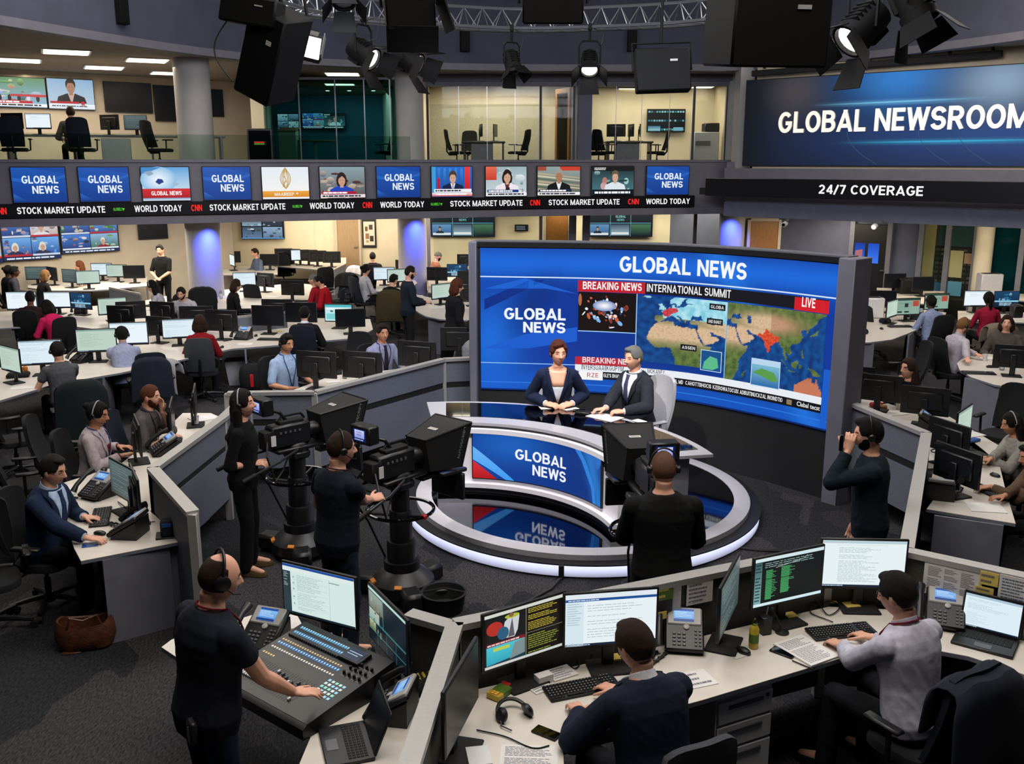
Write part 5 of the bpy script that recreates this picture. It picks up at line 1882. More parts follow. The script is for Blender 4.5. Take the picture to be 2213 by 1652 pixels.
 mb.box((0,.5,hz-.152),(.36,.3,.006),'blue_plastic',(rad(-4),0,0))
 mb.build('prompter_monitor',t)
 mb=MB()
 mb.box((0,.6,hz-.33),(.4,.04,.25),'black_plastic',b=.008)
 mb.box((0,.585,hz-.33),(.3,.02,.16),'black_matte',b=.008)
 mb.build('front_monitor',t)
 MB().box((0,.4,hz-.2),(.1,.34,.03),'black_plastic').build('prompter_rail',t)
 mb=MB()
 mb.tube([(.07,-.34,hz),(.2,-.42,hz-.1),(.2,-.35,hz-.35),(.08,-.2,hz-.3),(.05,-.1,hz-.15)],.009,'cable_black',6)
 mb.tube([(-.06,-.34,hz+.02),(-.22,-.4,hz-.2),(-.2,-.2,.7),(-.14,-.05,.3),(-.2,0,.2)],.01,'cable_black',6)
 mb.build('cable_loop',t)
 MB().box((-.17,-.2,hz-.1),(.1,.14,.05),'black_plastic',(0,.2,0),b=.01).build('focus_control',t)
 return t
q=P(655,1178,.1)
studio_camera('studio camera with teleprompter worked by the woman in black',(q.x-.02,q.y+.02,0),-rad(47),-1)
q=P(870,1262,.1)
studio_camera('studio camera with teleprompter worked by the man in the navy t-shirt',(q.x,q.y,0),-rad(40),-1)
studio_camera('studio camera with teleprompter in front of the bald man in black',(1.1,7.4,0),rad(8),.3,hz=1.26)
TZ=5.75
tp=[P(u,v,TZ)for u,v in((560,-12),(690,26),(850,45),(1000,56),(1131,61),(1275,58),(1480,47),(1640,22),(1760,-10))]
TR=Path([(p.x,p.y)for p in tp])
t=thing('lighting_truss','long curved silver lattice truss carrying the studio lamps','truss',tuple(TR.pt(0,0,TZ)))
O=V(t.location)
mb=MB()
ch=((0,0),(.34,.0),(.17,.3))
for k,z in ch:
 mb.tube([TR.pt(TR.len*i/60,-k,TZ+z)-O for i in range(61)],.027,'steel',8)
mb.build('chord',t)
mb=MB()
n=34
for i in range(n):
 a,b_=TR.len*i/n,TR.len*(i+.5)/n
 c=TR.len*(i+1)/n
 for k,z in ch[:2]:
  mb.tube([TR.pt(a,-k,TZ+z)-O,TR.pt(b_,-.17,TZ+.3)-O,TR.pt(c,-k,TZ+z)-O],.01,'steel',5)
 mb.tube([TR.pt(a,0,TZ)-O,TR.pt(b_,-.34,TZ)-O],.01,'steel',5)
mb.build('lattice',t)
for i in range(5):
 MB().tube([TR.pt(TR.len*(i+.5)/5,-.17,TZ+.3)-O,TR.pt(TR.len*(i+.5)/5,-.17,9.4)-O],.012,'black_plastic',6).build('hanging_wire',t)
mat('lens_dim','8a8a92',.1,coat=.5)
mat('lens_lit','fff6ee',emit=7)
def lamp(label,u,v,aim,lit=1,s=1.0,Y=None,drop=.28,top=None):
 if Y is None:
  d=TR.s_at_u(u,TZ)
  Y=TR.at(d).y
 q=PY(u,v,Y)
 t=thing('stage_lamp',label,'stage lamp',tuple(q),0,'fresnel lamps on the truss')
 d=V(aim).normalized()
 T=frame(-d).to_4x4()
 mb=MB()
 mb.T=T
 mb.lathe([(.05*s,.2*s),(.11*s,.17*s),(.12*s,.1*s),(.12*s,-.06*s),(.135*s,-.07*s),(.135*s,-.14*s),(.115*s,-.14*s),(.11*s,-.1*s)],'rig_black',n=20)
 for k in range(5):
  mb.box((0,.1*s,(-.04+k*.04)*s),(.16*s,.05*s,.012*s),'rig_black')
 mb.box((0,-.11*s,.06*s),(.12*s,.06*s,.16*s),'rig_black',b=.01)
 mb.build('body',t)
 mb=MB()
 mb.T=T
 mb.ell((0,0,-.105*s),(.108*s,.108*s,.03*s),'lens_lit' if lit else 'lens_dim')
 mb.build('lens',t)
 for k in range(4):
  mb=MB()
  mb.T=T@Matrix.Rotation(k*PI/2,4,'Z')
  w0,w1,L=.11*s,.14*s,(.16 if k%2 else.2)*s
  mb.loft([[V((-w0,.135*s,-.14*s)),V((w0,.135*s,-.14*s)),V((w0,.141*s,-.138*s)),V((-w0,.141*s,-.138*s))],[V((-w1,.24*s,-.14*s-L)),V((w1,.24*s,-.14*s-L)),V((w1,.246*s,-.138*s-L)),V((-w1,.246*s,-.138*s-L))]],'rig_black')
  mb.build('barn_door',t)
 x=d.cross(V((0,0,1)))
 x=x.normalized()if x.length>.2 else V((1,0,0))
 mb=MB()
 h=top if top else.3*s
 mb.tube([x*.145*s,x*.15*s+V((0,0,h*.8)),x*.1*s+V((0,0,h)),-x*.1*s+V((0,0,h)),-x*.15*s+V((0,0,h*.8)),-x*.145*s],.013*s,'rig_black',6)
 mb.build('yoke',t)
 mb=MB()
 up=max(h+.1,TZ+.02-q.z)
 mb.tube([(0,0,h),(0,0,up)],.018,'rig_black',8)
 mb.box((0,0,up-.02),(.06,.09,.1),'rig_black',b=.01)
 mb.build('clamp',t)
 MB().tube([(0,.02,.12*s),(.14*s,.05,.16*s),(.2*s,.04,.4*s),(.06,.03,up-.04)],.007,'cable_black',6).build('power_cable',t)
 return t
lamp('lit fresnel lamp hanging left of the other lit one, angled down to the right',786,116,(.75,-.4,-.5),1,1.3)
lamp('lit fresnel lamp second from the tilted softbox, angled down to the right',882,130,(.75,-.3,-.4),1,1.3)
lamp('unlit black fresnel lamp hanging in the middle of the truss',1106,134,(.25,-.35,-.85),0,.95)
lamp('brightly lit fresnel lamp facing straight out above the video wall',1274,138,(-.05,-.7,-.75),1,1.1)
lamp('lamp with pale barn doors hanging high on the right, tilted to the left',1862,62,(-.8,-.3,-.75),1,1.35,Y=9.5,top=.42)
lamp('dark lamp with large barn doors cut by the top edge left of centre',742,-14,(.1,-.5,-.85),0,.95,Y=11)
lamp('dark lamp beside the pale barn-door lamp, cut by the top edge',1975,10,(.35,-.3,-.9),0,1.2,Y=9.0)
def slab(name,label,u,v,Y,dims,rot,cat,lit=None,extra=None,bar=True):
 q=PY(u,v,Y)
 t=thing(name,label,cat,tuple(q))
 A=rot3(rot)
 w,d,h=dims
 mb=MB()
 mb.box((0,0,0),dims,'rig_black',A,b=.015)
 mb.build('housing',t)
 if lit:
  MB().box(A@V((w/2+.003,0,0))if lit=='side' else A@V((0,d/2+.003,0)),(.006,d*.9,h*.9)if lit=='side' else(w*.9,.006,h*.9),'lens_lit',A).build('light_panel',t)
 if bar:
  mb=MB()
  mb.tube([A@V((-w/2-.03,0,0)),A@V((-w/2-.03,0,h*.5))+V((0,0,.08)),A@V((w/2+.03,0,h*.5))+V((0,0,.08)),A@V((w/2+.03,0,0))],.014,'rig_black',6)
  mb.build('yoke',t)
  MB().tube([A@V((0,0,h*.5))+V((0,0,.08)),A@V((0,0,h*.5))+V((0,0,.6))],.02,'rig_black',8).build('hanger',t)
 if not bar:
  MB().tube([A@V((0,0,h*.45)),A@V((0,0,h*.5))+V((0,0,9.4-q.z-h*.5))],.018,'rig_black',8).build('hanger',t)
 MB().box(A@V((w*.2,-d/2-.004,h*.2)),(w*.14,.006,h*.05),'silver_plastic',A).build('nameplate',t)
 return t
slab('studio_lamp','flat black light panel in a yoke right of the bright fresnel lamp',1431,153,13.2,(.72,.16,.56),(rad(-14),rad(-2),rad(4)),'stage lamp')
t=slab('softbox','big tilted black softbox lamp hanging at the upper left',590,118,8.6,(.36,.42,.74),(rad(12),rad(26),rad(-18)),'stage lamp',bar=False)
MB().box((.12,.05,.1),(.1,.1,.3),'rig_black',(0,rad(26),0),b=.02).build('ballast',t)
q=PY(672,104,9.2)
t=thing('floodlight','small glaring white square floodlight beside the tilted softbox','stage lamp',tuple(q))
MB().box((0,0,0),(.2,.12,.22),'rig_black',(rad(-15),rad(12),.3),b=.01).build('housing',t)
MB().box((.01,-.07,0),(.17,.02,.19),'lens_lit',(rad(-15),rad(12),.3)).build('lens',t)
mb=MB()
mb.box((.13,-.1,0),(.01,.14,.2),'grey_plastic',(rad(-15),rad(12),.1))
mb.box((0,-.12,.13),(.2,.14,.01),'rig_black',(rad(-10),rad(12),.3))
mb.build('barn_door',t)
MB().tube([(0,0,.1),(-.05,0,.5)],.016,'rig_black',8).build('hanger',t)
slab('stage_speaker','very large black box hanging at the upper right, seen from below',1655,55,6.4,(.62,.55,.5),(rad(6),0,rad(8)),'speaker',bar=False)
slab('studio_lamp','black flat panel cut by the top edge above the truss middle',1195,8,8.0,(.48,.1,.3),(rad(10),0,0),'stage lamp')
t=slab('studio_lamp','black panel with wide barn doors cut by the top edge left of the truss middle',885,14,8.2,(.4,.16,.34),(rad(14),rad(-4),.2),'stage lamp')
MB().box((.02,.0,-.25),(.42,.012,.22),'rig_black',(rad(30),0,.1)).build('barn_door',t)
MB().box((.28,.0,-.05),(.012,.3,.3),'rig_black',(0,rad(-20),.3)).build('barn_door',t)
slab('light_ballast','small black ballast box hanging under the truss left of the middle',912,76,13,(.2,.1,.32),(0,0,.1),'stage lamp',bar=False)
t=slab('stage_lamp','black profile spotlight lying level at the top left',545,25,8.4,(.5,.2,.22),(0,rad(10),-.2),'stage lamp',bar=False)
MB().tube([(-.2-.14*math.sin(PI*i/14),.02,-.05-.5*i/14)for i in range(15)],.006,'cable_black',6).build('power_cable',t)
for u,v,h,lab in((258,-6,.95,'slim black wall speaker on the curved fascia at the top left'),(1003,88,.5,'slim black wall speaker on the fascia left of the dark middle lamp'),(1363,88,.5,'slim black wall speaker on the fascia right of the bright lamp')):
 d=FASC.s_at_u(u,6.4)
 q=FASC.pt(d,.08)
 z=PY(u,v,q.y).z
 t=thing('wall_speaker',lab,'speaker',(q.x,q.y,z),FASC.rz(d),'slim speakers on the fascia')
 MB().box((0,0,0),(.22,.14,h),'rig_black',b=.01).build('cabinet',t)
 MB().box((0,-.073,0),(.18,.006,h*.94),'rig_black').build('grille',t)
d=FASC.s_at_u(1541,6.3)
q=FASC.pt(d,.05)
t=thing('wall_speaker','round dark dome on the fascia left of the very large black box','speaker',(q.x,q.y,PY(1541,100,q.y).z),FASC.rz(d))
MB().lathe([(.1,0),(.1,.03),(.06,.05),(.001,.05)],'rig_black',rot=(PI/2,0,0),n=20).build('cabinet',t)
MB().lathe([(.055,.052),(.001,.054)],'rig_black',rot=(PI/2,0,0),n=20).build('grille',t)
SKIN={'light':'d6a087','tan':'bd8565','brown':'6e452f','dark':'452a20','pale':'d6a489'}
for k,c in SKIN.items():
 m=mat('skin_'+k,c,.5,scale=14,var=.06,spec=.35)
 bb=m.node_tree.nodes['Principled BSDF']
 bb.inputs['Subsurface Weight'].default_value=.12
 bb.inputs['Subsurface Radius'].default_value=(.02,.008,.004)
HAIR={'black':'0a0808','dark':'17100d','brown':'2c1a11','auburn':'4a2112','grey':'6c6a68','blond':'7a5530','ginger':'5a3018','stubble':'6a4a38'}
for k,c in HAIR.items():
 mat('hair_'+k,c,.55,scale=60,var=.35,bump=.7,bscale=120,stretch=(6,6,1),spec=.2)
mat('eye_white','b0a8a0',.25)
mat('iris','1c120c',.15)
mat('lips','a85f52',.5)
mat('lens_glass','30343a',.1)
def cloth(col):
 return mat('cloth_'+col,col,.9,scale=25,var=.14,bump=.25,bscale=350,spec=.25)
def fuse(mb,vox,smooth=3,wr=0,seed=0,fac=.5):
 me=mb.mesh('fuse')
 o=bpy.data.objects.new('fuse',me)
 COL.objects.link(o)
 md=o.modifiers.new('r','REMESH')
 md.mode='VOXEL'
 md.voxel_size=vox
 if smooth:
  md=o.modifiers.new('s','SMOOTH')
  md.factor=fac
  md.iterations=smooth
 dg=bpy.context.evaluated_depsgraph_get()
 out=bpy.data.meshes.new_from_object(o.evaluated_get(dg))
 bpy.data.objects.remove(o)
 bpy.data.meshes.remove(me)
 if wr:
  nrm=[v.normal.copy()for v in out.vertices]
  sv=V((seed*3.1,seed*1.7,0))
  for v,n in zip(out.vertices,nrm):
   q=v.co
   a=noise.noise(V((q.x*9,q.y*9,q.z*5))+sv)+.6*(1-abs(noise.noise(V((q.x*16+q.z*8,q.y*16-q.z*5,q.z*12))+sv))*2.5)
   v.co=q+n*a*wr
 out.polygons.foreach_set('use_smooth',[True]*len(out.polygons))
 out.update()
 return out
def link(me,name,parent,mats,label=None):
 me.name=name
 if not me.materials:
  for m in mats:
   me.materials.append(M(m))
 o=bpy.data.objects.new(name,me)
 COL.objects.link(o)
 o.parent=parent
 return tag(o,label)
def ss(x):
 x=max(0,min(1,x))
 return x*x*(3-2*x)
def person(label,px=None,rz=0,sit=True,pos=None,s=1.0,fem=False,lean=8,twist=0,side=0,hz=None,head=(0,0,0),hands=None,top='shirt',tc='3a4050',bc='14161c',sc='e4e6ee',tie=None,hair='short',hc='dark',skin='light',hero=0,extra=(),feet=None,elbow=None,width=1.0,sleeve=None,hand_pose=None,group=None,seat=None,legs=True,sole='141214'):
 if hz is None:
  hz=.545 if sit else.93
 t=thing('person',label,'person',(0,0,0),rz,group or 'people in the newsroom')
 vox=(.0085,.0075,.006)[hero]
 wide=(1.0 if not fem else.9)*width
 pts=[]
 p=V((0,0,hz))
 N=24
 Hn=.54
 for i in range(N+1):
  h=Hn*i/N
  a=rad(lean)*(.55+.45*ss(h/.45))
  b_=rad(side)*ss(h/.4)
  tw=rad(twist)*ss(h/.45)
  up=V((math.sin(b_),math.sin(a),math.cos(a)*math.cos(b_))).normalized()
  rt=V((math.cos(tw),math.sin(tw),0))
  rt=(rt-up*rt.dot(up)).normalized()
  fw=up.cross(rt)
  pts.append((p.copy(),rt,fw,up))
  p=p+up*(Hn/N)
 def spine(h):
  if h<=0:
   q,rt,fw,up=pts[0]
   return q+up*h,rt,fw,up
  i=min(h/Hn*N,N-1e-6)
  k=int(i)
  q=pts[k][0].lerp(pts[k+1][0],i-k)if h<=Hn else pts[-1][0]+pts[-1][3]*(h-Hn)
  return(q,)+pts[k][1:]
 chest=1.05 if fem else 1.0
 PROF=[(-.13,.09,.08,.0),(-.1,.145,.11,0),(0,.172 if not fem else.178,.122,-.005),(.1,.16 if not fem else.15,.112,.005),(.2,.155 if not fem else.136,.108,.008),(.3,.166 if not fem else.148,.116*chest,.006),(.38,.176 if not fem else.158,.118*chest,0),(.45,.168 if not fem else.15,.1,-.008),(.5,.125,.078,-.012),(.53,.078,.064,-.008),(.56,.058,.06,.0)]
 def prof(h):
  for a,b_ in zip(PROF,PROF[1:]):
   if h<=b_[0]:
    f=(h-a[0])/(b_[0]-a[0])
    return[a[k]+(b_[k]-a[k])*f for k in(1,2,3)]
  return PROF[-1][1:]
 def surf(h,ang,inf=0):
  q,rt,fw,up=spine(h)
  rx,ry,yo=prof(h)
  rx,ry=rx*wide+inf,ry*width+inf
  c,n=math.cos(ang),math.sin(ang)
  return q+fw*(yo+math.copysign(abs(c)**.85,c)*ry)+rt*(math.copysign(abs(n)**.85,n)*rx)
 def trunk(mb,h0,h1,inf,m,n=20,flare=0):
  hs=[h0]+[h for h in[x[0]for x in PROF]if h0<h<h1]+[h1]
  mb.loft([[surf(h,2*PI*k/n,inf+flare*ss((h0+.25-h)/.25))for k in range(n)]for h in hs],m)
 S,E,W,DIR={},{},{},{}
 hq,hrt,hfw,hup=spine(.445)
 shw=(.18 if not fem else.158)*width
 UA,FA=(.3,.265)
 Rz=Matrix.Rotation(rz,3,'Z')
 nq,nrt,nfw,nup=spine(.53)
 nk=(nup+V((0,0,.8))).normalized()
 hj=nq+nk*.06
 HM=Matrix.Rotation(rad(twist)+rad(head[0]),3,'Z')@Matrix.Rotation(-rad(head[1]),3,'X')@Matrix.Rotation(rad(head[2]),3,'Y')
 HC=hj+HM@V((0,.018,.098))
 top_=HC+V((0,0,.118))
 if px is not None:
  w_=P(px[0],px[1],(seat or 0)+top_.z*s)
  o2=Rz@V((top_.x,top_.y,0))*s
  t.location=(w_.x-o2.x,w_.y-o2.y,seat or 0)
 else:
  t.location=(pos[0],pos[1],seat or 0)
 t.scale=(s,s,s)
 inv=lambda q:(Rz.transposed()@(V(q)-V(t.location)))/s
 for sg,k in((1,'R'),(-1,'L')):
  S[k]=hq+hrt*sg*shw-hfw*.005
  tg=(hands or{}).get(k)
  if tg is None:
   if sit:
    w=S[k]+V((sg*.02,.3,-.3))
   else:
    w=S[k]+V((sg*.06,.07,-.545))
  elif len(tg)==4:
   w=V(tg[:3])
  else:
   w=inv(tg)
  d=w-S[k]
  L=d.length
  if L>(UA+FA)*.985:
   w=S[k]+d*((UA+FA)*.985/L)
   d=w-S[k]
   L=d.length
  pole=V((elbow or{}).get(k,(sg*.55,-.45,-.8)))
  dn=d/L
  x=(UA*UA-FA*FA+L*L)/(2*L)
  hgt=math.sqrt(max(0,UA*UA-x*x))
  pp=(pole-dn*pole.dot(dn)).normalized()
  E[k]=S[k]+dn*x+pp*hgt
  W[k]=w
  DIR[k]=(w-E[k]).normalized()
 hipw=.088
 HP,KN,AN,TO={},{},{},{}
 for sg,k in((1,'R'),(-1,'L')):
  HP[k]=pts[0][0]+V((sg*hipw,0,-.03))
  if sit:
   KN[k]=HP[k]+V((sg*.06,.42,.0 if hz>.5 else.04))
   AN[k]=V((KN[k].x+sg*.0,KN[k].y-.02+.05*(k=='L'),.085))
   if hz>.75:
    AN[k].z=.3
  else:
   off=(feet or{}).get(k,(sg*.1,.0))
   AN[k]=V((off[0],off[1],.085))
   mid=(HP[k]+AN[k])/2
   KN[k]=mid+V((sg*.01,.035,.0))
  TO[k]=AN[k]+V((sg*.03,.15,-.045))
 mb=MB()
 trunk(mb,-.13,.56,-.006,'skin_'+skin)
 mb.tube([spine(.5)[0],spine(.54)[0]+V((0,0,.01)),hj+HM@V((0,-.012,.03))],[.066,.056 if not fem else.048,.054 if not fem else.046],'skin_'+skin,14)
 fr=.0092 if hero else.0098
 for sg,k in((1,'R'),(-1,'L')):
  mb.cap_(S[k],E[k],.05*wide,.039*wide,'skin_'+skin,10)
  mb.tube([E[k],E[k].lerp(W[k],.3),W[k]],[.038*wide,.041*wide,.027],'skin_'+skin,10)
  mb.cap_(E[k],E[k].lerp(W[k],.02),.037*wide,.037*wide,'skin_'+skin,10)
  hp=(hand_pose or{}).get(k,{})
  fd=hp.get('dir')
  fd=(Rz.transposed()@V(fd)).normalized()if fd is not None else(DIR[k]+V((0,0,-DIR[k].z*.75))if hands and k in hands else DIR[k]).normalized()
  pn=hp.get('palm')
  pn=(Rz.transposed()@V(pn))if pn is not None else(V((0,0,-1))if hands and k in hands else V((-sg,0.2,0)))
  pn=(pn-fd*pn.dot(fd)).normalized()
  lat=fd.cross(pn)*1.0
  th=lat if lat.dot(V((-sg,.0,0)))>0 else-lat
  if hp.get('flip'):
   th=-th
  cu=hp.get('curl',.38)
  w=W[k]
  rings=[]
  for f,hw,ht in((-.02,.026,.021),(.02,.034,.019),(.055,.041,.016),(.085,.041,.013),(.095,.036,.009)):
   c=w+fd*f+pn*(.004*(f>.05))
   rings.append([c+th*hw*math.cos(a)+pn*ht*math.sin(a)for a in[2*PI*i/12 for i in range(12)]])
  mb.loft(rings,'skin_'+skin)
  for i,(o_,L)in enumerate(((.031,.07),(.0105,.08),(-.0105,.074),(-.031,.058))):
   b0=w+fd*.084+th*o_
   d=(fd+th*o_*2.2).normalized()
   c_=cu*(1+.12*i)
   for j,(fl,r0,r1)in enumerate(((.44,fr,fr*.95),(.32,fr*.95,fr*.88),(.26,fr*.88,fr*.75))):
    ang=c_*(.55 if j==0 else 1.0)
    d=(d*math.cos(ang)+pn*math.sin(ang)).normalized()
    b1=b0+d*L*fl
    mb.cap_(b0,b1,r0,r1,'skin_'+skin,7)
    b0=b1
  b0=w+fd*.022+th*.03
  d=(fd*.75+th*.75+pn*.22).normalized()
  for L,r0,r1 in((.04,.0135,.011),(.03,.011,.010),(.022,.010,.0085)):
   b1=b0+d*L
   mb.cap_(b0,b1,r0,r1,'skin_'+skin,7)
   b0=b1
   d=(d+fd*.35+pn*cu*.3).normalized()
  if legs:
   mb.cap_(HP[k],KN[k],.078,.052,'skin_'+skin,10)
   mb.tube([KN[k],KN[k].lerp(AN[k],.3),AN[k]],[.05,.052,.036],'skin_'+skin,10)
   mb.cap_(AN[k],TO[k],.036,.026,'skin_'+skin,8)
 HS=1.06
 def hf(d):
  return hf0(d)*HS
 def hf0(d):
  x,y,z=d
  q=V((x*.077,y*.095,z*.113))
  if z<0:
   f=(-z)**1.4
   q.x*=1-.30*f
   q.y*=(1-.02*f)if y>0 else 1-.42*f
   if y>0:
    q.z*=1.06
  if y>0:
   for sx in(-1,1):
    gg=math.exp(-(((x-sx*.42)/.2)**2+((z-.06)/.12)**2))
    q.y-=.010*gg
    gg=math.exp(-(((x-sx*.5)/.2)**2+((z+.25)/.2)**2))
    q.y+=.004*gg
   gg=math.exp(-((x/.5)**2+((z-.24)/.1)**2))
   q.y+=.004*gg
   gg=math.exp(-((x/.3)**2+((z+.82)/.16)**2))
   q.y+=.010*gg
   gg=math.exp(-((x/.3)**2+((z+.5)/.12)**2))
   q.y+=.005*gg
  return q
 H=lambda x,y,z:HC+HM@V((x,y,z))*HS
 mb.ell(HC,(1,1,1),'skin_'+skin,HM,28,20,hf)
 mb.tube([H(0,.082,.022),H(0,.098,.0),H(0,.109,-.022),H(0,.098,-.034)],[.0085,.011,.0155,.010],'skin_'+skin,10)
 for sx in(-1,1):
  mb.ell(H(sx*.011,.095,-.028),(.010,.010,.008),'skin_'+skin,HM,8,6)
  mb.ell(H(sx*.076,-.008,-.002),(.010,.020,.032),'skin_'+skin,HM@Euler((0,0,sx*-.35)).to_matrix(),10,8)
  mb.ell(H(sx*.072,-.004,-.02),(.010,.016,.018),'skin_'+skin,HM,8,6)
 link(fuse(mb,vox,2),'body',t,['skin_'+skin])
 for sx in(-1,1):
  e=MB()
  e.ell(H(sx*.031,.0745,.012),(.0125,.0105,.0066),'eye_white',HM,12,8)
  e=e.build('eye',t)
  MB().ell(H(sx*.031,.0805,.012),(.0062,.0055,.0058),'iris',HM,10,6).build('iris',e)
  MB().tube([H(sx*.0165,.0835,.0145),H(sx*.031,.0865,.0195),H(sx*.0455,.0795,.0145)],[.003,.004,.003],'skin_'+skin,6).build('eyelid',t)
  br=MB()
  br.tube([H(sx*.013,.0885,.027),H(sx*.03,.0875,.0325),H(sx*.048,.0755,.028)],[.0036,.004,.002],'hair_'+(hc if hair not in('bald',)else 'brown'),6)
  br.build('eyebrow',t)
 lp=MB()
 lp.tube([H(-.022,.078,-.057),H(-.008,.0885,-.0545),H(.008,.0885,-.0545),H(.022,.078,-.057)],[.002,.0038,.0038,.002],'lips',6)
 lp.tube([H(-.02,.078,-.06),H(0,.089,-.0635),H(.02,.078,-.06)],[.002,.0045,.002],'lips',6)
 lp.build('lips',t)
 def cap(scale,hl_front,hl_side,hl_back,tmp=.15,thick=1.0,seed=1,drop=.82):
  def f(d):
   x,y,z=d
   if y>0:
    a=min(1,abs(x)/.95)
    line=hl_front+(hl_side-hl_front)*ss((a-.35)/.6)
   else:
    line=hl_side+(hl_back-hl_side)*ss(-y/.5)
   k=ss((z-line)/tmp+.5)
   base=hf(d)
   n_=.012*noise.noise(V((x*5+seed,y*5,z*5)))+.006*noise.noise(V((x*14,y*14+seed,z*4)))
   return base*(drop+(scale+n_*thick-drop)*k)+V((0,0,.006*k*thick))
  return f
 hm='hair_'+hc
 sd=len(label)%17
 mbh=MB()
 if hair in('short','grey','crop'):
  mbh.ell(HC,(1,1,1),hm,HM,36,26,cap(1.13 if hair!='crop' else 1.07,.6,.02,-.52,seed=sd))
  if hair=='short' or hair=='grey':
   mbh.ell(H(.01,.045,.098),(.055,.05,.026),hm,HM,14,8)
  if hair!='crop':
   for sx in(-1,1):
    mbh.ell(H(sx*.0725,.012,.018),(.010,.016,.03),hm,HM,8,6)
 elif hair=='pixie':
  mbh.ell(HC,(1,1,1),hm,HM,36,26,cap(1.19,.66,.0,-.55,seed=sd))
  mbh.ell(H(.02,.058,.094),(.058,.04,.026),hm,HM@Euler((0,.25,0)).to_matrix(),14,8)
  mbh.ell(H(-.052,.058,.066),(.02,.024,.03),hm,HM@Euler((0,.5,0)).to_matrix(),10,8)
  for sx in(-1,1):
   mbh.ell(H(sx*.072,.02,.0),(.014,.022,.048),hm,HM,10,8)
 elif hair=='balding':
  mbh.ell(HC,(1,1,1),hm,HM,36,26,lambda d:hf(d)*(.82+.22*ss((.35-d.y)/.25)*ss((d.z+.62)/.2)*ss((.78-d.z+.25*(d.y<0))/.3)))
 elif hair=='buzz':
  mbh.ell(HC,(1,1,1),hm,HM,32,24,cap(1.022,.55,.05,-.5,tmp=.1,thick=.1,seed=sd))
 elif hair in('bob','long','pony','bun','curly'):
  mbh.ell(HC,(1,1,1),hm,HM,36,26,cap(1.15 if hair!='curly' else 1.2,.58,-.15,-.6,seed=sd))
  dn={'bob':-.13,'long':-.26,'curly':-.24,'pony':-.06,'bun':-.05}[hair]
  if hair in('bob','long','curly'):
   for sx in(-1,0,1):
    mbh.tube([H(sx*.06,-.03-.03*(sx==0),.05),H(sx*.082,-.03-.05*(sx==0),-.04),H(sx*.084,-.035-.05*(sx==0),dn*.7),H(sx*.07,-.045-.04*(sx==0),dn)],[.03,.04,.042 if hair!='curly' else.055,.02],hm,10)
   mbh.ell(H(0,-.06,dn*.45),(.08,.05,.1-dn*.2),hm,HM,14,10)
  elif hair=='pony':
   mbh.tube([H(0,-.1,.03),H(0,-.14,.01),H(0,-.14,-.1),H(.01,-.12,-.2)],[.028,.03,.03,.01],hm,10)
  else:
   mbh.ell(H(0,-.11,.06),(.042,.04,.04),hm,HM,12,8)
 if mbh.v:
  link(fuse(mbh,.007 if not hero else.0055,2,.0025,sd)if hair not in('buzz','balding')else mbh.mesh('hair'),'hair',t,[hm])
 if 'beard' in extra:
  mbb=MB()
  mbb.ell(HC,(1,1,1),hm,HM,32,24,lambda d:hf(d)*(.88+.145*ss((d.y+.1)/.15)*ss((-.3+.3*ss((abs(d.x)-.6)/.3)-d.z)/.14)*(1-bump1(d.x,0,.3)*bump1(d.z,-.52,.1))))
  mbb.build('beard',t)
 suit=top=='suit'
 inf={'suit':.024,'shirt':.014,'tee':.013,'sweater':.019,'jacket':.024,'blouse':.013}.get(top,.015)
 cm=cloth(tc)
 gm=MB()
 hem=-.13 if not sit else-.1
 trunk(gm,hem if top!='shirt' else max(hem,-.07),.535 if 'vneck' not in extra else.5,inf,cm,flare=.012 if suit else 0)
 gm.tube([spine(.48)[0],spine(.525 if 'vneck' not in extra else.5)[0]],[.11,.066+inf*.4],cm,14)
 sl=sleeve if sleeve is not None else(.42 if top=='tee' else 1.92)
 for sg,k in((1,'R'),(-1,'L')):
  sh=S[k]-hrt*sg*.05+hup*.0
  r0=.05*wide+inf*.75
  ua=min(1,sl)
  e1=S[k].lerp(E[k],ua)
  gm.cap_(S[k],e1,r0,(.044*wide+inf)*(1 if sl>.6 else 1.12),cm,12)
  gm.tube([sh,S[k]],[r0*1.05,r0],cm,12)
  gm.ell(S[k]-hup*.01,(r0*1.02,r0*1.02,r0),cm)
  if sl>1:
   f=sl-1
   w1=E[k].lerp(W[k],f)
   gm.cap_(E[k],E[k].lerp(w1,.1),.043*wide+inf,.043*wide+inf,cm,12)
   gm.tube([E[k],E[k].lerp(w1,.35),w1],[.043*wide+inf,.043*wide+inf,.031+inf*.75],cm,12)
 link(fuse(gm,.011 if not hero else.0085,4,.0035 if top!='tee' else.003,sd),{'suit':'suit_jacket','tee':'t_shirt','sweater':'sweater','jacket':'jacket','blouse':'blouse'}.get(top,'shirt'),t,[cm])
 if suit or top=='shirt':
  for sg,k in((1,'R'),(-1,'L')):
   if suit and sl>1.8:
    a,b_=E[k].lerp(W[k],.9),E[k].lerp(W[k],.965)
    MB().tube([a,b_],[.034,.034],cloth(sc),14).build('shirt_cuff',t)
 if(suit and not fem)or top=='shirt':
  col=cloth(sc if suit else tc)
  cq,crt,cfw,cup=spine(.535)
  cmb=MB()
  n=20
  rr=[]
  for z,r in((-.02,.074),(.022,.066),(.026,.06),(-.005,.058)):
   rr.append([cq+crt*math.sin(2*PI*i/n)*r+cfw*(math.cos(2*PI*i/n)*r*1.05)+cup*(z-.018*math.cos(2*PI*i/n))for i in range(n)])
  cmb.loft(rr,col,cap=False)
  cmb.build('collar',t)
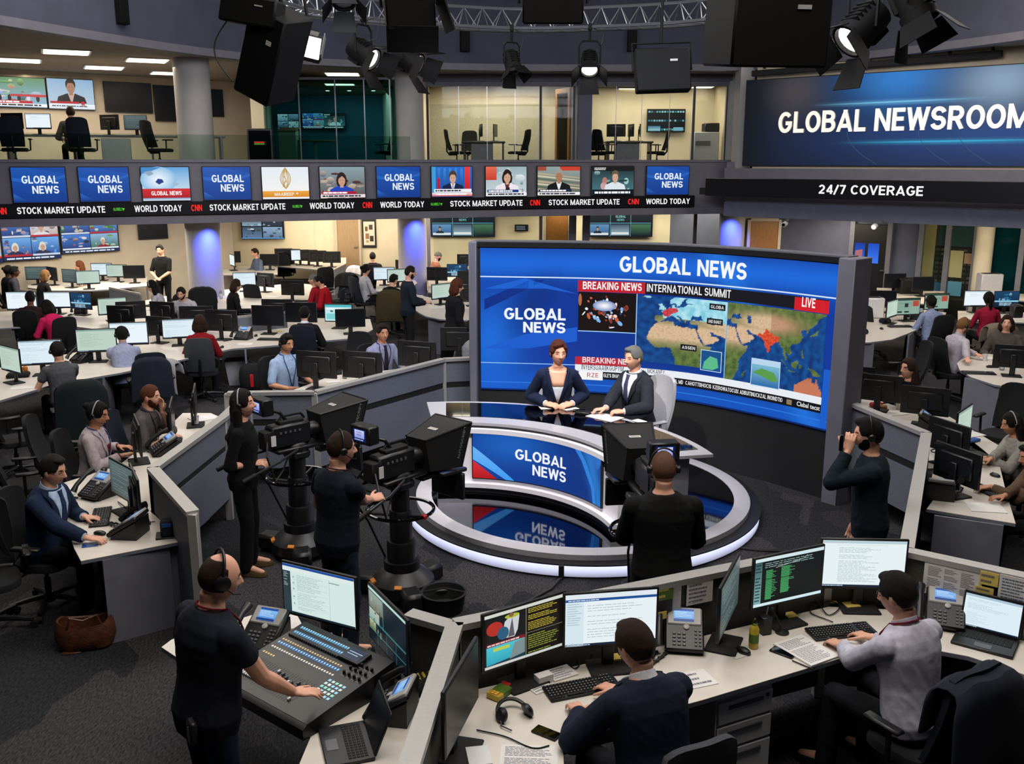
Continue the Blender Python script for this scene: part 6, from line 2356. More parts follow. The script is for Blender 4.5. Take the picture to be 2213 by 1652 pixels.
 def patch(name,m,rows,off,nx=6,parent=t):
  vs=[]
  for h,a0,a1 in rows:
   for i in range(nx+1):
    vs.append(surf(h,a0+(a1-a0)*i/nx,inf+off))
  m_=nx+1
  fs=[(j*m_+i,j*m_+i+1,(j+1)*m_+i+1,(j+1)*m_+i)for j in range(len(rows)-1)for i in range(nx)]
  o=MB().add(vs,fs,m).build(name,parent)
  md=o.modifiers.new('t','SOLIDIFY')
  md.thickness=.006
  md.offset=1
  return o
 if suit:
  lo=.2 if not fem else.16
  if fem:
   patch('shirt_front',cloth(sc),[(lo,-.02,.02),(.28,-.2,.2),(.35,-.28,.28),(.385,-.3,.3)],.004)
  else:
   patch('shirt_front',cloth(sc),[(lo,-.02,.02),(.3,-.2,.2),(.4,-.34,.34),(.47,-.5,.5),(.505,-.8,.8),(.535,-1.0,1.0)],.005)
  for sg in(-1,1):
   patch('lapel',cm,[(lo,sg*.0,sg*.06),(.3,sg*.17,sg*.34),(.4,sg*.32,sg*.66),(.43,sg*.36,sg*.58),(.475,sg*.5,sg*.76),(.505,sg*.8,sg*1.15),(.53,sg*1.0,sg*1.5)],.009,3)
 if tie:
  patch('tie',cloth(tie),[(.19 if suit else.1,-.13,.13),(.3,-.13,.13),(.42,-.1,.1),(.47,-.08,.08),(.505,-.1,.1),(.53,-.22,.22)],.012,3)
 if top=='shirt' and not tie:
  patch('placket',cm,[(-.03,-.07,.07),(.2,-.07,.07),(.48,-.08,.08)],.005,2)
 if 'vneck' in extra:
  patch('neckline','skin_'+skin,[(.375,-.28,.28),(.42,-.34,.34),(.47,-.46,.46),(.5,-.6,.6),(.525,-.8,.8)],.007)
 if 'stripe' in extra:
  for k in range(-5,6):
   patch('stripe',cloth('b8a2aa'),[(-.05,k*.3-.012,k*.3+.012),(.2,k*.3-.012,k*.3+.012),(.46,k*.3-.012,k*.3+.012)],.004,1)
 for L_,colr in(('lanyard','18407e'),('lanyard_red','6a1428'),('lanyard_dark','2a1c30')):
  if L_ in extra:
   pt=[surf(.1,0,inf+.02)]+[surf(h,a,inf+.012)for h,a in((.2,.1),(.3,.2),(.42,.36),(.48,.5))]
   pt2=[surf(h,-a,inf+.012)for h,a in((.48,.5),(.42,.36),(.3,.2),(.2,.1))]+[surf(.1,0,inf+.02)]
   cq,crt,cfw,cup=spine(.54)
   back=[cq+crt*math.sin(a)*.082+cfw*math.cos(a)*.078+cup*(.004-.012*math.cos(a))for a in(1.0,1.5,2.1,2.6,PI,-2.6,-2.1,-1.5,-1.0)]
   MB().tube(pt+back+pt2,.0055,cloth(colr),6).build('lanyard',t)
 if legs:
  tm=cloth(bc)
  lm=MB()
  trunk(lm,-.13,.04 if sit else.0,.009,tm)
  for sg,k in((1,'R'),(-1,'L')):
   lm.cap_(HP[k],KN[k],.092,.066,tm,12)
   lm.tube([KN[k],KN[k].lerp(AN[k],.35),AN[k]-V((0,0,.035))],[.065,.064,.06],tm,12)
   lm.cap_(KN[k],KN[k].lerp(AN[k],.03),.065,.065,tm,12)
  link(fuse(lm,.012 if hero<2 else.010,4,.004,sd+3),'trousers',t,[tm])
  for sg,k in((1,'R'),(-1,'L')):
   sm=MB()
   c0=V((AN[k].x,AN[k].y,AN[k].z-.085))
   dv=V((TO[k].x-AN[k].x,TO[k].y-AN[k].y,0)).normalized()
   lt=V((dv.y,-dv.x,0))
   rings=[]
   for f,w_,h_ in((-.07,.02,.03),(-.06,.034,.07),(-.01,.04,.1),(.06,.044,.075),(.13,.047,.05),(.18,.036,.04),(.2,.015,.025)):
    c=c0+dv*f
    rings.append([c+lt*w_*math.cos(a)+V((0,0,.006+(h_*math.sin(a)if math.sin(a)>0 else 0)))for a in[2*PI*i/14 for i in range(14)]])
   sm.loft(rings,cloth(sole))
   sm.build('shoe',t)
 if 'glasses' in extra:
  mb=MB()
  for sx in(-1,1):
   n=16
   mb.tube([H(sx*.031+.023*math.cos(2*PI*i/n),.094-.006*abs(math.cos(2*PI*i/n))*(math.cos(2*PI*i/n)*sx>0),.01+.016*math.sin(2*PI*i/n))for i in range(n+1)],.0017,'black_plastic',5)
   mb.tube([H(sx*.054,.088,.014),H(sx*.078,.04,.014),H(sx*.08,-.01,.012)],.002,'black_plastic',5)
  mb.tube([H(-.009,.096,.012),H(.009,.096,.012)],.0018,'black_plastic',5)
  mb.build('glasses',t)
 if 'headset' in extra or 'headphones' in extra:
  big='headphones' in extra
  mb=MB()
  mb.tube([H(.092*math.sin(a),-.012,.012+.122*math.cos(a))for a in[rad(-88+176*i/20)for i in range(21)]],.006 if not big else.0085,'black_plastic' if 'pale_band' not in extra else 'light_grey',8)
  hd=mb.build('headset',t)
  for sx in(-1,1):
   r=.028 if not big else.04
   MB().lathe([(r*.7,-.012),(r,-.006),(r,.012),(r*.7,.02),(.001,.02)],'black_plastic',c=H(sx*.086,-.008,.0),rot=HM@Euler((0,sx*PI/2,0)).to_matrix(),n=18).build('ear_cup',hd)
  MB().tube([H(.092,.0,-.015),H(.088,.05,-.05),H(.05,.1,-.062)],.003,'black_plastic',6).build('microphone',hd)
 if 'watch' in extra:
  k='L'
  a,b_=E[k].lerp(W[k],.9),E[k].lerp(W[k],.985)
  MB().tube([a,b_],[.034,.032],'black_plastic',14).build('watch',t)
 if 'beltpack' in extra:
  q=surf(-.02,PI-.5,.03)
  MB().box(q,(.08,.04,.12),'black_plastic',(0,0,-.3),b=.01).build('belt_pack',t)
  MB().box(q+V((.015,-.022,.03)),(.022,.004,.018),'white_plastic').build('pack_label',t)
 if 'phone' in extra:
  MB().box(W['L']+V((.0,.05,.06)),(.012,.03,.12),'black_gloss',(0,.3,0),b=.004).build('phone',t)
 if 'headband' in extra:
  MB().tube([H(.088*math.sin(a),.035,.02+.112*math.cos(a))for a in[rad(-90+180*i/16)for i in range(17)]],.006,'light_grey',6).build('headband',t)
 if 'beanie' in extra:
  MB().ell(HC,(1,1,1),cloth('5a5a50'),HM,28,20,lambda d:hf(d)*(1.2 if d.z>.25-.25*(d.y<0)else.8)).build('hat',t)
 return t
def seated(label,chair_label,px,rz,ck='black',cg=None,cdrop=0,**k):
 r=rad(rz)
 o=person(label,px,r,**k)
 if chair_label:
  b=V((math.sin(r),-math.cos(r),0))*(.02+cdrop)
  c=chair((o.location.x+b.x,o.location.y+b.y,k.get('seat')or 0),r,chair_label,cg,ck)
 return o
def put_mon(kind,u,v,rz,label,big=False,z=.74,group=None,stand='std'):
 q=P(u,v,z+(.335 if big else.29))
 r=rad(rz)
 q=q-V((-math.sin(r),math.cos(r),0))*-.0
 return monitor(kind,(q.x,q.y,z),r,label,group,big,stand)
def item(key,builder,u,v,rz,label,z=.741,group=None,tilt=None):
 q=P(u,v,z)
 return put(key,builder,(q.x,q.y,z),rad(rz),label,group,tilt)
def slip(name,label,u,v,rz,w=.21,h=.297,m='paper',z=.741,txt=0,th=.003,cat='paper',txtc='70707a',group=None,seed=1):
 q=P(u,v,z)
 t=thing(name,label,cat,(q.x,q.y,z),rad(rz),group or('papers on the desks' if cat=='paper' else None))
 MB().box((0,0,th/2),(w,h,th),m).build('sheet',t)
 if txt:
  g=Gfx(w*.84,h*.86)
  g.lines(0,0,w*.84,h*.86,txt,txtc,0,.35,.35,seed)
  g.build('print_lettering',t,fn=lambda x,y,k:V((x-w*.42,y-h*.43,th+.0008)),material=PRINT)
 return t
C0,C1,C2,C3,C4,C5=(-.33,5.1),(1.05,5.71),(2.2,6.22),(2.71,6.17),(3.35,5.72),(4.6,4.8)
partition('grey cloth desk divider behind the front right desks, facing the stage',[C0,C1,C2,C3],1.15,.1,'pin_cloth')
partition('grey cloth desk divider carrying the pinned lists at the right',[C3,C4,C5],1.15,.1,'pin_cloth')
partition('pale capped divider running towards the lens between the mixing desk and the suited man',[C0,(-.5,3.3)],1.15,.1,'pin_cloth')
partition('low divider behind the two monitors of the mixing desk',[(-.62,5.27),C0],1.13,.1,'pin_cloth',posts=False)
p=lambda u,v:P(u,v,.74).xy
desk('front_desk','long white worktop of the suited man and the man in the white shirt',[(-.38,3.0),(-.27,5.03),(1.05,5.62),(2.2,6.13),(2.68,6.08),(3.3,5.64),(4.4,4.82),(3.9,4.3),p(2213,1458),p(2093,1419),p(1990,1400),p(1900,1405),p(1811,1425),p(1520,1513),p(1245,1587),p(1216,1600),(.26,4.1),(.24,3.0)],.74)
desk('mixer_desk','white L-shaped worktop under the mixing desk at the lower left',[(-2.23,5.56),(-2.2,5.66),(-1.75,6.02),(-1.2,5.78),(-.93,5.33),(-.4,5.06),(-.56,3.2),(-1.12,3.2),(-1.09,4.35),(-1.08,4.6),(-1.47,4.87)],.74)
o=desk('drawer_top','short white worktop corner with no things beside the laptop at the far right',[(3.95,4.6),(4.3,4.9),(4.7,4.6),(4.35,4.2)],.738)if 0 else None
a=P(1632,1560,.35)
put('pedestal',pedestal_builder('white_plastic'),(1.27,5.4,0),rad(26),'grey three-drawer pedestal under the desk between the two seated men')
put('pedestal',pedestal_builder(),(3.16,5.42,0),rad(-42),'grey drawer pedestal under the worktop at the right edge, behind the draped jacket')
mxp=[P(615,1347,.90),P(828,1450,.90),P(693,1560,.82),P(500,1462,.82)]
mc=sum(mxp,V((0,0,0)))/4
ux=((mxp[1]-mxp[0])+(mxp[2]-mxp[3])).normalized()
rzm=math.atan2(ux.y,ux.x)
MW,MD=.80,.68
t=thing('mixing_desk','black sound mixing desk with lit buttons, faders and a small screen','mixing desk',(mc.x,mc.y,.741),rzm)
sl=math.atan(.09/MD)
A=Matrix.Rotation(sl,3,'X')
mb=MB()
mb.loft([[V((x,-MD/2,0)),V((x,MD/2,0)),V((x,MD/2,.17)),V((x,-MD/2+.03,.08)),V((x,-MD/2,.06))]for x in(-MW/2,MW/2)],'black_plastic')
mb.build('chassis',t)
def mxs(x,y,k=0):
 return V((-MW/2+x,-MD/2+.03+y*math.cos(sl),.081+y*math.sin(sl)+k))
g=Gfx(MW,MD-.04,'121314')
r_=random.Random(5)
for y,n,c,hh in((.59,22,'58b4e0',.03),(.535,22,'4a9cd8',.03),(.41,24,'3a8ae0',.026)):
 for i in range(n):
  x=.03+i*(.47 if y>.5 else.56)/n
  g.rect(x,y,x+.016,y+hh,c,1,'2a5a90').rect(x+.002,y+hh*.3,x+.013,y+hh*.7,'b4e4f8',2)
for y,n,c in((.45,24,'d8b88a'),(.365,25,'ece0d0'),(.30,5,'e8c070')):
 for i in range(n):
  x=.03+i*.57/25
  g.rect(x,y,x+.013,y+.014,c,1)
for i in range(26):
 x=.035+i*.55/26
 g.rect(x,.06,x+.003,.26,'050505',1)
 for j in range(10):
  g.rect(x+.006,.08+j*.018,x+.01,.082+j*.018,'5a5a58',1)
for i in range(5):
 for j in range(5):
  c=['8ae0c8','9ad0e8','e8f0f0','c8e0d8'][r_.randint(0,3)]
  g.rect(.6+i*.03,.2+j*.03,.62+i*.03,.218+j*.03,c,1)
for i in range(4):
 for j in range(4):
  g.rect(.62+i*.04,.4+j*.035,.65+i*.04,.402+j*.035,'8a8a7a',1)
g.build('control_markings',t,fn=lambda x,y,k:mxs(x,y,.0015+k))
for i in range(24):
 MB().cyl(mxs(.04+i*.02,.5),mxs(.04+i*.02,.5,.016),.006,'black_matte',n=8).build('knob',t)
for i in range(4):
 for j in range(3):
  MB().cyl(mxs(.63+i*.042,.42+j*.05),mxs(.63+i*.042,.42+j*.05,.02),.009,'black_matte',n=10).build('knob',t)
for i in range(26):
 y=.08+.14*abs(math.sin(i*1.7))if i>10 else.1
 MB().box(mxs(.0365+i*.55/26,y,.008),(.012,.024,.014),'white_plastic' if i<11 or i%6==0 else 'grey_plastic',A,b=.003).build('fader',t)
mb=MB()
mb.box(mxs(.575,.555,.012),(.17,.12,.024),'black_plastic',A,b=.005)
s_=mb.build('display_housing',t)
g=Gfx(.13,.095,'22304a')
g.lines(.01,.03,.12,.07,2,'c8d8e8',1,.3)
g.build('display',s_,fn=lambda x,y,k:mxs(.51+x,.508+y,.0255+k))
HB=mc+Matrix.Rotation(rzm,3,'Z')@V((.27,-.16,.16))
HB=P(655,1515,.885)
person('standing man in dark t-shirt with black headphones, hand on the mixing desk',(470,1200),rad(-42),sit=False,s=1.04,lean=9,head=(-16,14,0),top='tee',tc='161a26',bc='16233a',hair='balding',hc='brown',hero=2,extra=('headphones','lanyard_red','beltpack'),hands={'R':HB},elbow={'R':(.3,-.5,-.6)},hand_pose={'R':{'dir':(.95,.28,-.12),'palm':(0,0,-1),'curl':.3}},width=1.1)
put_mon('console',687,1290,-27,'monitor with a white message list behind the mixing desk',True)
put_mon('cctv',834,1362,-60,'monitor with dark camera pictures at the right end of the mixing desk',True)
item('desk_phone',phone_builder,558,1392,-18,'desk phone with lit display beside the standing man at the mixing desk')
item('desk_phone',phone_builder,850,1535,-100,'desk phone seen from its side near the foreground laptop')
slip('paper_stack','white papers behind the mixing desk, left of its monitor',604,1346,25,.25,.3,th=.015)
def laptop(label,u,v,rz,kind,lid=105,z=.741):
 q=P(u,v,z)
 t=thing('laptop',label,'laptop',(q.x,q.y,z),rad(rz))
 MB().box((0,0,.01),(.36,.25,.018),'black_plastic',b=.004).build('base',t)
 mb=MB()
 for r_ in range(5):
  for i in range(14):
   mb.box((-.15+i*.0225,.085-r_*.021,.0205),(.019,.017,.004),'black_matte',b=.001)
 mb.build('key_grid',t)
 MB().box((0,-.075,.0195),(.1,.06,.002),'grey_plastic').build('touchpad',t)
 a=rad(lid)
 d=V((0,-math.cos(a),math.sin(a)))
 n=V((0,-math.sin(a),-math.cos(a)))
 hq=V((0,.12,.02))
 mb=MB()
 mb.T=Matrix.Translation(hq)@Matrix((V((1,0,0)),-n,d)).transposed().to_4x4()
 mb.box((0,.005,.125),(.36,.01,.245),'black_plastic',b=.004)
 lid_=mb.build('lid',t)
 scr(kind,.335,.21).build('screen',lid_,fn=lambda x,y,k:hq+V((x-.1675,0,0))+d*(y+.018)+n*(.0012+k))
 return t
laptop('black laptop in front of the man in the white shirt, white page on screen',2128,1392,-36,'doc2',108)
laptop('open black laptop on the lower left worktop, cut by the bottom edge',748,1612,-72,'off',112)
t=thing('work_gloves','pair of black and yellow work gloves behind the camera-picture monitor','gloves',tuple(P(905,1490,.76)),.4)
for k in range(2):
 mb=MB()
 mb.ell((k*.07,0,.02),(.04,.07,.03),'black_fabric')
 for i in range(4):
  mb.cap_((k*.07-.028+i*.018,.05,.02),(k*.07-.03+i*.02,.11,.03),.011,.009,'yellow_paint' if i%2 else 'black_fabric',7)
 mb.build('glove',t)
put_mon('code',1137,1368,33,'monitor with yellow code and news pictures before the suited man',True)
put_mon('mail',1321,1340,9,'monitor with a white mail window before the suited man',True)
put_mon('off',1003,1505,76,'dark monitor seen edge-on against the pale capped divider',True)
item('keyboard',keyboard_builder,1258,1490,20,'black keyboard under the hands of the suited man')
KB=P(1258,1490,.76)
kr=Matrix.Rotation(rad(20),3,'Z')
seated('seated man in dark suit typing, seen from behind at the front desk','black mesh office chair of the suited man at the front desk',(1375,1350),26,'mesh',None,.04,s=1.05,lean=21,head=(12,18,0),top='suit',tc='11182c',hair='short',hc='brown',hero=2,width=1.08,hz=.56,hands={'L':P(1254,1538,.80),'R':P(1332,1490,.80)},elbow={'L':(-.9,-.3,-.6),'R':(.8,-.5,-.7)},hand_pose={'L':{'dir':(-.3,.95,-.1),'palm':(0,0,-1),'curl':.45},'R':{'dir':(-.75,.65,-.1),'palm':(0,0,-1),'curl':.5}})
item('desk_phone',phone_builder,1462,1395,-8,'desk phone between the suited man and the dark monitor')
put_mon('dim',1580,1292,66,'dark switched-off monitor seen at an angle between the two seated men',True)  # screen is off: its dim reflection is painted as a faintly glowing picture
q=P(1112,1553,.742)
t=thing('headphones','black headphones lying on the desk in front of the suited man','headphones',(q.x,q.y,.742),rad(20))
MB().tube([(.085*math.cos(a),.09*math.sin(a)+.03,.02+.03*math.sin(a))for a in[rad(-5+190*i/18)for i in range(19)]],.011,'black_plastic',8).build('headband',t)
for sx in(-1,1):
 MB().lathe([(.02,-.014),(.042,-.008),(.044,.008),(.03,.02),(.001,.02)],'black_plastic',c=(sx*.075,-.0,.034),rot=(0,sx*PI/2.6,.3),n=18).build('ear_cup',t)
MB().tube([(-.08,.0,.03),(-.1,-.06,.012),(-.06,-.12,.01)],.004,'black_plastic',6).build('microphone',t)
q=P(1181,1586,.742)
t=thing('mobile_phone','black mobile phone beside the headphones of the suited man','phone',(q.x,q.y,.742),rad(55))
MB().box((0,0,.005),(.075,.155,.009),'black_plastic',b=.003).build('case',t)
MB().box((0,0,.0098),(.068,.146,.001),'black_gloss').build('screen',t)
q=P(1692,1412,.742)
t=thing('mobile_phone','black mobile phone beside the script binder of the man in the white shirt','phone',(q.x,q.y,.742),rad(48))
MB().box((0,0,.005),(.075,.155,.009),'black_plastic',b=.003).build('case',t)
MB().box((0,0,.0098),(.068,.146,.001),'black_gloss').build('screen',t)
q=P(1080,1503,.742)
t=thing('snack_box','small green and yellow box with a red flap by the monitor with code','box',(q.x,q.y,.742),rad(-35))
MB().box((0,0,.018),(.09,.13,.036),'green_plastic',b=.004).build('carton',t)
MB().box((0,-.045,.019),(.092,.05,.037),'yellow_paint',b=.004).build('wrapper',t)
MB().box((-.01,.07,.03),(.06,.04,.012),'red_plastic',(rad(20),0,0),b=.003).build('flap',t)
g=Gfx(.05,.04,'8a3a12').rect(.004,.004,.022,.018,'e0b03a').rect(.026,.004,.046,.018,'e0b03a').rect(.004,.022,.022,.036,'e0b03a').rect(.026,.022,.046,.036,'e0b03a')
g.build('print_lettering',t,fn=lambda x,y,k:V((x-.025,y-.065,.0385+k)),material=PRINT)
q=P(1052,1462,.742)
t=thing('paper_holder','tall cream card holder with an orange lip beside the divider','holder',(q.x,q.y,.742),rad(20))
MB().loft([[V((-.045,-.03,0)),V((.045,-.03,0)),V((.045,.03,0)),V((-.045,.03,0))],[V((-.05,-.035,.22)),V((.05,-.035,.22)),V((.05,.04,.25)),V((-.05,.04,.25))]],'paper').build('sleeve',t)
MB().ell((0,0,.235),(.042,.028,.016),'orange_tape').build('lip',t)
MB().box((-.02,-.037,.15),(.012,.006,.04),'grey_plastic',b=.002).build('clip',t)
slip('note_cards','folded white cards between the snack box and the keyboard',1160,1482,35,.13,.17,txt=6,th=.006)
slip('folded_card','upright folded card leaning on the note cards',1175,1474,30,.1,.06,th=.05)
slip('notebook','open white notebook with handwriting behind the keyboard',1212,1457,30,.17,.13,txt=5,th=.01)
slip('sticky_notes','yellow sticky pad on the monitor foot before the suited man',1322,1424,12,.1,.075,'sticky',th=.012,z=.757)
slip('drawing_sheet','white sheet with a pencil floor plan right of the suited man',1498,1470,20,.24,.18,txt=3)
slip('printed_page','printed page at the bottom edge, left of the desk end',1143,1637,-3,.3,.2,txt=14)
slip('white_box_lid','white plastic tray with a dark rim at the bottom edge by the divider',1035,1640,10,.12,.16,'white_plastic',th=.02)
cable('headphone_cable','thin black cable looping over the desk below the headphones',[P(1030,1578,.748),P(1090,1592,.748),P(1135,1612,.748),P(1160,1618,.748),P(1187,1612,.75)],.004)
cable('monitor_cables','tangle of black cables behind the monitors of the suited man',[P(1180,1418,.75),P(1225,1400,.77),P(1252,1430,.75),P(1240,1445,.75),P(1215,1420,.75),P(1262,1396,.76),P(1290,1440,.75)],.004)
cable('monitor_cables','tangle of black cables between the two monitors at the mixing desk',[P(740,1395,.75),P(785,1420,.77),P(800,1400,.76),P(770,1430,.75),P(830,1440,.76),P(812,1410,.78),P(850,1450,.75)],.005)
put_mon('sheet',1706,1250,24,'monitor with green columns before the man in the white shirt',True)
put_mon('doc',1866,1222,-3,'bright monitor with a white page before the man in the white shirt',True)
item('keyboard',keyboard_builder,1818,1368,12,'black keyboard under the hands of the man in the white shirt')
o=seated('seated man in white shirt with red lanyard typing, seen from behind','dark office chair of the man in the white shirt, jacket over it',(1945,1244),30,'navy',None,.05,s=1.05,lean=15,head=(12,16,0),top='shirt',tc='b4b2c2',hair='short',hc='dark',hero=2,width=1.06,hz=.56,hands={'L':P(1822,1396,.79),'R':P(1880,1378,.80)},elbow={'L':(-.9,-.2,-.7),'R':(.6,-.6,-.6)},hand_pose={'L':{'dir':(-.45,.9,-.1),'palm':(0,0,-1),'curl':.45},'R':{'dir':(-.5,.85,-.1),'palm':(0,0,-1),'curl':.5}},extra=('lanyard_red','glasses','watch'))
drape('draped_jacket','dark navy jacket hung over the chair of the man in the white shirt',(o.location.x+.05,o.location.y-.075),rad(30),'navy_fabric',.6,1.1,.78,seed=4)
item('desk_phone',phone_builder,2024,1346,-22,'desk phone below the pinned list at the right')
q=P(1628,1400,.742)
t=thing('spray_bottle','yellow green bottle standing between the dark monitor and the monitor with green columns','bottle',(q.x,q.y,.742))
MB().lathe([(.028,0),(.031,.01),(.031,.13),(.02,.15),(.014,.16)],'yellow_paint',n=18).build('body',t)
MB().lathe([(.016,.155),(.016,.175),(.006,.2),(.001,.205)],'bottle_glass',n=12).build('cap',t)
MB().lathe([(.0315,.04),(.0315,.1)],'green_plastic',n=18).build('wrapper',t)
t=thing('pen_cup','black square pen cup behind the yellow green bottle','cup',tuple(P(1652,1368,.742)),.3)
MB().box((0,0,.06),(.07,.07,.12),'black_plastic',b=.006).build('cup',t)
MB().cyl((.01,.01,.1),(.03,.02,.17),.005,'grey_plastic',n=6).build('pen',t)
item('mouse',mouse_builder,1606,1411,40,'black computer mouse left of the yellow green bottle')
slip('mouse_mat','pale crumpled tissue under the black mouse',1590,1408,30,.14,.16,th=.002)
slip('script_binder','open black binder of printed pages left of the white shirt man\'s keyboard',1742,1408,30,.25,.32,txt=18,th=.012)
slip('sticky_notes','yellow sticky notes on the foot of the monitor with green columns',1708,1330,20,.08,.07,'sticky',th=.006,z=.757)
slip('sticky_notes','yellow sticky notes between the two monitors of the man in the white shirt',1840,1308,10,.1,.08,'sticky',th=.006,z=.757)
slip('sticky_notes','second yellow slip lying left of the bright white-page monitor',1812,1300,-10,.12,.08,'sticky',th=.004,z=.75)
slip('blank_sheet','white sheet under the right hand of the man in the white shirt',1845,1405,10,.22,.2)
t=thing('desk_microphone','small black gooseneck microphone before the monitor with green columns','microphone',tuple(P(1690,1368,.742)),.3)
MB().lathe([(.045,0),(.045,.008),(.01,.02),(.001,.02)],'black_plastic',n=18).build('base',t)
MB().tube([(0,0,.01),(-.02,.02,.08),(-.05,.04,.14)],.006,'black_plastic',6).build('stem',t)
MB().ell((-.055,.044,.15),(.014,.014,.02),'black_matte').build('head',t)
cable('monitor_cables','tangle of black cables behind the keyboard of the man in the white shirt',[P(1720,1330,.75),P(1760,1300,.77),P(1790,1330,.75),P(1815,1312,.76),P(1790,1300,.76),P(1750,1322,.75),P(1800,1345,.75)],.004)
cable('laptop_cable','black cable curling behind the laptop at the right',[P(2118,1350,.75),P(2090,1345,.76),P(2085,1360,.75),P(2120,1372,.75)],.006)
cable('charger_cable','black charging cable of the phone by the script binder',[P(1712,1428,.748),P(1740,1440,.747),P(1757,1446,.747)],.004)
def pin(label,u,v,w,h,m,a,b_,txt=0,txtc='6a6a72',name='pinned_paper',z=None):
 a,b_=V(a),V(b_)
 d=(b_-a).normalized()
 n=V((d.y,-d.x))
 best=None
 for i in range(401):
  s_=-.5+i*.01
  q=a+d*s_+n*.045
  e=abs(project((q.x,q.y,.98))[0]-u)
  if best is None or e<best[0]:
   best=(e,q)
 q=best[1]
 zz=PY(u,v,q.y).z
 t=thing(name,label,'paper',(q.x,q.y,zz),math.atan2(d.y,d.x))
 MB().box((0,0,0),(w,.004,h),m).build('sheet',t)
 if txt:
  g=Gfx(w*.86,h*.86)
  for c in range(3 if w>.25 else 1):
   k=w*.86/(3 if w>.25 else 1)
   g.lines(c*k,0,c*k+k*.85,h*.86,txt,txtc,0,.4,.4,c)
  g.build('print_lettering',t,fn=lambda x,y,k:V((x-w*.43,-.003,y-h*.43)),material=PRINT)
 return t
pin('white handwritten note pinned above the desk phone on the divider',1512,1280,.2,.16,'paper',C1,C2,5)
pin('green and yellow leaflet pinned above the white mail monitor',1430,1283,.17,.1,'green_plastic',C0,C1,2,'d8c860','pinned_leaflet')
pin('yellow leaflet peeping out beside the desk phone of the suited man',1425,1332,.1,.05,'sticky',C0,C1,0,name='pinned_leaflet')
pin('white contact list pinned behind the right desk phone',2056,1262,.36,.22,'paper',C3,C4,16)
pin('upper yellow sticky note pinned right of the white contact list',2132,1252,.11,.09,'sticky',C3,C5,2,name='pinned_note')
pin('lower yellow sticky note pinned right of the white contact list',2126,1280,.11,.07,'sticky',C3,C5,2,name='pinned_note')
pin('printed colour page pinned above the laptop at the right edge',2198,1285,.24,.22,'paper',C3,C5,9,'4a6a80')
L0,L1,L2,L3=(-2.44,6.91),(-3.14,7.99),(-3.03,9.71),(-3.05,10.75)
partition('blue grey divider with pale capping along the left desks beside the woman in black',[L1,L2,L3],1.15,.25,'blue_cloth',gap=(.78,.84))
partition('pale capped end divider beside the desk of the suited man at the left',[L0,L1],1.15,.0,'blue_cloth')
desk('left_desk','white worktop of the suited man and the woman in the white jacket at the left',[p(160,1185),p(175,1213),p(395,1170),(-3.2,8.0),(-3.1,9.7),(-3.1,10.72),p(455,893),p(395,893),(-4.0,10.75),(-4.0,9.3),p(118,1050)],.74,panels=[((-3.2,6.98),(-2.78,7.28))])
put('pedestal_white',pedestal_builder('grey_board'),(-3.02,7.42,0),rad(-58),'grey drawer unit under the near end of the left desk')
item('desk_phone',phone_builder,205,1072,-28,'desk phone with a blue display in front of the suited man at the left')
item('desk_phone',phone_builder,283,1152,-95,'desk phone seen from behind at the near end of the left desk')
put_mon('dim',262,1042,-46,'grey lit monitor facing the suited man at the left',False)
put_mon('off',297,1058,118,'black monitor back beside the grey lit monitor at the left',False)
item('keyboard',keyboard_builder,218,1120,-72,'black keyboard under the hand of the suited man at the left')
item('mouse',mouse_builder,216,1156,-100,'black mouse under the near hand of the suited man at the left')
seated('seated man in navy suit and glasses at the left desk, in profile','dark office chair of the man in the navy suit at the left',(110,987),-96,'black',None,0,s=1.02,lean=12,head=(0,14,0),top='suit',tc='14243e',sc='a8bcd8',tie='1c2c50',hair='short',hc='dark',hero=2,hands={'L':P(182,1117,.79),'R':P(188,1164,.79)},elbow={'R':(.7,-.3,-.7),'L':(-.6,-.3,-.7)},hand_pose={'L':{'dir':(.95,.1,-.12),'palm':(0,0,-1),'curl':.4},'R':{'dir':(.97,.05,-.1),'palm':(0,0,-1),'curl':.3}},extra=('glasses',))
seated('seated woman in pale striped jacket with a headset at the left desk','black office chair of the woman in the pale striped jacket',(208,872),-86,'black',None,0,fem=True,s=1.0,lean=8,head=(-6,12,0),top='suit',tc='b4a6ac',sc='5a1626',hair='bun',hc='black',hero=2,hands={'R':P(262,985,.80),'L':P(258,965,.80)},extra=('glasses','headset','pale_band','stripe','lanyard'),skin='tan')
q=P(352,880,1.05)
seated('seated bearded man in grey shirt resting his cheek on his hand','dark blue office chair of the bearded man in the grey shirt',(322,834),-88,'navy',None,0,s=1.03,lean=14,head=(-4,6,0),top='shirt',tc='4e4a4a',hair='crop',hc='ginger',hero=2,hands={'L':(.02,.26,1.06,1),'R':(.12,.34,.80,1)},elbow={'L':(-.2,.5,-1),'R':(.5,0,-.8)},hand_pose={'L':{'dir':(.0,.1,.98),'palm':(-.5,-.8,0),'curl':.35}},extra=('beard','lanyard_dark'),sleeve=1.15)
for u,v,rz,lab in((302,940,128,'black back of the monitor of the woman in the pale striped jacket'),(375,900,118,'black back of the monitor of the bearded man, nearer one'),(425,868,118,'black back of the monitor beyond the bearded man')):
 put_mon('off',u,v,rz-12,lab,False,group=None)
item('cup',cup_builder(),424,918,0,'white paper cup holder between the bearded man\'s monitors')
slip('paper_stack','white loose papers on the left desk behind the bearded man\'s monitors',440,905,40,.3,.25,th=.01)
item('mouse',mouse_builder,225,1018,20,'black mouse beside the desk phone with the blue display')
slip('writing_pad','white pad in front of the suited man at the left',140,1060,20,.25,.3,txt=0)
slip('blue_cloth','small blue cloth at the near end of the left desk',195,1178,20,.12,.1,'blue_plastic',cat='cloth')
t=thing('desk_fan','small dark blue gadget box at the near corner of the left desk','gadget',tuple(P(362,1158,.742)),.3)
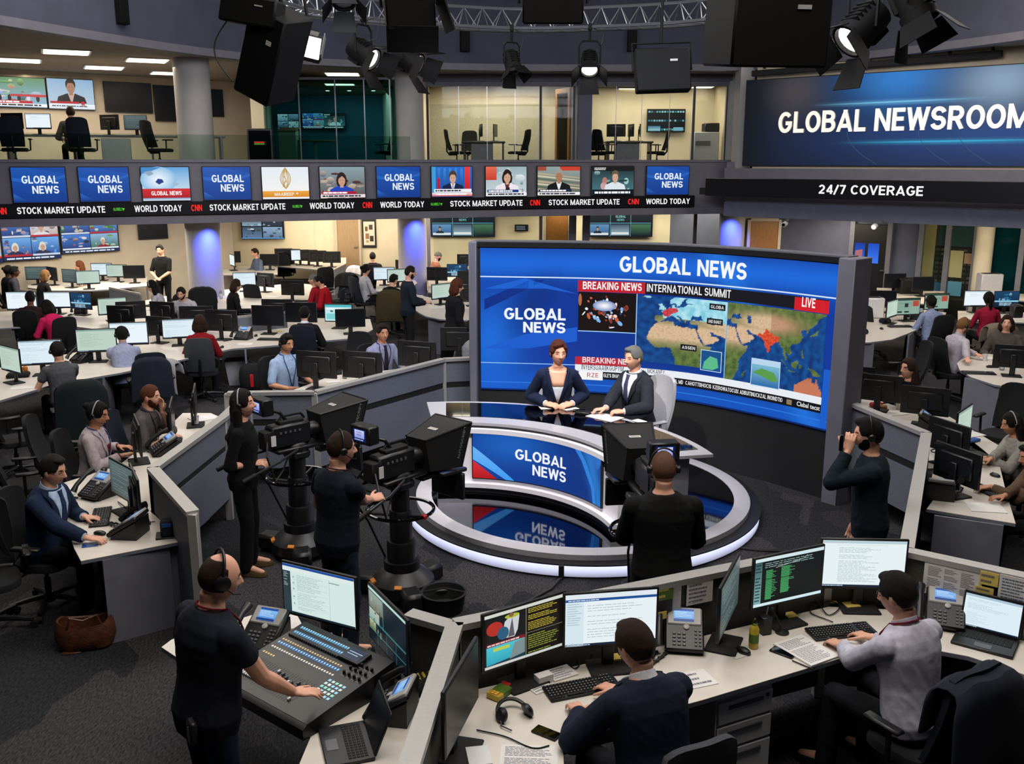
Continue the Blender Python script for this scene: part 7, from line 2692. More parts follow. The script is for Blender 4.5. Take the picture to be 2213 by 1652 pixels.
MB().box((0,0,.07),(.1,.12,.14),'navy_fabric',b=.02).build('body',t)
MB().box((0,-.062,.11),(.07,.006,.03),'blue_plastic').build('display',t)
MB().box((0,0,.006),(.18,.16,.012),'black_plastic',b=.004).build('base',t)
item('desk_phone',phone_builder,352,978,-60,'dark desk phone between the monitors along the left divider')
cable('monitor_cables','black cables under the grey lit monitor at the left',[P(255,1085,.75),P(280,1100,.77),P(300,1088,.75),P(320,1120,.75),P(300,1130,.76),P(335,1128,.75)],.005)
slip('yellow_cup','yellow paper scrap beside the grey lit monitor',268,1072,20,.06,.08,'sticky',th=.04)
q=P(190,1395,0)
t=thing('leather_bag','open brown leather bag on the carpet beside the left desk','bag',(q.x,q.y,0),rad(15))
mb=MB()
n=28
rings=[]
for z,rx,ry in((0,.17,.1),(.02,.2,.12),(.1,.225,.13),(.19,.215,.12),(.23,.2,.11),(.22,.185,.1),(.1,.19,.1),(.03,.15,.08)):
 rings.append([V((rx*math.copysign(abs(math.cos(a))**.7,math.cos(a))+.008*math.sin(a*5),ry*math.copysign(abs(math.sin(a))**.7,math.sin(a)),z+(.025*math.cos(2*a)if z>.15 else 0)))for a in[2*PI*i/n for i in range(n)]])
mb.loft(rings,'brown_leather')
mb.build('body',t)
MB().tube([(-.12,-.1,.2),(-.09,-.12,.3),(.0,-.1,.26),(.1,-.09,.29),(.13,-.08,.2)],.009,'brown_leather',8).build('strap',t)
MB().box((-.1,-.08,.006),(.14,.1,.012),'brown_leather',b=.004).build('sole_flap',t)
MB().lathe([(.014,0),(.014,.006),(.001,.007)],'chrome',c=(.2,-.02,.17),rot=(0,PI/2,0),n=12).build('buckle',t)
chair((-4.25,7.2),rad(-150),'black office chair on the carpet left of the brown bag, arms showing')
person('standing woman in black with a headset at the left studio camera',(522,846),rad(-88),sit=False,fem=True,s=1.0,lean=3,head=(-2,-4,0),top='blouse',tc='0b0b0d',bc='0a0a0c',hair='long',hc='dark',hero=2,sole='4a3a22',hands={'R':P(548,1002,1.06),'L':P(560,955,1.15)},sleeve=1.25,extra=('headset','pale_band'),elbow={'R':(.5,-.5,-.8),'L':(-.6,-.5,-.6)},hand_pose={'R':{'dir':(.97,-.05,.1),'palm':(0,.3,-.9),'curl':.8},'L':{'dir':(.97,.05,.05),'palm':(0,0,-1),'curl':.6}})
person('standing man in navy t-shirt with a headset, hand on the middle camera',(735,936),rad(-42),sit=False,s=1.03,lean=4,head=(-20,6,0),top='tee',tc='0f1522',bc='14202f',hair='crop',hc='brown',hero=2,width=1.05,hands={'R':P(818,1092,1.0),'L':(-.3,.3,.98,1)},extra=('headset','lanyard_dark'),elbow={'R':(.4,-.6,-.8)},hand_pose={'R':{'dir':(.8,.6,.12),'palm':(-.3,.4,-.8),'curl':.9}})
person('bald man in black seen from behind at the right studio camera',(1435,977),rad(2),sit=False,s=1.05,lean=4,head=(0,6,0),top='sweater',tc='08080a',bc='07070a',hair='buzz',hc='stubble',hero=2,width=1.08,hands={'L':(-.17,.4,1.02,1),'R':(.2,.36,1.0,1)},extra=('headset',),elbow={'L':(-.45,-.6,-.8),'R':(.45,-.6,-.8)})
person('bearded man in dark sweater talking on a phone at the right',(1880,907),rad(72),sit=False,s=1.04,lean=4,head=(8,6,0),top='sweater',tc='0e1a24',bc='0b1016',hair='short',hc='black',hero=2,hands={'L':(-.1,.2,1.5,1)},elbow={'L':(-.5,.3,-1),'R':(.7,-.3,-.7)},hand_pose={'L':{'dir':(.15,.1,.95),'palm':(.3,.9,0),'curl':.7}},extra=('beard','phone','headset'))
seated('newsreader, a woman with short brown hair in a navy suit jacket','grey studio chair of the newsreader in navy',(1207,739),180,'studio',None,.06,seat=.2,fem=True,s=1.1,lean=11,head=(12,3,0),top='suit',tc='131c36',sc='d8dcea',hair='pixie',hc='auburn',hero=2,hz=.615,hands={'R':P(1181,873,1.04),'L':P(1235,873,1.04)},elbow={'R':(.5,-.45,-.8),'L':(-.5,-.45,-.8)},hand_pose={'R':{'dir':(.85,-.5,.0),'palm':(.2,.3,-.9),'curl':.75},'L':{'dir':(-.85,-.5,.0),'palm':(-.2,.3,-.9),'curl':.75}},extra=('vneck',))
seated('newsreader, a grey-haired man in a dark suit and tie','grey studio chair of the grey-haired newsreader',(1370,751),122,'studio',None,.06,seat=.2,s=1.07,lean=8,head=(4,4,0),top='suit',tc='20232c',sc='dce0ee',tie='3a3a58',hair='grey',hc='grey',hero=2,hz=.6,skin='light',hands={'R':P(1308,884,1.05),'L':P(1346,890,1.05)},elbow={'R':(.8,-.4,-.5),'L':(-.8,-.3,-.6)},hand_pose={'R':{'dir':(-.95,-.2,-.05),'palm':(0,0,-1),'curl':.4},'L':{'dir':(-.8,.1,.0),'palm':(-.1,.2,-.9),'curl':.8}})
partition('long grey divider curving behind the studio cameras at the rear of the set',[(-3.3,10.8),(-2.3,10.85),(-.93,12.74),(-.44,12.86)],1.15,.22,'blue_cloth',gap=(.74,.82))
partition('blue grey divider right of the video wall behind the man on the phone',[(3.72,10.5),(4.09,9.1)],1.15,.25,'blue_cloth',gap=(.72,.8))
partition('pale capped divider running down to the front desks beside the man on the phone',[(4.09,9.1),(2.73,6.2)],1.15,.0,'blue_cloth')
cable('floor_cable','white cable looping on the carpet by the left divider',[P(418,1142,.008),P(440,1132,.01),P(453,1118,.01),P(452,1108,.012)],.008,'cable_white')
cable('floor_cable','black cable on the carpet between the left cameras',[P(700,1035,.01),P(760,1050,.01),P(830,1072,.01)],.012)
cable('floor_cable','dark cable running from the stage edge to the right front desks',[P(1600,1185,.01),P(1640,1190,.01),P(1690,1192,.01)],.012)
t=thing('cable_box','black cable box with a white lead on the carpet by the middle camera','box',tuple(P(955,1290,0)),.2)
MB().box((0,0,.06),(.3,.2,.12),'black_plastic',b=.02).build('case',t)
MB().tube([(-.1,0,.12),(-.2,.1,.16),(-.35,.2,.08),(-.42,.26,.012)],.008,'cable_white',6).build('lead',t)
t=thing('floor_tub','round black tub on the carpet behind the low divider','tub',tuple(P(960,1318,0)),0)
MB().lathe([(.16,0),(.19,.16),(.2,.17),(.18,.17),(.15,.03),(.001,.03)],'black_matte',n=28).build('shell',t)
MB().tube([(.19,0,.16),(0,.0,.2),(-.19,0,.16)],.008,'black_plastic',6).build('handle',t)
def dpoly(*pts):
 return[P(u,v,.74).xy for u,v in pts]
mat('panel_lilac','8d8c98',.6,scale=8,var=.06)
desk('long_desk','long white desk row of the man in grey and the woman in red',dpoly((-40,878),(118,830),(260,806),(400,776),(500,754),(600,746),(705,736),(775,730),(806,712),(800,690),(700,688),(500,690),(330,726),(200,754),(100,775),(-40,803)),group=None,panels=[(P(225,812,.74).xy,P(240,790,.74).xy),(P(532,752,.74).xy,P(532,730,.74).xy),(P(770,728,.74).xy,P(790,712,.74).xy)])
desk('long_desk','white desk row of the woman in pink, left of the set',dpoly((-40,712),(130,702),(258,718),(300,712),(365,709),(360,640),(290,655),(120,668),(-40,676)),panels=[(P(300,711,.74).xy,P(363,708,.74).xy)])
desk('long_desk','white desk under the bright video wall at the far left',dpoly((60,622),(110,628),(195,628),(250,624),(318,618),(318,597),(220,603),(110,612),(60,616)),panels=[(P(318,616,.74).xy,P(318,598,.74).xy)])
desk('long_desk','white desk between the man in white and the man in red, mid left',dpoly((470,668),(560,666),(630,660),(705,653),(705,618),(640,612),(540,621),(470,628)))
desk('back_desk','white desk end with a pale side panel before the tan door',dpoly((600,576),(640,579),(700,584),(722,583),(748,570),(748,557),(700,555),(600,556)),panels=[(P(690,583,.74).xy,P(722,583,.74).xy),(P(722,583,.74).xy,P(747,570,.74).xy)])
desk('back_desk','dark white-topped desk of the man in grey blue by the left column',dpoly((480,594),(600,593),(600,575),(480,576)))
desk('round_end_desk','rounded white desk end between the standing man and woman',dpoly((818,640),(890,664),(905,676),(920,684),(950,690),(1000,692),(1034,692),(1034,655),(960,650),(860,628)),panels=[(P(925,684,.74).xy,P(975,691,.74).xy)])
desk('back_desk','white desk behind the standing bearded man by the middle column',dpoly((812,630),(880,628),(902,612),(884,590),(815,598)))
desk('back_desk','white desk behind the standing woman beside the video wall edge',dpoly((925,632),(1034,642),(1034,598),(925,600)))
desk('back_desk','white desk below the black glass door at the right',dpoly((1895,650),(2040,660),(2040,630),(1895,622)))
desk('back_desk','white desk below the teal glass room at the right',dpoly((2088,644),(2215,650),(2215,634),(2088,629)))
desk('back_desk','white desk with papers beside the middle blue-lit column',dpoly((1000,584),(1036,586),(1036,576),(1005,576)),panels=[(P(1003,583,.74).xy,P(1034,585,.74).xy)])
desk('rear_desk','white desk of the two men in blue and lavender shirts behind the long grey divider',[(-3.4,10.95),(-2.3,11.0),(-1.0,12.85),(-.5,12.98),(-.6,14.2),(-1.6,14.0),(-2.6,13.5),(-3.0,12.5),(-3.5,12.2)],.74)
desk('curved_desk','curved white desk with a pale cabinet below, right of the video wall',dpoly((1822,742),(1880,740),(1928,734),(1962,721),(1992,708),(2035,699),(2045,676),(1985,668),(1905,666),(1840,680),(1822,690)),panels=[(P(1835,741,.74).xy,P(1890,739,.74).xy),(P(1966,722,.74).xy,P(1984,708,.74).xy)])
desk('curved_desk','rounded white desk of the bearded man in the white shirt at the right edge',dpoly((2068,786),(2074,800),(2098,815),(2150,832),(2225,842),(2225,772),(2130,765),(2082,772)),panels=[(P(2085,812,.74).xy,P(2160,833,.74).xy)])
desk('long_desk','white desk with two bright monitors at the far right',dpoly((2070,692),(2225,698),(2225,676),(2070,672)))
desk('long_desk','white worktop of the laughing woman behind the right blue grey divider',[(3.85,10.5),(4.2,9.2),(5.3,9.7),(5.3,11.2),(4.85,11.75),(4.6,12.4),(3.9,12.4)],.74)
desk('right_desk','white desk of the two women at the right edge beside the pale divider',[P(1987,1098,.74).xy,P(2195,1132,.74).xy,(4.62,8.5),(5.0,9.4),(5.08,10.1),P(2030,912,.74).xy,(4.17,9.05),(3.62,7.95)],.74,panels=[(P(2020,1108,.74).xy,P(2170,1130,.74).xy)])
for u0,v0,u1,v1,h,lab in((238,640,305,655,1.1,'low pale glass-topped divider by the woman with the headband'),(186,735,250,722,1.05,'small pale divider behind the two bright monitors at the left'),(505,702,620,690,1.05,'grey divider behind the black monitors of the long desk')):
 partition(lab,[P(u0,v0,.9).xy,P(u1,v1,.9).xy],h,.74,'blue_cloth',posts=False,capw=.03,th=.04)
structure('column_booth',MB().box((P(379,560,1).x,P(379,560,1).y+6.2,1.2),(.5,.3,2.4),'black_matte'))if 0 else None
for kind,u,v,rz,lab,big in[('docg',20,778,-38,'pale green monitor cut by the left edge',True),('doc2',87,763,14,'bright monitor before the man in the grey t-shirt',True),('docg',208,737,12,'cream green monitor left of the man in the light blue shirt',True),('white',278,722,10,'bright white monitor before the man in the light blue shirt',True),('doc2',386,711,16,'bright monitor beside the woman in red',False),('off',345,705,160,'black monitor back left of the woman in red',False),('off',578,683,-6,'wide black monitor left of the man with his back to us on the long desk',True),('off',650,676,-4,'wide black monitor just before the man with his back to us on the long desk',True),('cyan',731,677,-6,'bright turquoise monitor on the long desk',False),('off',757,688,12,'black monitor in front of the turquoise one',False),('off',600,668,176,'black monitor back behind the long desk, left one',True),('off',480,693,170,'black monitor back right of the woman in red',True),('white',46,651,4,'bright monitor before the person in dark red at the far left',True),('white',123,649,3,'bright white monitor before the woman in pink',False),('blueui',174,651,-20,'dark blue lit screen right of the woman in pink',False),('off',262,680,172,'black monitor back at the end of the woman in pink\'s desk',False),('off',283,670,200,'second black monitor back at the end of the woman in pink\'s desk',False),('docg',243,662,30,'pale slim monitor by the glass-topped divider',False),('off',352,671,165,'black monitor back in front of the man in the white shirt, left one',False),('off',425,684,184,'black monitor back in front of the man in the white shirt, right one',True),('dim',78,591,6,'grey blue monitor with three icons under the video wall',False),('off',111,592,-40,'black monitor beside the grey blue one under the video wall',False),('dim',150,597,-24,'dim grey monitor before the red-blonde woman',False),('docg',190,600,20,'pale green monitor right of the red-blonde woman',False),('doc2',219,583,6,'bright monitor under the inner end of the video wall',False),('docg',252,586,0,'pale green monitor under the inner end of the video wall',False),('off',289,588,10,'black monitor left of the man standing at the wall',False),('doc2',528,604,12,'bright monitor before the dark-haired woman mid left',False),('off',500,556,20,'black monitor beside the left column',False),('doc',501,563,-60,'slim bright monitor seen at an angle by the left column',False),('off',613,549,190,'black monitor first of the row before the tan door',False),('off',632,550,170,'black monitor second of the row before the tan door',False),('white',648,552,10,'pale monitor in the row before the tan door',False),('off',668,552,175,'black monitor fourth of the row before the tan door',False),('off',686,554,185,'black monitor fifth of the row before the tan door',False),('off',717,556,180,'black monitor at the right end of the row before the tan door',False),('off',582,562,4,'black monitor right of the man in grey blue',False),('off',575,605,150,'black monitor back mid left behind the bright one',False),('off',633,622,172,'tall black monitor back beside the man in red',False),('doc2',830,592,6,'bright monitor right of the standing dark figure by the middle column',False),('docg',860,596,18,'yellow green monitor left of the standing bearded man',False),('off',876,575,175,'black monitor behind the standing bearded man',False),('off',945,592,170,'grey-sided black monitor beside the man in the beanie',False),('blueui',988,585,4,'dark blue monitor above the standing woman',False),('docg',955,630,40,'greenish monitor left of the standing woman',False),('off',1012,600,186,'black monitor back by the left edge of the video wall, upper one',False),('off',1020,632,190,'black monitor back by the left edge of the video wall, lower one',False),('off',1008,562,180,'slim black monitor behind the downstairs glass, left one',False),('off',1026,562,185,'slim black monitor behind the downstairs glass, right one',False),('off',685,788,166,'black monitor back facing the man in the light blue short-sleeved shirt',True),('off',784,789,163,'black monitor back between the men in blue and lavender shirts',True),('off',902,765,164,'black monitor back right of the smiling man in lavender',True),('off',993,733,178,'black monitor back against the left edge of the video wall',True),('docg',1929,668,48,'pale green monitor at an angle right of the video wall',False),('greenui',1963,663,12,'green grey monitor left of the man in the light blue shirt at the right',False),('greenui',2025,652,8,'green grey monitor right of the man in the light blue shirt at the right',False),('white',2111,646,2,'bright white monitor before the woman in crimson',False),('blueui',2176,647,3,'blue picture monitor right of the woman in crimson',False),('off',1908,646,-10,'white-sided black monitor on the curved right desk',False),('off',1935,607,5,'wide black monitor below the black glass door, left one',False),('off',1996,614,5,'wide black monitor below the black glass door, right one',False),('off',1900,838,150,'black monitor back before the laughing woman, left one',False),('off',2000,866,152,'black monitor back before the laughing woman, right one',False),('off',1842,818,158,'black monitor back behind the right edge of the video wall',False),('docg',2086,915,50,'pale green lit monitor before the woman with the headset at the right',False),('off',2053,945,112,'black monitor seen edge-on along the right divider, upper one',False),('off',2072,1005,112,'black monitor seen edge-on along the right divider, lower one',False),('off',2190,770,160,'black monitor back on the rounded desk at the right edge',False)]:
 put_mon(kind,u,v,rz,lab,big)
def sp(px,rz,label,ch=None,ck='black',**k):
 k.setdefault('hands',None)
 return seated('seated '+label,ch,px,rz,ck,'office chairs of the newsroom' if 0 else None,0,**k)
sp((122,741),38,'man in grey t-shirt with a headset, back turned, at the left',None,top='tee',tc='4a4b50',hair='short',hc='dark',extra=('headset','glasses'),lean=14,hero=1,hands={'L':P(88,822,.8),'R':P(130,812,.8)})
sp((262,708),22,'man in light blue shirt leaning towards his bright monitors',None,top='shirt',tc='8d92ae',hair='short',hc='black',lean=30,hero=1,extra=('headset',),hands={'L':P(245,765,.8),'R':P(290,760,.8)})
sp((431,683),12,'woman in red sweater with brown hair, back turned','black mesh chair of the woman in the red sweater','mesh',fem=True,top='sweater',tc='7a0e16',hair='bob',hc='brown',lean=12,hero=1)
o=sp((618,724),-128,'man in light blue short-sleeved shirt with a blue lanyard','black office chair of the man with the blue lanyard',top='shirt',tc='93a8c6',hair='short',hc='black',skin='tan',lean=5,hero=2,sleeve=.85,extra=('headset','lanyard'),s=1.05,head=(0,8,0))
sp((826,702),-140,'smiling man in lavender shirt and dark tie behind the long divider','dark office chair of the smiling man in lavender',top='shirt',tc='8488a8',tie='1c1c26',hair='short',hc='dark',lean=10,hero=2,sleeve=1.5,extra=('watch','lanyard_dark'),s=1.05,head=(-10,4,0),skin='tan')
sp((657,664),4,'dark-haired man on the long desk, only back of head and white collar visible','black office chair of the man with his back to us on the long desk','navy',top='suit',tc='101218',hair='short',hc='black',hero=1,lean=6)
sp((64,631),8,'person in dark red top before the bright monitor at the far left','black chair of the person in dark red at the far left',top='sweater',tc='2a1218',hair='short',hc='black',skin='brown',lean=10)
sp((101,650),52,'woman in bright pink sweater bent over the desk','black chair of the woman in bright pink',fem=True,top='sweater',tc='c01858',hair='bob',hc='black',lean=26,head=(0,20,0))
sp((328,607),96,'long-haired woman with a pale headband and white top','black chair of the woman with the pale headband',fem=True,top='blouse',tc='a4a4ae',hair='long',hc='black',lean=16,head=(0,12,0),extra=('headband',))
sp((391,622),178,'man in white jacket leaning forward towards us',None,top='jacket',tc='a8a6ae',hair='short',hc='dark',lean=24,head=(0,16,0),hero=1,extra=('beard',))
sp((509,605),-62,'dark-haired woman in black at the middle left, in profile',None,fem=True,top='blouse',tc='0c0c10',hair='bob',hc='brown',lean=12,head=(0,8,0),hero=1)
sp((551,538),130,'man in grey blue jumper near the left column, facing left',None,top='sweater',tc='5a667c',hair='short',hc='brown',lean=10,head=(0,10,0))
sp((690,597),92,'man in red sweater and glasses working at the middle left','black chair of the man in the red sweater',top='sweater',tc='a00c1c',hair='short',hc='black',lean=18,head=(0,14,0),extra=('glasses',),hero=1)
sp((677,594),80,'second person in red beside the man in the red sweater',None,top='sweater',tc='8c1420',hair='crop',hc='grey',lean=14)
sp((790,573),-50,'woman with white sleeves in a black chair near the middle column','black chair of the woman with white sleeves','navy',fem=True,top='blouse',tc='b0b0b8',hair='bun',hc='black',lean=4)
sp((805,546),6,'dark figure with short hair, back turned, before the framed poster','black chair of the dark figure before the framed poster',top='sweater',tc='10121a',hair='crop',hc='dark',lean=2)
sp((850,594),-34,'dark-haired person in black before the yellow green monitor',None,top='sweater',tc='0c0d12',hair='short',hc='black',lean=16,head=(0,14,0))
sp((946,546),-62,'man in a grey beanie and tan top beside the middle column',None,top='sweater',tc='8a5a3c',hair='',hc='dark',lean=14,head=(0,14,0),extra=('beanie','beard'))
sp((1018,694),-30,'person with dark hair half hidden by the left edge of the video wall',None,top='shirt',tc='8a8a92',hair='short',hc='black',lean=8)
sp((30,577),-62,'dark-skinned person in a grey hood at the far left desk','black chair of the person in the grey hood',top='sweater',tc='2e2e38',hair='short',hc='black',skin='dark',lean=12)
sp((17,575),-40,'dark-haired person beside the grey hood at the far left',None,top='sweater',tc='141418',hair='bun',hc='black',skin='dark',lean=8)
sp((97,585),-40,'blonde person in black, back turned, below the video wall',None,fem=True,top='blouse',tc='0b0b0e',hair='bob',hc='blond',lean=18)
sp((171,565),112,'red-blonde woman facing left below the video wall',None,fem=True,top='blouse',tc='9a8678',hair='bob',hc='ginger',lean=10)
person('man in black standing with folded hands at the beige wall',(345,530),rad(172),sit=False,s=1.03,lean=2,head=(10,10,6),top='tee',tc='0c0c0e',bc='0a0a0c',hair='short',hc='black',hero=1,sleeve=.8,hands={'R':(.05,.24,.98,1),'L':(-.03,.25,.96,1)},elbow={'R':(.8,-.2,-.5),'L':(-.8,-.2,-.5)})
person('bearded man in dark vest standing behind the long desk, facing right',(886,576),rad(-72),sit=False,s=1.04,lean=4,head=(0,8,0),top='jacket',tc='141c28',bc='121214',hair='crop',hc='dark',hero=1,extra=('beard',),hands={'R':(.1,.32,1.06,1),'L':(-.1,.34,1.06,1)})
person('woman with auburn hair in a black coat standing left of the video wall',(987,604),rad(-64),sit=False,fem=True,s=1.04,lean=3,head=(0,10,0),top='suit',tc='0a0b10',bc='0d0f16',hair='bob',hc='auburn',hero=1)
sp((2013,640),16,'man in light blue shirt, back turned, right of the video wall','black office chair of the man in light blue at the right',top='shirt',tc='7d88a8',hair='short',hc='black',skin='dark',lean=10,hero=1)
sp((2138,633),-6,'woman in crimson top with dark tied hair, back turned',None,fem=True,top='blouse',tc='8a1030',hair='pony',hc='black',skin='dark',lean=6,hero=1)
sp((2083,689),-74,'bearded man in white shirt writing at the rounded right desk','black office chair of the bearded man in the white shirt',top='shirt',tc='a8a0aa',hair='short',hc='blond',lean=14,head=(0,16,0),hero=2,extra=('beard','headset'),hands={'R':P(2092,782,.8),'L':P(2118,770,.8)})
sp((2178,683),150,'brown-haired man in grey jacket looking our way at the right edge',None,top='jacket',tc='4a443e',hair='bob',hc='brown',lean=8,hero=1)
sp((1966,777),112,'laughing curly-haired woman with glasses, hand at her chin',None,fem=True,top='blouse',tc='0c0b0e',hair='curly',hc='brown',lean=10,hero=2,extra=('glasses',),hands={'L':(-.02,.24,1.0,1)},hand_pose={'L':{'dir':(-.1,0,1),'palm':(.9,.2,0),'curl':.4}})
sp((2190,894),88,'long-haired woman with a headset in a pale cardigan at the right edge','black chair of the woman in the pale cardigan',fem=True,top='jacket',tc='8c8880',hair='long',hc='dark',lean=16,head=(0,14,0),hero=2,extra=('headset','pale_band'),skin='tan',s=.93,hands={'L':P(2128,990,.8),'R':P(2135,998,.8)},hand_pose={'L':{'dir':(-.95,0,-.1),'palm':(0,0,-1),'curl':.4},'R':{'dir':(-.95,0,-.1),'palm':(0,0,-1),'curl':.4}})
sp((2232,962),84,'person in brown sweater typing, cut by the right edge',None,top='sweater',tc='5a4638',hair='short',hc='black',skin='tan',lean=14,head=(0,16,0),hero=2,s=.93,hands={'L':P(2140,1052,.8),'R':P(2165,1078,.8)},hand_pose={'L':{'dir':(-.95,0,-.1),'palm':(0,0,-1),'curl':.3},'R':{'dir':(-.95,0,-.1),'palm':(0,0,-1),'curl':.3}})
sp((1682,536),-60,'dark-haired person seen above the video wall beside the wooden door',None,top='sweater',tc='3a2420',hair='crop',hc='black',lean=4)
def free_chair(u,v,rz,lab,kind='black',z=.75):
 q=P(u,v,z)
 return chair((q.x,q.y),rad(rz),lab,None,kind)
o=free_chair(325,805,24,'chair under the dark jacket behind the man in the light blue shirt','navy')
drape('draped_jacket','dark navy jacket over the chair behind the man in light blue',o.location,rad(24),'navy_fabric',.52,1.06,.62,seed=2)
o=free_chair(170,868,30,'chair under the long dark green coat behind the man in grey')
drape('draped_coat','long dark green coat over the chair behind the man in grey',o.location,rad(30),cloth('141c1c'),.6,1.12,.85,'coat',5)
q=P(390,800,.6)
drape('draped_scarf','pale grey garment hanging beside the dark jacket at the left',(q.x,q.y),rad(-20),cloth('8e8e90'),.4,.85,.5,'garment',7)
o=free_chair(437,650,20,'chair under the black coat in front of the left column')
drape('draped_coat','black coat over the chair in front of the left column',o.location,rad(20),'black_fabric',.58,1.12,.7,'coat',3)
o=free_chair(612,572,10,'chair under the wide black coat before the tan door')
drape('draped_coat','wide black coat over a chair before the tan door',o.location,rad(190),'black_fabric',.6,1.12,.65,'coat',8)
o=free_chair(735,625,150,'black chair with a dark coat right of the man in the red sweater','navy')
drape('draped_coat','dark coat over the chair right of the man in red',o.location,rad(150),'black_fabric',.6,1.15,.8,'coat',11)
q=P(762,606,.6)
drape('draped_shirt','white garment hung over a chair back before the middle column',(q.x,q.y),rad(180),'paper',.42,.98,.5,'garment',12)
o=free_chair(845,655,4,'chair under the olive coat left of the standing bearded man')
drape('draped_coat','olive brown coat over the chair left of the standing bearded man',o.location,rad(4),cloth('3a321e'),.56,1.1,.7,'coat',13)
o=free_chair(2135,735,10,'chair under the beige coat behind the woman in crimson')
drape('draped_coat','beige coat over the chair behind the woman in crimson',o.location,rad(10),cloth('6e6258'),.58,1.12,.75,'coat',14)
o=free_chair(2175,890,130,'black chair below the rounded desk at the right edge')
for u,v,rz,lab in((760,765,160,'black mesh chair pushed under the rounded end of the long desk'),(45,990,-60,'black office chair in the dark at the left edge, upper one'),(130,955,-80,'black office chair left of the woman in the pale striped jacket'),(25,900,-50,'black office chair with a coat at the left edge below the long desk'),(255,660,150,'black chair between the woman in pink and the glass-topped divider'),(2150,610,170,'pale grey-backed chair below the teal glass room'),(1960,780,90,'black chair behind the curved right desk'),(965,760,30,'black chair by the left edge of the video wall'),(700,600,20,'black chair behind the man in the red sweater'),(560,640,-20,'black chair mid left among the white desks'),(950,520,20,'chair with a brown jacket behind the downstairs glass, left'),(1105,528,10,'dark chair behind the downstairs glass, above the video wall'),(1344,522,-10,'dark chair behind the downstairs glass under the right wide screen'),(1435,528,0,'dark chair behind the downstairs glass, right end'),(1885,690,-60,'black chair tucked behind the video wall at the right')):
 free_chair(u,v,rz,lab)
for u,v,rz,lab in((172,782,-30,'desk phone beside the bright monitor of the man in grey'),(521,733,-12,'desk phone with a blue display on the long desk'),(170,678,20,'desk phone on the desk of the woman in pink'),(2010,930,60,'desk phone among cables beside the right divider'),(2040,1075,160,'desk phone at the near end of the right desk'),(1975,690,-20,'desk phone on the curved right desk')):
 item('desk_phone',phone_builder,u,v,rz,lab)
for u,v,rz,lab in((585,735,-6,'keyboard before the wide black monitor on the long desk'),(2118,985,105,'black keyboard of the woman in the pale cardigan'),(2138,1065,105,'black keyboard of the person in brown at the right edge'),(330,660,80,'keyboard of the woman with the headband'),(660,652,4,'keyboard of the man in the red sweater'),(2115,808,-10,'black keyboard-like case on the rounded right desk'),(1945,707,5,'keyboard on the curved right desk')):
 item('keyboard',keyboard_builder,u,v,rz,lab)
for u,v,rz,lab in((553,727,0,'mouse beside the desk phone on the long desk'),(2150,1030,30,'mouse of the person in brown at the right edge'),(1905,712,0,'mouse on the curved right desk'),(480,752,0,'mouse right of the woman in red')):
 item('mouse',mouse_builder,u,v,rz,lab)
k=0
for u,v,rz,w,h,lab in((50,838,20,.3,.22,'loose white paper at the left edge of the long desk'),(95,812,-10,.25,.2,'white newspaper under the arm of the man in grey'),(212,770,10,.12,.16,'small white calendar card on the long desk'),(345,742,20,.2,.16,'white card holder by the bright monitor beside the woman in red'),(604,716,10,.1,.1,'yellow note on the long desk'),(530,744,5,.25,.2,'white sheet beside the keyboard on the long desk'),(100,688,10,.3,.22,'white papers on the desk of the woman in pink'),(250,685,0,.3,.2,'papers at the end of the desk of the woman in pink'),(235,614,20,.5,.3,'white paper pile on the desk under the video wall'),(150,616,0,.3,.22,'white sheets before the red-blonde woman'),(298,608,10,.3,.2,'white sheets left of the man standing at the wall'),(500,650,10,.3,.25,'white papers on the middle left desk'),(590,642,-20,.35,.25,'white papers between the black monitor and the man in red'),(690,640,0,.3,.22,'white papers under the hands of the man in red'),(700,560,0,.4,.3,'white papers on the desk end before the tan door'),(940,665,20,.3,.22,'white sheet on the rounded desk end'),(905,640,20,.2,.18,'pale blue sheet on the rounded desk by the standing bearded man'),(1020,581,0,.3,.2,'white sheets on the desk beside the middle column'),(1860,715,10,.3,.22,'white sheet on the curved right desk'),(1935,700,-20,.25,.2,'white crumpled paper on the curved right desk'),(2135,775,10,.25,.2,'white sheets before the bearded man in the white shirt'),(2180,790,10,.25,.2,'open magazine at the right edge of the rounded desk'),(2130,1098,-10,.3,.24,'open white notebook at the near end of the right desk'),(2105,940,20,.2,.16,'white sheets before the pale green lit monitor'),(2075,1000,20,.2,.16,'white papers among the cables of the right desk'),(1932,894,20,.3,.2,'white papers before the laughing woman'),(720,826,20,.2,.12,'white papers behind the long grey divider'),(800,812,20,.2,.14,'white notes between the men in blue and lavender'),(2200,690,0,.3,.2,'white papers below the blue picture monitor')):
 slip('loose_papers',lab,u,v,rz,w,h,'sticky' if 'yellow' in lab else 'paper',th=.02 if 'pile' in lab else.006)
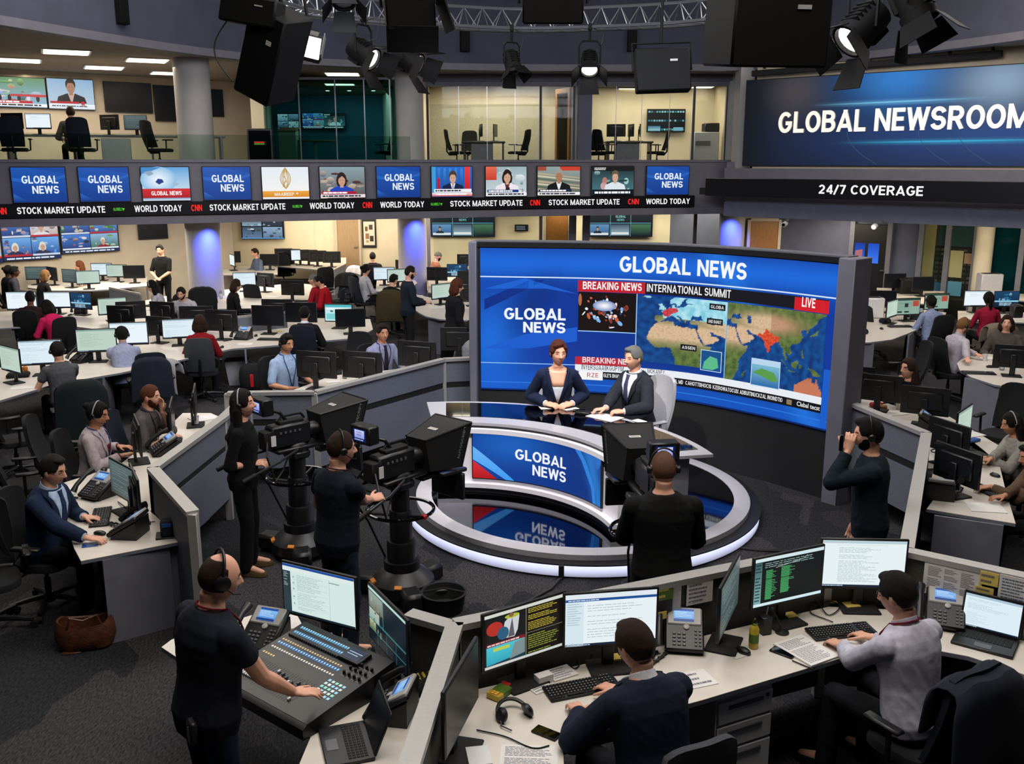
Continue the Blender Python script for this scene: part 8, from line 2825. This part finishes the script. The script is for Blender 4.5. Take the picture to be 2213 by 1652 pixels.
for u,v,rz,w,h,m,th,nm,cat,lab in((40,815,20,.3,.2,'black_fabric',.06,'soft_bag','bag','dark soft bag on the long desk at the left edge'),(28,800,0,.14,.1,'sticky',.05,'snack_bag','packet','yellow packet on the dark soft bag'),(55,806,0,.07,.07,'orange_tape',.1,'tub','tub','orange tub on the long desk at the left'),(2020,875,-20,.12,.1,'orange_tape',.05,'bread_roll','food','orange pastry before the laughing woman')if 0 else(1906,884,-20,.12,.1,'wood',.05,'pastry','food','brown pastry before the laughing woman'),(1893,880,20,.16,.1,'red_plastic',.06,'red_pouch','pouch','red pouch beside the laughing woman'),(2100,955,30,.2,.09,'blue_plastic',.03,'glasses_case','case','blue case on the desk of the woman in the pale cardigan'),(1836,712,0,.06,.06,'red_plastic',.1,'red_tin','tin','red tin at the left end of the curved right desk'),(2145,795,-6,.18,.05,'black_matte',.03,'stapler','stapler','long black stapler on the rounded right desk'),(1867,722,0,.14,.1,'black_plastic',.08,'small_printer','printer','small black device on the curved right desk'),(1912,698,20,.2,.14,'navy_fabric',.08,'soft_bag','bag','dark patterned bag on the curved right desk'),(240,683,0,.12,.08,'blue_plastic',.04,'glasses_case','case','blue striped case on the desk of the woman in pink'),(2195,686,0,.2,.2,'black_plastic',.25,'printer','printer','black printer behind the blue picture monitor'),(2135,638,0,.5,.3,'light_grey',.5,'printer','printer','pale grey printer on the desk below the teal glass room'),(1885,686,0,.35,.3,'white_plastic',.4,'computer_tower','computer','white computer tower on the curved right desk'),(1962,634,0,.5,.35,'black_plastic',.35,'printer','printer','black printer below the black glass door')):
 q=P(u,v,.741)
 t=thing(nm,lab,cat,(q.x,q.y,.741),rad(rz))
 MB().box((0,0,th/2),(w,h,th),m,b=min(.02,th*.3)).build('body',t)
 if cat in('printer','computer','stapler','bag'):
  MB().box((0,-h*.02,th+.004),(w*.7,h*.7,.008),'black_matte',b=.003).build('lid',t)
for u,v,rz,lab in((745,818,0,'clear bottle behind the long grey divider'),(2165,800,0,'clear water bottle on the rounded right desk'),(478,646,0,'white jug-like bottle before the left column')):
 item('bottle_clear',bottle_builder('bottle_glass','white_plastic','white_plastic'),u,v,rz,lab)
item('bottle_red',bottle_builder('bottle_glass','red_plastic','red_plastic'),749,812,0,'bottle with a red label behind the long grey divider')
for u,v,lab in((1942,885,'white cup before the laughing woman'),(212,616,'white cup on the desk under the video wall'),(2128,780,'clear white cup by the hands of the bearded man')):
 item('cup',cup_builder(),u,v,0,lab)
t=thing('waste_bin','pale grey bin under the long desk by the woman in red','bin',tuple(P(515,830,0)),.2)
MB().loft([[V((x,y,z))for x,y in((-s_,-s_*.8),(s_,-s_*.8),(s_,s_*.8),(-s_,s_*.8))]for z,s_ in((0,.14),(.42,.19),(.42,.17),(.04,.12))],'light_grey').build('shell',t)
MB().box((0,0,.43),(.4,.32,.02),'grey_plastic',b=.008).build('rim',t)
t=thing('backpack','black backpack with a red stripe on the carpet by the long divider','backpack',tuple(P(545,845,0)),.3)
MB().ell((0,0,.24),(.2,.14,.25),'black_fabric',fn=lambda d:V((.2*math.copysign(abs(d.x)**.7,d.x),.14*math.copysign(abs(d.y)**.8,d.y),.24*math.copysign(abs(d.z)**.75,d.z)))).build('body',t)
MB().box((0,-.13,.2),(.06,.03,.22),'red_plastic',b=.01).build('stripe',t)
MB().tube([(-.06,0,.46),(0,0,.53),(.06,0,.46)],.012,'black_fabric',8).build('handle',t)
for k,(u0,v0,u1,v1,lab)in enumerate(((2000,990,2045,960,'black cables heaped by the upper edge-on monitor'),(2010,1060,2070,1045,'black cables heaped by the lower edge-on monitor'))):
 r_=random.Random(k)
 cable('cable_tangle',lab,[P(u0+(u1-u0)*r_.random(),v0+(v1-v0)*r_.random(),.75+.03*r_.random())for _ in range(12)],.006)
def gput(u,v,Y):
 return PY(u,v,Y)
q=gput(150,300,21.4)
gz=ZM
t=thing('gallery_desk','long dark desk row on the gallery at the upper left','desk',(q.x,21.9,gz),rad(20))
for k in range(2):
 MB().box((0,-.1+k*.5,.76),(6.2,.5,.035),'white_top' if k else 'grey_board').build('worktop',t)
for x in(-3.0,-1.4,-.1,1.5,3.0):
 MB().box((x,0,.37),(.05,.8,.74),'grey_board').build('panel',t)
for x in(-2.2,.75):
 MB().box((x,-.1,.36),(.6,.5,.7),'light_grey',b=.01).build('cabinet',t)
for u,kind,rz,lab in((70,'white',10,'bright monitor on the gallery desk under the lit televisions'),(283,'dim',0,'dim monitor on the gallery desk left of the white column'),(15,'off',170,'black monitor on the gallery desk at the left edge'),(228,'off',160,'small black monitor back on the gallery desk beside the seated person')):
 q=PY(u,285,21.2+(u/300))
 monitor(kind,(q.x,q.y+.3,gz+.778),rad(rz),lab)
seated('person in grey seated on the gallery with back turned','black office chair on the gallery in front of the person in grey',(148,240),4,'navy',seat=gz,top='sweater',tc='5c5850',hair='short',hc='brown',lean=14)if 0 else None
q=PY(150,250,20.9)
person('person in grey seated at the gallery desk, back turned',None,rad(30),pos=(q.x,q.y+.1),seat=gz,top='sweater',tc='6a665e',hair='short',hc='brown',lean=16)
chair((PY(172,300,20.6).x,20.7,gz),rad(10),'black office chair on the gallery right of the person in grey',None,'navy')
chair((PY(342,300,21.2).x,21.2,gz),rad(-40),'black office chair on the gallery left of the white column')
chair((PY(8,300,19.8).x,20.2,gz),rad(20),'black office chair on the gallery at the left edge',None,'navy')
q=PY(530,300,23.2)
t=thing('server_cabinet','black glass-fronted cabinet with red lights on the gallery','cabinet',(q.x,24.6,gz),rad(10))
MB().box((0,0,.5),(.62,.5,1.0),'black_plastic',b=.01).build('cabinet',t)
MB().box((0,-.255,.5),(.52,.01,.9),'black_gloss').build('door',t)
g=Gfx(.3,.1,'0a0a0a').lines(.02,.05,.28,.09,1,'ff3020',2,.8).lines(.02,.01,.28,.05,1,'58c83a',2,.6)
g.build('display',t,fn=lambda x,y,k:V((x-.15,-.262-k,y+.6)))
t=thing('side_table','small table with a column leg in the teal glass studio','table',(PY(680,320,26.2).x,26.3,gz))
MB().box((0,0,.74),(1.0,.6,.04),'wood',b=.01).build('tabletop',t)
MB().lathe([(.25,0),(.25,.02),(.05,.05),(.05,.72)],'light_grey',n=18).build('leg',t)
t=thing('lectern','pale wooden lectern in the teal glass studio','lectern',(PY(625,320,26).x,26.0,gz))
MB().box((0,0,.5),(.45,.4,1.0),'wall_beige',b=.01).build('body',t)
MB().box((0,-.02,1.02),(.5,.45,.04),'wood',(rad(12),0,0),b=.01).build('top',t)
chair((PY(830,320,26).x,26.2,gz),rad(120),'dark chair at the right end of the teal glass studio')
def office(u0,u1,lab,Y=27.0):
 xa,xb=PY(u0,320,Y).x,PY(u1,320,Y).x
 t=thing('office_desk','dark desk with a pale cabinet in the '+lab,'desk',((xa+xb)/2,Y,gz))
 w=xb-xa
 MB().box((0,0,.72),(w,.75,.05),'black_plastic',b=.01).build('worktop',t)
 MB().box((-.05,0,.35),(w*.5,.6,.68),'grey_board',b=.01).build('cabinet',t)
 for sx in(-1,1):
  MB().box((sx*(w/2-.06),0,.35),(.05,.6,.7),'black_plastic').build('leg',t)
 return xa,xb
office(1000,1092,'left glass office')
office(1308,1408,'right glass office')
for u,rz,lab in((987,-80,'black chair at the left end of the desk in the left glass office'),(1008,170,'low black chair behind the desk in the left glass office'),(1120,70,'black chair with a jacket in the left glass office, right end'),(1294,-80,'black chair at the left end of the desk in the right glass office'),(1308,-60,'second black chair at the left end in the right glass office'),(1420,75,'black chair at the right end of the desk in the right glass office')):
 q=PY(u,320,26.9)
 chair((q.x,26.9 if 'low' not in lab else 27.6,gz),rad(rz),lab)
for u,rz,lab in((1041,100,'black monitor on the left office desk, left one'),(1072,80,'black monitor on the left office desk, right one'),(1331,160,'black monitor on the right office desk, left one'),(1364,100,'black monitor on the right office desk, middle one'),(1384,80,'black monitor on the right office desk, right one')):
 q=PY(u,320,27)
 monitor('off',(q.x,27.0,gz+.746),rad(rz),lab)
q=PY(1536,320,27)
t=thing('copier','grey photocopier by the right wall of the right glass office','copier',(q.x-.1,27.4,gz))
MB().box((0,0,.5),(.7,.6,1.0),'light_grey',b=.02).build('body',t)
MB().box((.15,0,1.12),(.4,.5,.24),'black_plastic',b=.02).build('scanner',t)
MB().box((-.1,-.31,.7),(.4,.02,.12),'grey_plastic').build('tray',t)
def area(name,loc,target,size,power,col=(1,1,1),sy=None,spread=180):
 l=bpy.data.lights.new(name,'AREA')
 l.energy=power
 l.color=col
 l.size=size
 l.spread=rad(spread)
 if sy:
  l.shape='RECTANGLE'
  l.size_y=sy
 o=bpy.data.objects.new(name,l)
 COL.objects.link(o)
 o.location=loc
 o.rotation_euler=(V(target)-V(loc)).to_track_quat('-Z','Y').to_euler()
 return o
def spot(name,loc,target,power,ang=40,col=(1,1,1),blend=.5,r=.1):
 l=bpy.data.lights.new(name,'SPOT')
 l.energy=power
 l.color=col
 l.spot_size=rad(ang)
 l.spot_blend=blend
 l.shadow_soft_size=r
 o=bpy.data.objects.new(name,l)
 COL.objects.link(o)
 o.location=loc
 o.rotation_euler=(V(target)-V(loc)).to_track_quat('-Z','Y').to_euler()
 return o
WARM=(1,.86,.66)
NEUT=(1,.93,.84)
COOL=(.86,.9,1)
area('light_gallery_left',(-9.5,23.2,5.8),(-9.5,23.4,0),5,230,WARM,3)
area('light_studio',(-4.4,26.8,5.5),(-4.4,27.2,3),2.5,34,(.7,.95,1),1.5)
area('light_office',(-.3,27.4,5.78),(-.3,27.5,3),3,110,WARM,2)
area('light_office',(3.8,27.4,5.78),(3.8,27.5,3),3,110,WARM,2)
area('light_under_gallery_left',(-8.5,23,2.44),(-8.6,23.2,0),6,420,(1,.9,.74),3)
area('light_under_gallery_mid',(-2.5,26.2,2.44),(-2.5,26.3,0),6,260,WARM,2)
area('fill_entrance',(-5.2,30,2.42),(-5.2,30.6,0),5,150,WARM,1.5)  # added fill, no fixture: keeps the far entrance wall from going dim
area('light_under_gallery_right',(3.5,27.4,2.44),(3.5,27.5,0),5,160,WARM,1.5)
area('light_lobby_right',(7.6,24.3,2.44),(7.6,24.3,0),2,80,WARM,1.2)
area('fill_lobby_far',(10.6,20.2,2.42),(11,21,0),4,110,WARM,1.2)  # added fill, no fixture: brightens the dark glass rooms at the right
area('light_hall_left',(-6,14,8.6),(-6,14.5,0),7,800,NEUT,9)
area('light_hall_right',(8,14,8.6),(7.5,14,0),6,640,NEUT,8)
area('light_hall_front',(.5,4.6,7.5),(.4,5.2,0),6,400,NEUT,3)
area('light_fascia',(0,9,6.6),(0,22,7),6,520,COOL,2)
area('light_sign_wall',(8.0,15.5,6.4),(9,20.5,4.6),3,120,WARM,1)
area('light_set',(.3,8.6,6.6),(.6,10.2,.8),2.2,200,(.95,.96,1),2.2)
spot('key_desk',(-1.2,6.2,6.2),(.5,10.3,.8),1300,34,(1,.96,.9))
spot('key_anchor',(2.4,7.6,5.6),(1.0,10.8,1.4),420,30,(1,.95,.9))
w=bpy.data.worlds.new('world')
SC.world=w
w.use_nodes=True
w.node_tree.nodes['Background'].inputs[0].default_value=(.5,.55,.7,1)
w.node_tree.nodes['Background'].inputs[1].default_value=.03
cd=bpy.data.cameras.new('camera')
cd.sensor_width=36
cd.lens=CF/2213*36
cd.clip_end=200
co=bpy.data.objects.new('camera',cd)
COL.objects.link(co)
co.location=(0,0,CH)
co.rotation_euler=(PI/2-CP,0,0)
SC.camera=co
SC.view_settings.view_transform='Standard'
SC.view_settings.look='None'
SC.cycles.max_bounces=4
SC.cycles.diffuse_bounces=2
SC.cycles.glossy_bounces=3
SC.cycles.transmission_bounces=2
SC.cycles.transparent_max_bounces=8
SC.cycles.use_adaptive_sampling=True
SC.cycles.adaptive_threshold=.1
SC.cycles.sample_clamp_indirect=4
SC.cycles.use_denoising=True
SC.cycles.caustics_reflective=False
SC.cycles.caustics_refractive=False
